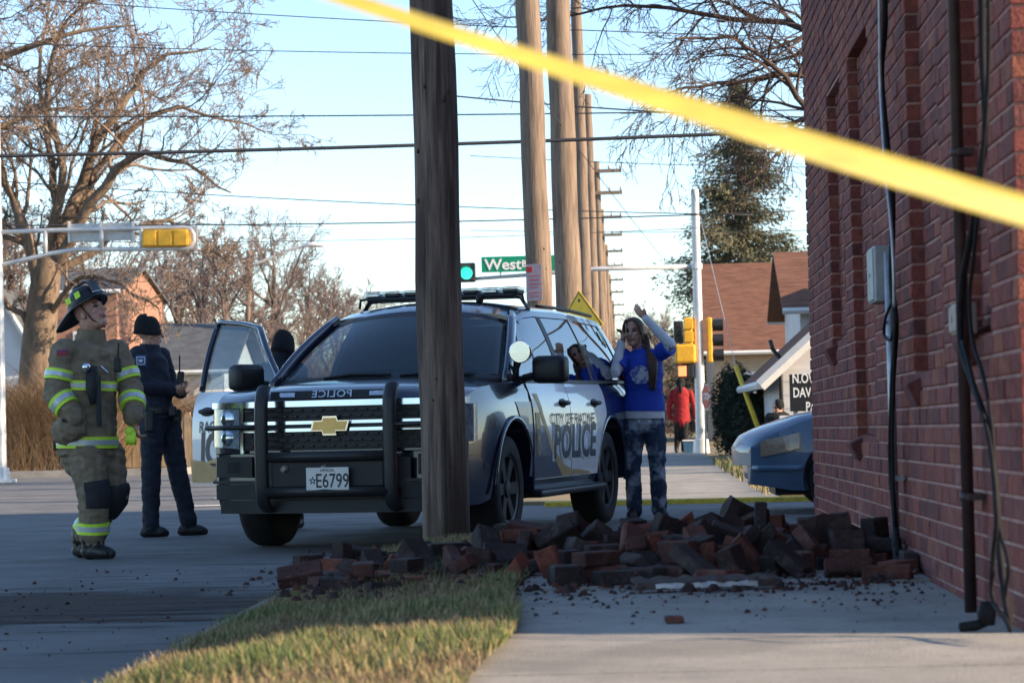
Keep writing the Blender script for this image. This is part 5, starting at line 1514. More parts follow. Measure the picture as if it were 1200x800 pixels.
# ---------------------------------------------------------------- woman on the phone, hand raised to her head
def phone_woman():
    root = P(757, 612, 21.3)
    T = thing('person', (root.x, root.y, 0), 'woman in blue shirt and bleached jeans phoning with one arm raised', 'person', 'people at the scene')
    b = Body((757, 612), F / 21.3); J = b.J
    fw = Vector((-.15, -1, 0))
    for (h, k, a, d) in ((J(744, 497), J(742, 555, -.02), J(744, 602, .02), -1), (J(766, 497), J(771, 555, -.02), J(773, 602, .02), 1)):
        b.limb([h, h.lerp(k, .35) + Vector((.006 * d, 0, 0)), k, k.lerp(a, .35), a], [.102, .092, .068, .070, .066], 'denim')
        boot(b, Vector((a.x, a.y + .03, 0)), Vector((a.x + .05 * d, a.y - .20, 0)), h=.08, w=.043)
    b.limb([J(755, 502), J(755, 490)], [(.160, .115), (.165, .115)], 'denim', 18, ref=(1, 0, 0))
    b.limb([J(755, 493), J(755, 482)], [(.168, .122), (.165, .118)], 'white', 18, ref=(1, 0, 0))
    TR = b.limb([J(755, 481), J(755, 462), J(754, 438), J(752, 420), J(750, 411)], [(.170, .122), (.160, .115), (.172, .122), (.160, .10), (.06, .06)], 'blue', 20, ref=(1, 0, 0))
    shR, shL = J(731, 420, -.02), J(773, 418, .0)
    # her right arm: folded up, phone at the ear
    elR, wrR = J(721, 442, -.16), J(728.5, 406, -.09)
    b.limb([shR, shR.lerp(elR, .62)], [.066, .062], 'blue'); b.limb([shR.lerp(elR, .3), elR, wrR], [.050, .048, .036], 'white')
    b.hand(wrR, (.22, .25, 1), (1, .2, 0), curl=.7, thumb=-1, size=.92)
    # her left arm: elbow out, hand over the head
    elL, wrL = J(786, 408, -.10), J(757, 377, -.10)
    b.limb([shL, shL.lerp(elL, .75)], [.066, .060], 'blue'); b.limb([shL.lerp(elL, .3), elL, wrL], [.052, .050, .034], 'white')
    b.hand(wrL, (-.75, -.1, .75), (-.3, -.8, -.3), curl=.35, thumb=1, size=.92)
    c = J(743, 394, -.03)
    b.limb([J(750, 414), c + Vector((.01, 0, -.05))], [.056, .052], 'skin')
    q, M3 = b.head(c, (-.30, -.94, .06), up=(-.08, 0, 1), size=.97)
    b.ell(q(0, .084, -.060), (.022, .012, .012), 'lip')
    b.finish(T, PM, .0078, {'blue': .006, 'denim': .007, 'white': .004}, smooth=2)
    # hair: cap of strands plus a pony tail over her left shoulder
    hr = bpy.data.objects.new('hair', None); COL.objects.link(hr); hr.parent = T
    s = MB(); rings = []
    for i in range(10):
        a = -.75 + i / 9 * (math.pi / 2 + .75)
        ring = []
        for t in np.linspace(0, 2 * math.pi, 26, endpoint=False):
            front = max(0, math.sin(t))
            z = .045 + .098 * math.sin(a)
            y = -.018 + .108 * math.cos(a) * math.sin(t)
            if front > 0 and a < .62: y = min(y, .020 + .022 * (a + .75))
            ring.append(q((.092 * math.cos(a) if a > 0 else .092) * math.cos(t) * (1 + .03 * math.sin(9 * t)), y, z))
        rings.append(ring)
    s.loft(rings).build('crown', M_hair, hr, smooth=True)
    for k in range(9):
        o = (k - 4) * .008
        pts = [q(-.06 + o, -.06, -.02), q(-.088 + o, -.02, -.09), J(760 + k * .9, 424, -.12), J(762 + k * .8, 440, -.15 - .008 * (k % 3)), J(761 + k * .7, 456 + 3 * (k % 3), -.145)]
        MB().tube(smooth_path(pts, 4), [.013] * 5 + [.016] * 8 + [.012, .010, .007, .004], 6).build('lock', M_hair, hr, smooth=True)
    for sx in (-1, 1):
        pts = [q(sx * .03, .075, .115), q(sx * .062, .068, .07), q(sx * .080, .040, .0), q(sx * .084, .015, -.075)]
        MB().tube(smooth_path(pts, 4), [(.018, .010)] * 13, 6).build('lock', M_hair, hr, smooth=True)
    HB = ([J(755, 485), J(755, 481), J(755, 474), J(755, 466)], [(.172, .126), (.172, .125), (.168, .122), (.162, .118)])
    band(T, *HB, 0, 1, M_blue, .006, 'shirt_hem', ref=(1, 0, 0))
    HW_ = ([J(755, 493.5), J(755, 489), J(755, 484)], [(.172, .126), (.172, .126), (.170, .124)])
    band(T, *HW_, 0, 1, M_whitecotton, .003, 'undershirt_hem', ref=(1, 0, 0))
    for a_, b_, k0, k1, ra in ((shR, elR, .20, .68, .070), (shL, elL, .20, .82, .069)):
        band(T, [a_.lerp(b_, t) for t in (k0, (k0 + k1) / 2, k1)], [(ra, ra), (ra, ra), (ra * 1.06, ra * 1.06)], 0, 1, M_blue, .006, 'sleeve_cuff')
    # flat white print on the shirt
    pr = MB(); M_print = mat('white_shirt_print', (.55, .57, .62), .8, col2=(.10, .13, .40), var=.1, scale=26, spread=.15)
    cx = J(751, 443)
    def onshirt(x, z): return Vector((cx.x + x, -.1395 - .004 + .10 * (x * x) / .03 * .25, cx.z + z))
    n_ = 28
    pts = [onshirt(0, 0)] + [onshirt(.085 * math.cos(t) * (1 + .08 * math.sin(5 * t)), .078 * math.sin(t)) for t in np.linspace(0, 2 * math.pi, n_, endpoint=False)]
    pr.add(pts, [(0, 1 + (i + 1) % n_, 1 + i) for i in range(n_)]).build('shirt_print', M_print, T)
    ph = thing('mobile_phone', root, 'dark mobile phone held at the ear of the woman in blue', 'phone')
    ph.location = (root.x + wrR.x + .035, root.y + wrR.y + .02, wrR.z + .04)
    MB().box((-.006, -.036, 0), (.006, .036, .13), bev=.004).build('case', M_black, ph)
    MB().box((.0055, -.032, .006), (.0075, .032, .124)).build('screen', M_tint, ph)
    return T
phone_woman()

# ---------------------------------------------------------------- far walkers
def red_walker():
    Yr = 56.0
    root = P(799, 533, Yr)
    T = thing('person', (root.x, root.y, .036), 'woman in red coat and dark trousers walking away on the pavement', 'person', 'people at the scene')
    b = Body((799, 533), F / Yr); J = b.J
    b.limb([J(796, 494), J(794, 512), J(793, 529)], [.10, .075, .055], 'black')
    b.limb([J(803, 494), J(802, 512, -.05), J(801, 529, .1)], [.10, .075, .055], 'black')
    boot(b, Vector((J(793, 530).x, -.05, 0)), Vector((J(793, 530).x, .2, 0)), w=.045); boot(b, Vector((J(801, 530).x, .1, 0)), Vector((J(801, 530).x, .32, 0)), w=.045)
    b.limb([J(799, 497), J(799, 480), J(798, 463), J(798, 456)], [(.20, .16), (.17, .14), (.20, .14), (.08, .08)], 'red', 16, ref=(1, 0, 0))
    b.limb([J(788, 463), J(784, 480), J(785, 493)], [.07, .062, .05], 'red'); b.limb([J(809, 463), J(814, 480), J(815, 492)], [.07, .062, .05], 'red')
    b.hand(J(785, 494), (0, 0, -1), (1, 0, 0)); b.hand(J(815, 493), (0, 0, -1), (-1, 0, 0), thumb=-1)
    b.limb([J(798, 462), J(798, 456)], [.055, .05], 'skin')
    q, M3 = b.head(J(798, 453), (.1, 1, 0))
    b.finish(T, PM, .012, {'red': .006})
    s = MB(); s.ell(q(0, -.02, .02), (.10, .115, .125)); s.build('hair', M_knit, T, smooth=True)
    MB().tube([q(0, -.09, .02), q(0, -.11, -.1), q(0, -.10, -.19)], [(.085, .04), (.10, .045), (.07, .03)], 10).build('hair_length', M_knit, T, smooth=True)
red_walker()
def yard_person():
    Yr = 38.0
    root = P(911, 548, Yr)
    T = thing('person', (root.x, root.y, .05), 'dark clothed person standing in the yard behind the blue car', 'person', 'people at the scene')
    b = Body((911, 541), F / Yr); J = b.J
    b.limb([J(907, 505), J(906, 520), J(906, 537)], [.10, .08, .06], 'navy'); b.limb([J(915, 505), J(916, 520), J(916, 537)], [.10, .08, .06], 'navy')
    for x in (906, 916): boot(b, Vector((J(x, 530).x, .0, 0)), Vector((J(x, 530).x - .1, -.2, 0)), w=.045)
    b.limb([J(911, 498), J(911, 488), J(912, 482), J(912, 477)], [(.19, .14), (.18, .14), (.19, .14), (.08, .08)], 'black', 16, ref=(1, 0, 0))
    b.limb([J(902, 482), J(900, 492), J(906, 497, -.2)], [.07, .06, .05], 'black'); b.limb([J(921, 482), J(924, 492), J(918, 498, -.2)], [.07, .06, .05], 'black')
    b.hand(J(906, 497, -.2), (0, -1, 0), (0, 0, -1)); b.hand(J(918, 498, -.2), (0, -1, 0), (0, 0, -1))
    q, M3 = b.head(J(912, 471), (-.7, -.7, -.2))
    b.finish(T, PM, .014)
    MB().ell(q(0, -.02, .03), (.088, .11, .10)).build('hair', M_knit, T, smooth=True)
yard_person()
# ================================================================ blue saloon car in the alley
M_bluecar = mat('slate_blue_paint', (0.095, 0.16, 0.25), 0.35, var=0.12, scale=4, coat=0.6)
def sedan(loc, rz):
    T = thing('saloon_car', loc, 'slate blue saloon car nosing out of the alley behind the brick wall', 'car', rz=rz)
    def hw(x): return interp(x, [-2.25, -2.1, -1.6, 0, 1.5, 1.9, 2.15, 2.25], [.72, .80, .86, .875, .865, .82, .74, .66])
    def prof(z): return interp(z, [.18, .28, .45, .60, .75, .86, .95], [.90, .96, 1.0, 1.0, .97, .93, .86])
    def side(x, z, off=0): return hw(x) * prof(z) + off
    def belt(x): return interp(x, [-2.25, -2.0, -1.2, .8, 1.2, 1.7, 2.05, 2.25], [.80, .90, .94, .92, .88, .80, .70, .58])
    def top(x): return interp(x, [-2.25, -2.0, -1.2, .8, 1.2, 1.7, 2.05, 2.18, 2.25], [.84, .95, 1.0, .97, .94, .855, .745, .68, .58])
    rings = []
    for x in [-2.25, -2.2, -2.1, -1.9, -1.6, -1.2, -.6, 0, .6, .9, 1.2, 1.45, 1.7, 1.85, 2.0, 2.1, 2.18, 2.22, 2.25]:
        b, z0 = belt(x), interp(x, [-2.25, -2, 1.8, 2.25], [.34, .22, .2, .26])
        half = [(side(x, lerp(z0, b, t)), lerp(z0, b, t)) for t in (0, .15, .35, .55, .75, .9, 1)]
        ye = half[-1][0]
        half += [(ye * (1 - .07 - .93 * k / 5), lerp(b, top(x), [.55, .8, .92, .98, 1, 1][k])) for k in range(6)]
        full = half + [(-y, z) for y, z in reversed(half[:-1])]
        w = interp(x, [1.6, 2.25], [0, 1])
        rings.append([(x - w * .16 * (abs(y) / .7) ** 2.2, y, z) for y, z in full])
    last = rings[-1]
    for sc_ in (.7, .35, .02):
        rings.append([(p[0], p[1], .42 + (p[2] - .42) * sc_) for p in last])
    body = MB().loft(rings).build('body', M_bluecar, T)
    cut = MB()
    for ax in (1.33, -1.33):
        for sg in (-1, 1):
            cut.lathe([(.345, -.22), (.345, .22)], Matrix.Translation((ax, sg * .82, .31)) @ Matrix.Rotation(R(90), 4, 'X'), 28)
    co = cut.build('cutter', M_black, T)
    for o in (body, co):
        bm = bmesh.new(); bm.from_mesh(o.data); bmesh.ops.remove_doubles(bm, verts=bm.verts[:], dist=1e-5); bmesh.ops.recalc_face_normals(bm, faces=bm.faces[:]); bm.to_mesh(o.data); bm.free()
    md = body.modifiers.new('b', 'BOOLEAN'); md.operation = 'DIFFERENCE'; md.object = co; md.solver = 'EXACT'
    me = evaluated(body); body.modifiers.clear(); body.data = me; bpy.data.objects.remove(co)
    me.materials.clear(); me.materials.append(M_bluecar)
    me.polygons.foreach_set('use_smooth', [True] * len(me.polygons)); me.set_sharp_from_angle(angle=R(35))
    for ax in (1.33, -1.33):
        for sg in (-1, 1):
            make_wheel(T, (ax, sg * .745, .305), sg, r=.305, w=.19, rimr=.19, spokes=5, steel=M_pipe)
    MB().box((-1.9, -.55, .16), (1.9, .55, .3)).build('chassis', M_black, T)
    def gh(x0b, x1b, x0t, x1t, name, m, sg, off):
        MB().grid(lambda u, v: (lerp(lerp(x0b, x1b, u), lerp(x0t, x1t, u), v), sg * (lerp(.80, .60, v) + off), lerp(.93, 1.36, v)), 4, 4, thick=(0, -.01 * sg, 0)).build(name, m, T)
    for sg in (-1, 1):
        gh(.95, -.05, .28, -.05, 'window', M_tint, sg, 0); gh(-.10, -1.10, -.10, -.85, 'window', M_tint, sg, 0)
        MB().tube([(1.02, sg * .80, .92), (.32, sg * .60, 1.38), (-.9, sg * .59, 1.38), (-1.55, sg * .76, .96)], [.035] * 4, 6).build('pillar', M_bluecar, T)
        MB().box((-.12, sg * .70, .93), (-.05, sg * .72, 1.37)).build('pillar', M_black, T)
        # wrap-round headlamp with amber corner
        def hlp(u, v):
            x = lerp(2.17, 1.74, u)
            z = lerp(lerp(.50, .565, u), min(belt(x) - .012, lerp(.64, .70, u)), v)
            yy = side(x, z)
            return (x - .16 * (yy / .7) ** 2.2 * interp(x, [1.6, 2.25], [0, 1]) + .010, sg * (yy + .014), z)
        hl = MB().grid(hlp, 8, 4, thick=(-.02, -.02 * sg, 0)).build('headlamp', mat('headlamp_amber', (.62, .42, .26), .3, .1, var=.2, scale=20), T, autosmooth=40)
        MB().grid(lambda u, v: [c + d for c, d in zip(hlp(u, v), (.006, .006 * sg, 0))], 8, 4).build('lens', M_clear, hl, smooth=True)
        MB().box((.72, sg * .86, .95), (.86, sg * 1.02, 1.06), bev=.03).build('side_mirror', M_bluecar, T)
        pts = [(x - .16 * (side(x, .40) / .7) ** 2.2 * interp(x, [1.6, 2.25], [0, 1]), sg * side(x, .40, .008), .40) for x in np.linspace(2.24, 1.72, 8)]
        MB().tube(pts, [(.012, .03)] * 8, 6, ref=(0, 1, 0)).build('bumper_strip', M_bluecar, T, smooth=True)
    MB().grid(lambda u, v: (lerp(.34, -.92, u), lerp(-.60, .60, v), 1.385 + .045 * (1 - (2 * v - 1) ** 2)), 8, 8, thick=(0, 0, -.03)).build('roof', M_bluecar, T, smooth=True)
    MB().grid(lambda u, v: (lerp(1.10, .36, v) + .06 * (1 - (2 * u - 1) ** 2), lerp(-1, 1, u) * lerp(.76, .58, v), lerp(.95, 1.38, v)), 8, 5).build('windscreen', M_tint, T, smooth=True)
    MB().grid(lambda u, v: (lerp(-1.62, -.92, v), lerp(-1, 1, u) * lerp(.74, .58, v), lerp(.97, 1.38, v)), 8, 5).build('rear_window', M_tint, T, smooth=True)
    MB().box((2.08, -.30, .50), (2.225, .30, .60), bev=.02).build('grille', M_black, T)
    MB().box((2.0, -.34, .29), (2.13, .34, .36), bev=.02).build('lower_grille', M_black, T)
    return T
sedan((0.90 + 2.22, 22.6, 0), math.pi)

# ================================================================ utility poles
M_pole = mat('weathered_pole_wood', (0.21, 0.155, 0.115), 0.9, var=0.3, scale=5, stretch=(6, 6, .35), bump=0.8, bscale=16)
layer_noise(M_pole, (0.11, 0.075, 0.055), 3.0, 0.53, 0.68, (3, 3, .5), amount=0.8)
M_polegrey = mat('grey_pole_wood', (0.17, 0.122, 0.095), 0.9, var=0.45, scale=5, stretch=(6, 6, .35), bump=0.8, bscale=16)
layer_noise(M_polegrey, (0.055, 0.034, 0.026), 2.2, 0.46, 0.60, (2.5, 2.5, .45), amount=0.9)
layer_noise(M_polegrey, (0.04, 0.026, 0.02), 9.0, 0.56, 0.66, (3, 3, .12), amount=0.8)
M_insul = mat('insulator_porcelain', (0.30, 0.30, 0.29), 0.3, var=0.1)
def utility_pole(px, Y, r0, r1, H, label, m, z0=0.0, lean=(0, 0), arms=0, armlen=1.2, knots=0, grp='utility poles along the street'):
    b = P(px, 560, Y)
    T = thing('utility_pole', (b.x, b.y, z0), label, 'utility pole', 'utility poles along the street')
    pts, rad = [], []
    for i in range(25):
        t = i / 24
        pts.append((lean[0] * t * H + .006 * math.sin(i * 1.3), lean[1] * t * H + .006 * math.cos(i * .9), t * H - .3 * (i == 0)))
        rad.append(lerp(r0, r1, t) * (1 + .02 * math.sin(i * 2.1)))
    MB().tube(pts, rad, 20).build('shaft', m, T, smooth=True)
    for k in range(arms):
        z = H - .35 - k * .75
        if z < 2: break
        x = lean[0] * z
        a = MB().box((x - armlen, -r1 - .1, z - .06), (x + armlen, -r1 - .002, z + .06)).build('crossarm', m, T)
        for q in (-.95, -.5, .5, .95):
            MB().lathe([(.02, 0), (.045, .03), (.045, .07), (.03, .09), (.04, .12), (.0, .15)], Matrix.Translation((x + q * armlen, -r1 - .05, z + .06)), 8).build('insulator', M_insul, a, smooth=True)
    rk = random.Random(int(px))
    for k in range(knots):
        z = rk.uniform(.8, 3.4); a = rk.uniform(-2.6, -.5)
        rr_ = lerp(r0, r1, z / H)
        MB().ell((lean[0] * z + rr_ * math.cos(a) * .98, rr_ * math.sin(a) * .98, z), (.008, .008, rk.uniform(.010, .022))).build('knot', M_brow, T, smooth=True)
    return T
utility_pole(521, 15.6, .146, .118, 10.5, 'thick weathered wooden utility pole directly in front of the police truck', M_polegrey, 0.0, (-.004, 0), 2, 1.2, 9)
p2 = utility_pole(641, 29.0, .158, .120, 10.5, 'wooden utility pole carrying a red and white parking sign', M_pole, 0.0, (-.016, 0), 2, 1.2, 4)
utility_pole(674, 35.0, .195, .15, 11.0, 'stout sunlit wooden utility pole just behind the yellow diamond sign', M_pole, 0.0, (-.012, 0), 2, 1.2, 4)
for i, (px, Y) in enumerate(((692, 52), (702, 68), (710, 86), (714, 106), (718, 128), (721, 155), (724, 190))):
    utility_pole(px, Y, .16, .11, 9.6, 'far wooden utility pole standing %s beyond the stout sunlit pole' % ('first', 'second', 'third', 'fourth', 'fifth', 'sixth', 'seventh')[i], M_pole, 0.0, (-.006, 0), 0 if i < 2 else 2, .85)
# hardware: wire running down the near pole, bracket on the stout pole
# ---------------------------------------------------------------- overhead wires
M_wire = mat('overhead_wire', (0.05, 0.05, 0.055), 0.6, var=0.2)
def wire(a, b, Ya, Yb, r, label, sag=.0, n=28):
    """span through two picture points, carried on past both picture edges"""
    A, B = P(*a, Ya), P(*b, Yb)
    d = B - A; A2, B2 = A - d * .6, B + d * .6
    pts = []
    for i in range(n + 1):
        t = i / n; p = A2.lerp(B2, t); p.z += sag * ((2 * t - 1) ** 2 - .2); pts.append(p)
    o0 = pts[n // 2].copy()
    o = MB().tube([p - o0 for p in pts], r, 5).build('overhead_wire', M_wire, loc=o0, smooth=True)
    return tag(o, label, 'wire', 'overhead wires')
wire((0, 183), (945, 153), 31, 31, .024, 'thick black overhead cable spanning the street above the traffic light', .15)
wire((0, 137), (945, 129), 40, 40, .012, 'thin dark overhead wire just above the thick black cable', .15)
wire((160, 264), (640, 257), 44, 44, .012, 'dark overhead wire at the level of the left traffic signal', .1)
wire((240, 228), (640, 246), 48, 48, .010, 'thin overhead wire sloping down to the wooden poles', .1)
wire((160, 56), (640, 64), 40, 40, .008, 'faint overhead wire high above the street near the tape', .1)
wire((160, 8), (640, 34), 38, 38, .008, 'faint overhead wire sloping high across the pale sky', .1)
wire((0, 248), (230, 262), 50, 50, .008, 'thin overhead wire passing behind the metal sign panel', .1)
wire((300, 283), (640, 275), 52, 52, .007, 'low thin overhead wire beside the street lamp', .1)
wire((690, 126), (960, 138), 36, 36, .012, 'overhead wire running from the stout pole toward the brick building', .1)
wire((700, 190), (950, 196), 60, 60, .009, 'pale overhead wire crossing in front of the spruce', .1)
wire((700, 272), (950, 270), 70, 70, .010, 'overhead wire crossing the lower part of the spruce', .1)
wire((660, 150), (800, 330), 35, 56, .006, 'thin service wire slanting down toward the metal signal pole', .3)

# ================================================================ signals and signs
M_white_metal = mat('pale_painted_metal', (0.62, 0.62, 0.60), 0.4, 0.3, var=0.12, scale=6)
M_sigyel = mat('signal_yellow', (0.80, 0.42, 0.03), 0.5, var=0.12, scale=10)
M_alum = mat('bare_aluminium', (0.48, 0.48, 0.47), 0.5, 0.5, var=0.1, scale=6)
M_signgreen = mat('sign_green', (0.0, 0.24, 0.13), 0.5, var=0.06)
M_signwhite = mat('sign_white', (0.78, 0.78, 0.76), 0.5, var=0.04)
M_signyellow = mat('sign_yellow', (0.85, 0.52, 0.01), 0.5, var=0.06)
M_signred = mat('sign_red', (0.55, 0.03, 0.03), 0.5, var=0.08)
M_greenlamp = mat('green_signal_lamp', (0.05, 0.6, 0.4), 0.4, emit=(0.04, 0.75, 0.50), emit_s=0.75)
M_orange = mat('orange_walk_lamp', (0.8, 0.25, 0.1), 0.5, emit=(1, .25, .08), emit_s=0.8)
M_darklens = mat('dark_signal_lens', (0.03, 0.03, 0.03), 0.3)
# left: pole with trombone arm and horizontal yellow signal, seen from behind
b = P(1, 565, 42.0)
T = thing('traffic_signal', (b.x, b.y, 0), 'white metal signal pole with long double arm and horizontal yellow traffic light', 'traffic signal')
def L(px, py, d=0.0):
    q = P(px, py, 42.0); return Vector((q.x - b.x, d, q.z))
MB().tube([(0, 0, 0), (0, 0, .25), (0, 0, .26), (0, 0, 3), (0, 0, 7.2)], [.16, .15, .105, .10, .085], 16).build('pole', M_white_metal, T, autosmooth=40)
MB().box((-.22, -.22, 0), (.22, .22, .06), bev=.01).build('base_plate', M_white_metal, T)
MB().tube([L(-1, 272), L(60, 270), L(140, 268), L(215, 266.5), L(223, 268), L(227, 275), L(227, 282), L(224, 289), L(216, 291), L(150, 292), L(90, 292), L(60, 297), L(30, 304), L(-1, 311)], .038, 8).build('double_arm', M_white_metal, T, smooth=True)
for x, y0, y1 in ((53, 270, 297), (119, 268, 292), (166, 267, 292)):
    MB().tube([L(x, y0), L(x, y1)], .04, 8).build('strut', M_white_metal, T, smooth=True)
hd = MB().box(L(168, 290, -.12), L(222, 269, .12), bev=.03).build('signal_head', M_sigyel, T)
for k in range(3):
    c = L(177 + k * 18, 279.5)
    MB().box((c.x - .115, -.15, c.z - .13), (c.x + .115, -.115, c.z + .13), bev=.02).build('section_back', M_sigyel, hd)
    MB().lathe([(.10, 0), (.105, .16)], Matrix.Translation((c.x, .12, c.z)) @ Matrix.Rotation(R(-90), 4, 'X'), 14).build('visor', M_black, hd)
MB().box(L(163, 294, .13), L(230, 264, .15), bev=.01).build('back_plate', M_alum, T)
pnl = MB().box(L(79, 283, .08), L(156, 260, .11), bev=.008).build('sign_panel', M_alum, T)
for x in (80, 117, 155):
    MB().box(L(x - 1, 284, .04), L(x + 1, 259, .085)).build('panel_rail', M_white_metal, pnl)
# right: galvanised pole with signals, arm over the street carrying the street-name sign and a green light
Yp = 55.0
b = P(822, 531, Yp)
T = thing('traffic_signal', (b.x, b.y, .036), 'tall grey metal signal pole with arm, street sign and yellow signal heads', 'traffic signal')
def L(px, py, d=0.0, Y=Yp):
    q = P(px, py, Y); return Vector((q.x - b.x, d, q.z - .036))
MB().tube([(0, 0, 0), (0, 0, .3), (0, 0, .31), (0, 0, 3), (0, 0, 5.75)], [.19, .16, .115, .10, .085], 16).build('pole', M_white_metal, T, autosmooth=40)
arm = MB().tube([L(816, 312), L(700, 315), L(620, 322), L(525, 329)], [.055, .05, .045, .035], 10).build('arm', M_white_metal, T, smooth=True)
MB().lathe([(.13, 0), (.13, .12)], Matrix.Translation(L(816, 312) - Vector((0, 0, .06))), 14).build('arm_clamp', M_white_metal, T)
hd = MB().box(L(496, 332, -.14), L(557, 308, .10), bev=.03).build('signal_head', M_darklens, T)
for k in range(3):
    c = L(507 + k * 20, 320.5)
    Mz = Matrix.Translation((c.x, -.14, c.z)) @ Matrix.Rotation(R(90), 4, 'X')
    MB().lathe([(0, .012), (.10, .008), (.135, 0), (.135, -.02)], Mz, 18).build('lens', M_greenlamp if k == 2 else M_darklens, hd, autosmooth=40)
    MB().tube([Mz @ Vector((.15 * math.cos(a), .15 * math.sin(a), .10)) for a in np.linspace(-.3, math.pi + .3, 14)], [(.10, .006)] * 14, 6, ref=(0, 1, 0)).build('visor', M_darklens, hd)
c0, c1 = L(565, 320), L(652, 301)
sg = MB().box((c0.x, -.20, c0.z), (c1.x, -.18, c1.z + .03), bev=.006).build('street_name_sign', M_signgreen, T)
for q in (.25, .75):
    x = lerp(c0.x, c1.x, q); MB().box((x - .02, -.19, c0.z - .05), (x + .02, -.02, c0.z + .05)).build('bracket', M_alum, sg)
Mw = frame(((L(590, 310)).x, -.207, (c0.z + c1.z) / 2), (1, 0, 0), (0, 0, 1))
text_obj('lettering', 'West', .33, M_signwhite, sg, Mw, bold=.007, depth=.003, sx=1.08)
Mw = frame((L(616, 310).x, -.207, (c0.z + c1.z) / 2 + .01), (1, 0, 0), (0, 0, 1))
text_obj('lettering', 'Bl', .20, M_signwhite, sg, Mw, bold=.005, depth=.003)
def vhead(x0, y0, x1, y1, d0, d1, m, name, face):
    a, c = L(x0, y1, d0), L(x1, y0, d1)
    hd = MB().box(a, c, bev=.03).build(name, m, T)
    n_ = 3; h = (c.z - a.z) / n_
    for k in range(n_):
        z = a.z + (k + .5) * h; cx = (a.x + c.x) / 2
        if face == 'x':
            MB().lathe([(.02, 0), (h * .40, .0), (h * .42, .24), (h * .40, .24)], Matrix.Translation((c.x, (d0 + d1) / 2, z)) @ Matrix.Rotation(R(90), 4, 'Y'), 14).build('visor', M_darklens, hd, autosmooth=40)
        else:
            MB().box((cx - h * .36, d0 - .03, z - h * .40), (cx + h * .36, d0 + .005, z + h * .40), bev=.02).build('section_back', m, hd)
    return hd
vhead(803, 372, 811, 418, -.16, .14, M_sigyel, 'signal_head', 'back')
vhead(790, 375, 801, 402, .30, .55, M_darklens, 'signal_head', 'back')
vhead(829, 372, 834, 425, -.14, .14, M_sigyel, 'signal_head', 'x')
wk = MB().box(L(791, 426, -.20), L(815, 403, .10), bev=.05).build('walk_signal', M_sigyel, T)
wk = MB().box(L(794, 443, -.1), L(813, 426.5, .12), bev=.03).build('walk_signal', M_darklens, T)
MB().box(L(795, 441, -.12), L(804, 428.5, -.09), bev=.01).build('orange_hand', M_orange, wk)
for y in (376, 414, 435):
    MB().tube([L(803, y), L(822, y)], .03, 8).build('bracket', M_sigyel, T)
# small stop sign face turned aside, on the same pole
oc = [(.29 * math.cos(R(22.5 + 45 * k)), .29 * math.sin(R(22.5 + 45 * k))) for k in range(8)]
T2 = thing('stop_sign', P(829, 531, 53.0) * Vector((1, 1, 0)), 'small red stop sign turned edgewise beside the grey signal pole', 'stop sign', rz=R(70))
zc = P(829, 465, 53.0).z
MB().tube([(0, .03, 0), (0, .03, zc + .3)], .022, 8).build('post', M_alum, T2)
pl = MB().prism(oc, 0, .006, M=Matrix.Translation((0, 0, zc)) @ Matrix.Rotation(R(90), 4, 'X')).build('plate', M_signwhite, T2)
MB().prism([(x * .93, y * .93) for x, y in oc], .006, .009, M=Matrix.Translation((0, 0, zc)) @ Matrix.Rotation(R(90), 4, 'X')).build('face', M_signred, pl)
text_obj('lettering', 'STOP', .20, M_signwhite, pl, frame((0, -.011, zc), (1, 0, 0), (0, 0, 1)), bold=.006, depth=.002, sx=.85)
b = P(808, 531, 55.6)
T3 = thing('blue_bin', (b.x, b.y, .036), 'small blue bin standing at the foot of the signal pole', 'bin')
M_binblue = mat('bin_blue', (.05, .13, .22), .5, var=.15)
MB().loft([[(-.11, -.11, 0), (.11, -.11, 0), (.11, .11, 0), (-.11, .11, 0)], [(-.14, -.14, .26), (.14, -.14, .26), (.14, .14, .26), (-.14, .14, .26)]]).build('tub', M_binblue, T3)
MB().box((-.155, -.155, .255), (.155, .155, .285), bev=.01).build('rim', M_signwhite, T3)
# yellow diamond sign by the poles
b = P(684, 560, 30.5)
T4 = thing('warning_sign', (b.x, b.y, 0), 'yellow diamond warning sign on a post behind the police truck', 'road sign', rz=R(-48))
zc = P(684, 381, 30.5).z
MB().box((-.02, .008, 0), (.02, .04, zc + .3)).build('post', M_alum, T4)
dm = [(.43, 0), (0, .43), (-.43, 0), (0, -.43)]
Mf = Matrix.Translation((0, 0, zc)) @ Matrix.Rotation(R(90), 4, 'X')
pl = MB().prism(dm, 0, .005, M=Mf).build('plate', M_signyellow, T4)
for k in range(4):
    (x0, y0), (x1, y1) = dm[k], dm[(k + 1) % 4]
    MB().prism([(x0 * .94, y0 * .94), (x1 * .94, y1 * .94), (x1 * .90, y1 * .90), (x0 * .90, y0 * .90)], .005, .007, M=Mf).build('border', M_black, pl)
MB().lathe([(.0, .012), (.02, .01), (.02, .005)], Mf @ Matrix.Translation((0, .30, 0)), 8).build('bolt', M_black, pl)
# parking plate strapped to the second pole
c = P(626, 331, 28.84)
T5 = thing('parking_sign', (c.x, c.y, c.z - .21), 'narrow white parking plate with red print strapped to a wooden pole', 'road sign', rz=R(-12))
MB().box((-.095, -.004, 0), (.095, .0, .42), bev=.003).build('plate', mat('sign_white_pink', (.42, .33, .36), .6, var=.15), T5)
for z0, z1, w in ((.33, .39, .05), (.285, .292, .075), (.235, .245, .06), (.19, .197, .07), (.15, .157, .05), (.09, .097, .07), (.05, .057, .06)):
    MB().box((-w if z0 < .3 else -.09, -.007, z0), (w if z0 < .3 else -.02, -.0035, z1)).build('red_print', M_signred, T5)
MB().box((-.05, .0, .18), (.05, .06, .24)).build('strap', M_alum, T5)
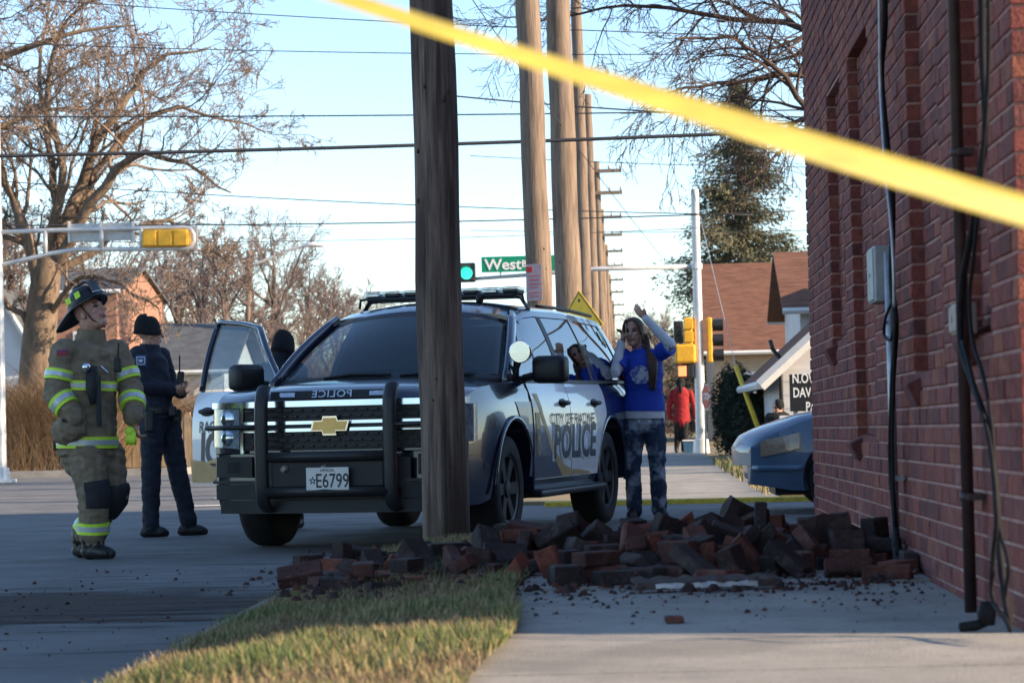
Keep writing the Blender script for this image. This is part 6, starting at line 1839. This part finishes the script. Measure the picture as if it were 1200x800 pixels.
# street lamp on a wooden mast, far left
b = P(293, 520, 85.0)
T6 = thing('street_lamp', (b.x, b.y, .05), 'street lamp on a wooden mast with a long arm among bare trees', 'street lamp')
def L6(px, py): q = P(px, py, 85.0); return Vector((q.x - b.x, 0, q.z - .05))
MB().tube([(0, 0, 0), (0, 0, 3), L6(292, 294)], [.12, .11, .10], 10).build('mast', M_pole, T6, smooth=True)
MB().tube(smooth_path([L6(292, 312), L6(310, 305), L6(335, 294), L6(352, 289), L6(360, 288)], 3), .045, 8).build('arm', M_white_metal, T6, smooth=True)
MB().tube([L6(356, 288), L6(362, 287), L6(376, 287), L6(384, 288)], [(.06, .04), (.14, .08), (.14, .08), (.05, .03)], 10, ref=(0, 1, 0)).build('lamp_head', M_signwhite, T6, smooth=True)
# lamp head behind the poles, high over the street
b = P(605, 190, 70.0)

# ================================================================ yellow barrier tape close to the lens
M_tape = mat('yellow_tape', (0.42, 0.335, 0.06), 0.45, var=0.16, scale=9, stretch=(1, 1, 6))
nt = M_tape.node_tree; M_tape.node_tree.nodes['Principled BSDF'].inputs['Subsurface Weight'].default_value = 0.0
Yt = 2.35
A, B = P(372, -12, Yt), P(1200, 247, Yt + .25)
d = B - A
ptsT = []
zL = lambda s_: A + d * s_
s0, s1 = -3.4, 3.1
for i in range(161):
    s_ = lerp(s0, s1, i / 160); p = zL(s_); p.z += .010 * ((s_ - .5) ** 2 - .25) ; ptsT.append(p)
rings = []
for i, p in enumerate(ptsT):
    tw = R(-38) + .25 * math.sin(i * .13)
    t = d.normalized(); w = Vector((0, 0, 1)) - t * t.z; w.normalize(); n_ = t.cross(w)
    def q(a, h): return p + w * (a * math.cos(tw) - h * math.sin(tw)) + n_ * (a * math.sin(tw) + h * math.cos(tw))
    rings.append([q(-.021, .002), q(-.008, -.004), q(.006, .004), q(.021, -.001), q(.021, -.0016), q(.006, .0034), q(-.008, -.0046), q(-.021, .0014)])
tape = thing('barrier_tape', (ptsT[0].x, ptsT[0].y, 0.0), 'yellow plastic barrier tape stretched close across the top of the view', 'tape')
o = MB().loft(rings).build('ribbon', M_tape, tape, smooth=True); o.location = -Vector((ptsT[0].x, ptsT[0].y, 0.0))
for i, p in ((0, ptsT[0]), (160, ptsT[-1])):
    z0 = 0.0 if i == 0 else ZW - .005
    pt = thing('tape_post', (p.x, p.y + .02, z0), 'thin steel post holding the %s end of the yellow tape' % ('kerb' if i == 0 else 'wall'), 'post')
    MB().tube([(0, 0, -.2), (0, 0, p.z - z0 + .12)], .016, 8).build('rod', M_alum, pt)
    MB().lathe([(.016, 0), (.024, .005), (.024, .05), (.016, .055)], Matrix.Translation((0, 0, p.z - z0 - .03)), 10).build('tape_knot', M_tape, pt)
# ================================================================ trees
M_bark = mat('bark_tan', (0.165, 0.118, 0.082), 0.95, var=0.35, scale=4, bump=0.8, bscale=18, stretch=(3, 3, .8))
M_twig = mat('twig_brown', (0.20, 0.145, 0.112), 0.9, var=0.3, scale=1.5)
M_bark2 = mat('bark_greybrown', (0.12, 0.09, 0.075), 0.95, var=0.3, scale=4)
M_twig2 = mat('twig_mauve', (0.19, 0.145, 0.13), 0.9, var=0.25, scale=.6)
M_twig3 = mat('twig_dark', (0.075, 0.05, 0.042), 0.9, var=0.3, scale=1.5)
def grow(out, r, p, d, L, rad, lvl, spec):
    """one branch and its offspring; out collects (points, radii, level)"""
    n = spec['seg'][lvl]
    pts, rads = [p.copy()], [rad]
    dd = d.normalized()
    for i in range(n):
        w = spec['wander'][lvl]
        dd = (dd + Vector((r.gauss(0, w), r.gauss(0, w), r.gauss(0, w))) + Vector((0, 0, spec['up'][lvl]))).normalized()
        p = p + dd * (L / n)
        pts.append(p.copy()); rads.append(max(spec['rmin'], rad * (1 - .72 * (i + 1) / n)))
    out.append((pts, rads, lvl))
    offspring(out, r, pts, rads, L, lvl, spec)
def offspring(out, r, pts, rads, L, lvl, spec):
    if lvl + 1 >= len(spec['seg']): return
    n = len(pts) - 1
    for k in range(spec['kids'][lvl]):
        t = lerp(spec['t0'][lvl], 1.0, (k + r.random()) / spec['kids'][lvl])
        x = t * n; i = min(int(x), n - 1)
        q = pts[i].lerp(pts[i + 1], x - i)
        dd = (pts[i + 1] - pts[i]).normalized()
        ax = dd.cross(Vector((r.gauss(0, 1), r.gauss(0, 1), r.gauss(0, 1))))
        if ax.length < 1e-4: continue
        a = R(spec['ang'][lvl]) * r.uniform(.6, 1.3)
        nd = Quaternion(ax.normalized(), a) @ dd
        grow(out, r, q, nd, L * spec['ratio'][lvl] * r.uniform(.6, 1.25) * (1.15 - .55 * t), max(spec['rmin'], lerp(rads[i], rads[i + 1], x - i) * spec.get('thin', .58)), lvl + 1, spec)
def tree_meshes(out, split, sides=(10, 7, 5, 3, 3, 3)):
    tr, cr = MB(), MB()
    for pts, rads, lvl in out:
        (tr if lvl <= split else cr).tube(pts, rads, sides[min(lvl, 5)], caps=False)
    return tr, cr
def bare_tree(loc, H, seed, spec, label, m1, m2, group, rad=None, cat='tree'):
    r = random.Random(seed); out = []
    T = thing('bare_tree', loc, label, cat, group)
    grow(out, r, Vector((0, 0, -.1)), Vector((r.gauss(0, .04), r.gauss(0, .04), 1)), H * spec.get('trunk', .55), rad or H * .022, 0, spec)
    tr, cr = tree_meshes(out, 1)
    a = tr.build('trunk', m1, T, smooth=True); b = cr.build('crown', m2, T, smooth=True)
    return T
SPEC_FAR = dict(seg=[8, 6, 5, 4, 3], wander=[.05, .13, .17, .2, .22], up=[.03, .09, .06, .04, .02], kids=[11, 7, 6, 5], t0=[.28, .2, .15, .1], ang=[42, 38, 38, 40],
                ratio=[.62, .55, .55, .55], rmin=.010, trunk=.62)
# ---- the old oak on the left: limbs follow the photograph, twigs grow from them
YO = 58.0
ob = P(44, 545, YO)
oak = thing('bare_tree', (ob.x, ob.y, .06), 'massive old bare oak with sunlit spreading limbs behind the left signal', 'tree')
def LO(px, py, d=0.0):
    q = P(px, py, YO); return Vector((q.x - ob.x, d, q.z - .06))
SPEC_OAK = dict(seg=[8, 8, 6, 5, 4, 3], wander=[.05, .1, .2, .24, .26, .28], up=[0, .0, .05, .04, .03, .02], kids=[0, 13, 6, 5, 4], t0=[.3, .22, .15, .1, .1], ang=[40, 52, 46, 44, 44],
                ratio=[.6, .40, .52, .55, .55], rmin=.0075, thin=.46)
r = random.Random(5); out = []
trunk = smooth_path([LO(42, 560), LO(43, 470), LO(46, 400), LO(52, 340), LO(58, 300)], 4)
out.append((trunk, [lerp(.50, .30, i / (len(trunk) - 1)) * (1.25 if i < 2 else 1) for i in range(len(trunk))], 0))
limbs = [
    ([(56, 330), (72, 270), (92, 215), (118, 150), (150, 95), (190, 62), (240, 48)], 0.211, 0.050, 1.0),
    ([(60, 320), (100, 262), (140, 205), (180, 186), (230, 200), (285, 235)], 0.186, 0.040, -2.0),
    ([(58, 315), (88, 240), (112, 180), (160, 130), (220, 118), (290, 140)], 0.149, 0.030, 3.0),
    ([(48, 340), (30, 260), (12, 215), (-20, 150), (-60, 90)], 0.186, 0.060, -1.5),
    ([(52, 320), (60, 240), (50, 160), (30, 80), (40, -10)], 0.161, 0.050, 2.0),
    ([(50, 330), (25, 285), (-10, 250), (-70, 235)], 0.136, 0.040, 1.0),
    ([(58, 300), (80, 200), (70, 110), (100, 40), (150, 5)], 0.136, 0.035, -3.0),
    ([(62, 318), (110, 290), (160, 260), (205, 262), (250, 300)], 0.124, 0.030, 1.5),
    ([(46, 380), (80, 345), (120, 330), (170, 345), (210, 375)], 0.099, 0.025, -2.5),
    ([(44, 400), (15, 360), (-20, 340), (-60, 350)], 0.099, 0.025, -1.0),
]
for pts, ra, rb, dep in limbs:
    pp = smooth_path([LO(x, y, dep * i / len(pts)) for i, (x, y) in enumerate(pts)], 3)
    pp = [p + Vector((r.gauss(0, .05), r.gauss(0, .08), r.gauss(0, .05))) for p in pp]
    rd = [lerp(ra, min(rb, .018), (i / (len(pp) - 1)) ** .8) for i in range(len(pp))]
    out.append((pp, rd, 1))
    L_ = sum((pp[i + 1] - pp[i]).length for i in range(len(pp) - 1))
    offspring(out, r, pp, rd, L_, 1, SPEC_OAK)
tr, cr = tree_meshes(out, 1)
tr.build('trunk', M_bark, oak, smooth=True); cr.build('crown', M_twig, oak, smooth=True)
# second oak whose branches reach in at the top left corner
b2 = P(-190, 545, 50.0)
T = thing('bare_tree', (b2.x, b2.y, .06), 'bare tree reaching long twiggy limbs into the upper left sky', 'tree')
r = random.Random(9); out = []
def L2(px, py, d=0.0):
    q = P(px, py, 50.0); return Vector((q.x - b2.x, d, q.z - .06))
tk = smooth_path([L2(-190, 560), L2(-180, 400), L2(-170, 250), L2(-160, 150)], 4)
out.append((tk, [lerp(.4, .26, i / (len(tk) - 1)) for i in range(len(tk))], 0))
for pts, ra, rb, dep in (([(-170, 220), (-110, 130), (-40, 80), (30, 50), (90, 30), (150, 22)], .15, .012, 1), ([(-165, 180), (-100, 60), (-30, 10), (30, -20)], .14, .015, -1), ([(-175, 260), (-100, 180), (-30, 150), (40, 120), (90, 118)], .12, .012, 2), ([(-165, 150), (-150, 0), (-120, -120)], .2, .06, 0)):
    pp = smooth_path([L2(x, y, dep * i / len(pts)) for i, (x, y) in enumerate(pts)], 3)
    rd = [lerp(ra, rb, i / (len(pp) - 1)) for i in range(len(pp))]
    out.append((pp, rd, 1)); offspring(out, r, pp, rd, 5.0, 1, SPEC_OAK)
tr, cr = tree_meshes(out, 1)
tr.build('trunk', M_bark, T, smooth=True); cr.build('crown', M_twig, T, smooth=True)

# ---- tree behind the brick building whose drooping twigs hang into the upper right
b3 = Vector((5.6, 38.0, .05))
T = thing('bare_tree', b3, 'bare tree behind the brick building with long drooping twigs against the sky', 'tree')
r = random.Random(12); out = []
def L3(px, py, d=0.0):
    q = P(px, py, 38.0); return Vector((q.x - b3.x, d, q.z - b3.z))
SPEC_DR = dict(seg=[8, 8, 8, 6, 4], wander=[.05, .1, .13, .17, .2], up=[0, 0, -.055, -.05, -.04], kids=[0, 22, 8, 5], t0=[.3, .12, .1, .1], ang=[40, 48, 40, 38], ratio=[.6, .40, .50, .5], rmin=.0045)
tk = smooth_path([Vector((0, 0, -.1)), Vector((.05, 0, 2)), Vector((0, .1, 4)), Vector((-.1, 0, 6.2))], 4)
out.append((tk, [lerp(.24, .15, i / (len(tk) - 1)) for i in range(len(tk))], 0))
for pts, ra, rb, dep, s_ in (([(1110, 190), (1010, 120), (930, 90), (860, 100), (800, 112), (750, 130)], .065, .01, -1, 4.8),
                       ([(1120, 150), (1010, 60), (920, 25), (840, 10), (760, -5), (680, 5), (600, 15)], .07, .008, 1.5, 5.2),
                       ([(1130, 100), (1000, 0), (900, -50), (800, -70), (700, -60), (620, -40)], .075, .01, .5, 5.5),
                       ([(1110, 210), (1010, 170), (950, 135), (900, 85), (850, 60), (790, 65)], .07, .015, -2, 4.2),
                       ([(1140, 80), (1060, -90), (960, -140), (850, -150)], .10, .02, 2, 5.0)):
    pp = smooth_path([L3(x, y, dep * i / len(pts)) for i, (x, y) in enumerate(pts)], 3)
    pp = [p + Vector((r.gauss(0, .03), r.gauss(0, .08), r.gauss(0, .03))) for p in pp]
    rd = [lerp(ra, rb, i / (len(pp) - 1)) for i in range(len(pp))]
    out.append((pp, rd, 1)); offspring(out, r, pp, rd, s_, 1, SPEC_DR)
tr, cr = tree_meshes(out, 1)
tr.build('trunk', M_twig3, T, smooth=True); cr.build('crown', M_twig3, T, smooth=True)

# ---- bare trees down the block, built once for each of three shapes and copied
protos = []
def copy_tree(src, loc, rz, s, label, group):
    o = src.copy(); COL.objects.link(o); o.location = loc; o.rotation_euler = (0, 0, rz); o.scale = (s, s, s)
    o['label'] = label; o['group'] = group
    for ch in src.children:
        c = ch.copy(); COL.objects.link(c); c.parent = o
    return o
GRP = 'bare trees down the block'
spots = [(270, 78, 8.8), (215, 92, 10.2), (330, 105, 12.0), (395, 112, 9.2), (440, 125, 9.8), (300, 135, 13.5), (360, 140, 13.0), (165, 110, 12), (110, 100, 12), (235, 150, 14.5), (470, 140, 9.0),
         (70, 120, 13), (20, 95, 12), (500, 170, 11), (-30, 120, 14), (745, 150, 8.0), (775, 130, 8.2), (765, 190, 11), (730, 210, 9.5), (560, 180, 10), (610, 210, 10)]
PLACES = ['in front of the street lamp mast', 'behind the grey roofed pale house', 'just right of the street lamp head', 'rising over the open truck door', 'behind the truck roof light bar',
          'far behind the street lamp mast', 'far behind the street lamp arm', 'behind the plank fence officer', 'right behind the red brick house', 'tallest behind the grey roofed house', 'beside the thick near pole',
          'between oak and red brick house', 'behind the white gabled house', 'behind the thick near pole', 'outermost behind the white gabled house', 'nearest past the row of poles', 'behind the yellow signal heads', 'far past the yellow signal heads',
          'farthest past the row of poles', 'below the green street name sign', 'below the parking plate pole']
names = {0: 'slender bare tree', 1: 'round crowned bare tree', 2: 'broad mauve twigged bare tree'}
where = lambda px, Y: ('beyond the open truck door' if 250 < px < 480 else 'behind the left hand houses' if px <= 250 else 'far down the street past the wooden poles')
for i, (px, Y, H) in enumerate(spots):
    q = P(px, 500, Y); k = i % 3
    lab = '%s %s' % (names[k], PLACES[i])
    if i < 3:
        sp = dict(SPEC_FAR); sp['ang'] = [[34, 34, 36, 40], [48, 42, 40, 40], [55, 40, 38, 40]][k]
        t_ = bare_tree((q.x, q.y, .05), H, 40 + i, sp, lab, M_bark2, M_twig2, GRP)
        protos.append((t_, H))
    else:
        copy_tree(protos[k][0], (q.x, q.y, .05), i * 1.7, H / protos[k][1], lab, GRP)

# ---- spruce
M_spruce = mat('spruce_needles', (0.085, 0.090, 0.048), 0.85, var=0.45, scale=1.2)
M_spruce2 = mat('spruce_tips', (0.17, 0.145, 0.08), 0.85, var=0.3, scale=1.2)
def foliage_quads(mb, r, c, n, spread, size, mi=0, flat=.5, dirv=None):
    for _ in range(n):
        p = c + Vector((r.gauss(0, spread), r.gauss(0, spread), r.gauss(0, spread * flat)))
        u = Vector((r.gauss(0, 1), r.gauss(0, 1), r.gauss(0, .45))) if dirv is None else (dirv + Vector((r.gauss(0, .5), r.gauss(0, .5), r.gauss(0, .5))))
        u.normalize(); w = u.orthogonal().normalized(); w = Quaternion(u, r.uniform(0, 6.28)) @ w
        s = size * r.uniform(.5, 1.3)
        mb.add([p - u * s, p - w * s * .28, p + u * s, p + w * s * .28], [(0, 1, 2, 3)], mi if r.random() < .68 else 1 - mi)
def spruce(px, Y, ytop, ybase_w, label):
    q = P(px, 520, Y); H = P(px, ytop, Y).z
    T = thing('spruce_tree', (q.x, q.y, .05), label, 'tree')
    MB().tube([(0, 0, -.1), (.05, 0, H * .5), (0, 0, H)], [.30, .18, .02], 10).build('trunk', M_bark2, T, smooth=True)
    r = random.Random(3); mb = MB(); br = MB()
    for i in range(52):
        z = H * (.10 + .90 * (i / 52) ** .92)
        reach = ybase_w * (1 - z / H) ** .72 * .5 + .10
        for k in range(9):
            a = r.uniform(0, 6.28); l = reach * r.uniform(.55, 1.15) * (1 + .22 * math.sin(3 * a + z))
            tip = Vector((l * math.cos(a), l * math.sin(a), z - l * .22 + .10 * r.random()))
            base = Vector((0, 0, z))
            mid = base.lerp(tip, .5) + Vector((0, 0, -.06 * l))
            br.tube([base, mid, tip], [.03, .02, .008], 3, caps=False)
            m_ = max(5, int(l * 13))
            for j in range(m_):
                t = lerp(.22, 1.04, (j + r.random()) / m_)
                c = (base.lerp(mid, t * 2) if t < .5 else mid.lerp(tip, t * 2 - 1)) + Vector((0, 0, -.08))
                foliage_quads(mb, r, c, 8, .17, .085, flat=.8, dirv=Vector((math.cos(a), math.sin(a), -.5)))
    br.build('branch_frame', M_bark2, T)
    mb.build('crown', [M_spruce, M_spruce2], T)
spruce(874, 88, 92, 7.4, 'tall old spruce rising behind the brown roofed house')

# ---- clipped evergreen shrub and guy wire
M_ever = mat('dark_evergreen', (0.020, 0.026, 0.016), 0.9, var=0.4, scale=5)
M_ever2 = mat('dark_evergreen_tip', (0.034, 0.042, 0.024), 0.9, var=0.4, scale=5)
def shrub(px0, px1, py0, py1, Y, label, seed):
    a, c = P(px0, py1, Y), P(px1, py0, Y)
    w, h = (c.x - a.x) / 2, c.z - .05
    T = thing('evergreen_shrub', ((a.x + c.x) / 2, Y, .05), label, 'shrub', 'evergreen shrubs by the signal pole')
    MB().tube([(0, 0, -.05), (0, 0, h * .5)], [.06, .03], 7).build('stem', M_bark2, T)
    r = random.Random(seed); mb = MB()
    mb.ell((0, 0, h * .48), (w * .80, w * .75, h * .44), 0)
    for _ in range(5200):
        u = r.uniform(-1, 1); a_ = r.uniform(0, 6.28); s_ = math.sqrt(1 - u * u); k = r.uniform(.78, 1.06) * (1 + .10 * math.sin(4 * a_ + 5 * u))
        zz = h * (.5 + .5 * u * k)
        pinch = 1 - .25 * max(0, u) ** 2
        p = Vector((w * k * s_ ** .6 * math.cos(a_) * pinch, w * .9 * k * s_ ** .6 * math.sin(a_) * pinch, max(.03, zz)))
        foliage_quads(mb, r, p, 1, .015, .05, flat=1)
    mb.build('foliage', [M_ever, M_ever2], T)
shrub(836, 884, 428, 530, 49.0, 'dark rounded evergreen shrub beside the grey signal pole', 1)
shrub(862, 905, 458, 530, 47.5, 'lower dark evergreen shrub crossed by the yellow guy guard', 2)
M_guard = mat('yellow_guy_guard', (0.75, 0.52, 0.05), 0.5, var=0.1)
a, c, e = P(817, 240, 54.9), P(862, 428, 46.5), P(890, 506, 46.5)
e2 = e + (e - c) * ((e.z - .03) / (c.z - e.z))
gw = thing('guy_wire', (e2.x, e2.y, .05), 'steel guy wire with yellow plastic guard in front of the dark shrubs', 'guy wire')
MB().tube([a - gw.location, c - gw.location], .007, 6).build('wire', M_alum, gw)
MB().tube([c - gw.location, e2 - gw.location], .045, 8).build('guard', M_guard, gw, smooth=True)

# ================================================================ houses on the right
M_shing = mat('brown_shingles', (0.17, 0.075, 0.045), 0.9, var=0.3, scale=2.5, stretch=(1, 4, 4), bump=0.5, bscale=12)
M_siding = mat('white_siding', (0.60, 0.61, 0.62), 0.6, var=0.06, scale=1.5)
M_tanwall = mat('tan_house_wall', (0.40, 0.31, 0.22), 0.85, var=0.12, scale=2)
M_greyroof = mat('grey_shingles', (0.085, 0.09, 0.095), 0.9, var=0.25, scale=3, bump=0.5, bscale=12)
M_pane = mat('house_window_pane', (0.02, 0.024, 0.03), 0.08, var=0.2, coat=0.6)
M_trim = mat('white_trim', (0.66, 0.66, 0.64), 0.5, var=0.05)
def house(x0, x1, y0, y1, ze, zr, m_wall, m_roof, label, ridge='x', over=.35, wins=(), name='house', boards=True):
    T = thing(name, ((x0 + x1) / 2, (y0 + y1) / 2, 0.05), label, 'house')
    cx, cy = (x0 + x1) / 2, (y0 + y1) / 2
    hx, hy = (x1 - x0) / 2, (y1 - y0) / 2
    zr_, ze_ = zr - .05, ze - .05
    w = MB()
    if ridge == 'x':
        w.loft([[(x, -hy, -.1), (x, hy, -.1), (x, hy, ze_), (x, 0, zr_ - .05), (x, -hy, ze_)] for x in (-hx, hx)])
    else:
        w.loft([[(-hx, y, -.1), (hx, y, -.1), (hx, y, ze_), (0, y, zr_ - .05), (-hx, y, ze_)] for y in (-hy, hy)])
    w.build('wall', m_wall, T)
    k = (zr_ - ze_) / (hy if ridge == 'x' else hx)
    for sg in (-1, 1):
        if ridge == 'x':
            pts = [(-hx - over, sg * (hy + over), ze_ - k * over), (hx + over, sg * (hy + over), ze_ - k * over), (hx + over, 0, zr_), (-hx - over, 0, zr_)]
        else:
            pts = [(sg * (hx + over), -hy - over, ze_ - k * over), (sg * (hx + over), hy + over, ze_ - k * over), (0, hy + over, zr_), (0, -hy - over, zr_)]
        up = [(a_, b_, c_ + .10) for a_, b_, c_ in pts]
        rf = MB().add(pts + up, [(0, 1, 2, 3), (7, 6, 5, 4), (0, 4, 5, 1), (1, 5, 6, 2), (2, 6, 7, 3), (3, 7, 4, 0)]).build('roof_slope', m_roof, T)
        MB().tube([Vector(pts[0]) + Vector((0, 0, .04)), Vector(pts[1]) + Vector((0, 0, .04))], .07, 6).build('gutter', M_trim, rf)
        if ridge == 'y':
            MB().tube([Vector(pts[0]) + Vector((0, -.03, .03)), Vector(pts[3]) + Vector((0, -.03, .03))], [(.03, .10)] * 2, 4, ref=(0, 1, 0)).build('barge_board', M_trim, rf)
    if boards:                    # lap siding boards on the side facing the street junction
        n = int(ze_ / .22)
        for i in range(n):
            MB().box((-hx - .012, -hy - .025 + .0, i * .22 + .004), (hx + .012, -hy - .004, i * .22 + .214)).build('board', m_wall, T)
    for (wx, wz, ww, wh) in wins:
        f = MB().box((wx - ww / 2 - .07, -hy - .06, wz - .07), (wx + ww / 2 + .07, -hy - .02, wz + wh + .07)).build('window', M_trim, T)
        for q in (0, 1):
            MB().box((wx - ww / 2, -hy - .072, wz + q * wh / 2 + .02), (wx + ww / 2, -hy - .055, wz + (q + 1) * wh / 2 - .02)).build('pane', M_pane, f)
    return T
Yb = 76.0
bx0, bx1 = P(826, 450, Yb).x, P(826, 450, Yb).x + 9
ze, zr = P(870, 404, Yb).z, P(870, 318, Yb).z
house(bx0 + .3, bx1, Yb, Yb + 8.4, ze, zr + .4, M_tanwall, M_shing, 'tan house with a broad brown shingle roof below the spruce', 'x', .45, wins=((-3.2, .9, .9, 1.1), (-.8, .9, .9, 1.1)), boards=False)
# white house with gable to the street, close behind the alley
Yw = 41.0
gx0 = P(893, 450, Yw).x
hw_ = house(gx0 + .35, gx0 + 5.0, Yw, Yw + 7, P(915, 428, Yw).z, P(915, 428, Yw).z + 2.05, M_siding, M_shing, 'white sided house with a gable end beside the alley', 'y', .40, wins=((.5, .9, .9, 1.2),))
# taller brown shingled dormer part
Yd = 46.0
house(P(918, 300, Yd).x + .42, P(918, 300, Yd).x + 4.4, Yd + 2.2, Yd + 7, P(925, 352, Yd).z, P(925, 302, Yd).z + .3, M_siding, M_shing, 'taller white house block with brown roof behind the gable', 'x', .35, boards=False)
dp = thing('downpipe', (gx0 + .30, Yw - .12, .05), 'dark downpipe on the corner of the white house', 'downpipe')
MB().tube([(0, 0, 0), (0, 0, 1.7), (-.12, -.02, 1.85), (-.16, -.04, 2.0)], .035, 8).build('pipe', M_steel, dp, smooth=True)
MB().box((-.06, .0, .8), (.06, .08, .84)).build('clip', M_steel, dp)
# lettered board and low wall in front of it
Ys = 37.0
a, c = P(926, 482, Ys), P(990, 437, Ys)
sb = thing('lettered_board', ((a.x + c.x) / 2, Ys, .05), 'black board with white lettering partly hidden by the brick wall', 'sign')
w2 = (c.x - a.x) / 2
MB().box((-w2, -.02, a.z - .05), (w2, .02, c.z - .05), bev=.006).build('board', M_black, sb)
for q in (-.8, .8):
    MB().box((q * w2 - .03, .02, -.05), (q * w2 + .03, .07, c.z - .05)).build('post', M_alum, sb)
for i, (txt, px, py) in enumerate((('N.OW', 928, 444), ('DAV', 929, 460.5), ('PA', 944, 477))):
    q = P(px, py, Ys)
    text_obj('lettering', txt, .20, M_signwhite, sb, frame((q.x - sb.location.x, -.022, q.z - .05), (1, 0, 0), (0, 0, 1)), bold=.003, depth=.002, align='LEFT', sx=.66)
a, c = P(917, 500, 36.0), P(990, 485, 36.0)
lw = thing('low_wall', (a.x + 1.2, 36.0, .05), 'low cream wall below the lettered board', 'wall')
MB().box((-1.2, 0, -.1), (4, .2, c.z - .1)).build('body', mat('cream_render', (.55, .50, .40), .8, var=.1), lw)
MB().box((-1.23, -.03, c.z - .1), (4.03, .23, c.z - .05)).build('coping', M_trim, lw)

# ================================================================ houses, fence and scrub on the left
M_redbrick = mat('sunlit_house_brick', (0.30, 0.155, 0.105), 0.9, var=0.2, scale=6)
xl, xr = P(96, 400, 78).x, P(141, 400, 78).x
house(xl - 1.2, xr - .1, 78, 86, P(120, 342, 78).z, P(120, 342, 78).z + .9, M_redbrick, M_greyroof, 'red brick house half hidden behind the old oak', 'x', .15, wins=((.2, 2.6, .7, 1.2),), boards=False)
xl, xr = P(168, 420, 68).x, P(262, 420, 68).x
house(xl, xr, 68, 74, P(215, 432, 68).z, P(215, 378, 68).z, M_siding, M_greyroof, 'pale house with a low grey roof behind the wooden fence', 'x', .35, wins=((-.5, .8, .7, .9), (.7, .8, .7, .9)))
xl, xr = P(-40, 420, 92).x, P(40, 420, 92).x
house(xl, xr, 92, 99, P(20, 410, 92).z, P(20, 340, 92).z, M_siding, M_greyroof, 'white gabled house at the far left behind the oak', 'y', .3, wins=((.7, .9, .8, 1.1),))
xl, xr = P(500, 440, 160).x, P(610, 440, 160).x
house(xl, xr, 160, 168, P(560, 410, 160).z - 1, P(560, 345, 160).z - 1.2, M_tanwall, M_shing, 'far tan house showing past the truck roof', 'x', .3, boards=False)
# wooden plank fence
M_fence = mat('fence_timber', (0.34, 0.255, 0.165), 0.9, var=0.25, scale=4, stretch=(6, 6, .6))
fx0, fx1, Yf = P(128, 500, 50.5).x, P(268, 500, 50.5).x, 50.5
fe = thing('plank_fence', ((fx0 + fx1) / 2, Yf, .06), 'weathered wooden plank fence behind the officer', 'fence')
n = int((fx1 - fx0) / .152)
for i in range(n):
    x = fx0 + .076 + i * .152 - fe.location.x
    h = 1.02 + .03 * math.sin(i * 2.7)
    MB().box((x - .07, rng.uniform(-.006, .006) - .012, .02), (x + .07, .012, h)).build('plank', M_fence, fe)
for z in (.25, .82):
    MB().box((fx0 - fe.location.x, .02, z - .04), (fx1 - fe.location.x, .06, z + .04)).build('rail', M_fence, fe)
for x in np.linspace(fx0 + .1, fx1 - .1, 4):
    MB().box((x - .05 - fe.location.x, .06, -.1), (x + .05 - fe.location.x, .15, 1.1)).build('post', M_fence, fe)
# dry scrub in front of the oak: uncountable stems
def scrub(n, xr_, yr_, h0, h1, label, seed, mats):
    r = np.random.default_rng(seed)
    x = r.uniform(*xr_, n); y = r.uniform(*yr_, n)
    dens = np.array([noise.noise(Vector((a * .9, b * .9, 2.0))) for a, b in zip(x, y)])
    h = r.uniform(h0, h1, n) * (1 + .5 * dens)
    lx, ly = r.normal(0, .55, n) * h, r.normal(0, .55, n) * h
    w = r.uniform(.004, .011, n)
    b0 = np.stack([x, y, 0 * x + .05], 1); d = np.stack([w, 0 * w, 0 * w], 1)
    m1 = b0 + np.stack([lx * .35, ly * .35, h * .6], 1); t1 = b0 + np.stack([lx, ly, h], 1)
    V = np.stack([b0 - d, b0 + d, m1 + d * .8, m1 - d * .8, t1], 1).reshape(-1, 3)
    i0 = np.arange(n) * 5
    me = bpy.data.meshes.new('dry_scrub')
    me.from_pydata(V.tolist(), [], [(a, a + 1, a + 2, a + 3) for a in i0] + [(a + 3, a + 2, a + 4) for a in i0])
    for q in mats: me.materials.append(q)
    mi = r.integers(0, len(mats), n)
    me.polygons.foreach_set('material_index', np.concatenate([mi, mi]).astype(np.int32))
    o = bpy.data.objects.new('dry_scrub', me); COL.objects.link(o)
    return tag(o, label, 'scrub', kind='stuff')
S1 = mat('scrub_straw', (0.33, 0.215, 0.11), 0.9, var=.2); S2 = mat('scrub_brown', (0.23, 0.145, 0.085), 0.9, var=.2); S3 = mat('scrub_tan', (0.28, 0.19, 0.115), .9, var=.2)
scrub(26000, (P(8, 500, 51).x, P(150, 500, 51).x), (48.0, 53.5), .7, 1.8, 'dense tan winter scrub along the far side of the junction', 2, (S1, S2, S3))
scrub(9000, (P(150, 500, 54).x, P(280, 500, 54).x), (51.5, 56), .6, 1.5, 'brown winter scrub rising behind the plank fence', 3, (S2, S3, S2))
scrub(26000, (P(240, 500, 120).x, P(760, 500, 120).x), (100, 150), 1.5, 5.0, 'far brown thicket closing the view beyond the truck', 4, (M_twig2, S2, M_bark2))
scrub(12000, (P(720, 500, 120).x, P(1000, 500, 120).x), (110, 150), 1.5, 4.5, 'far brown thicket behind the houses on the right', 5, (M_twig2, S2, M_bark2))
scrub(16000, (P(-80, 500, 105).x, P(260, 500, 105).x), (100, 125), 1.5, 4.5, 'far brown thicket behind the houses on the left', 6, (M_twig2, S2, M_bark2))
bpy.context.view_layer.update()
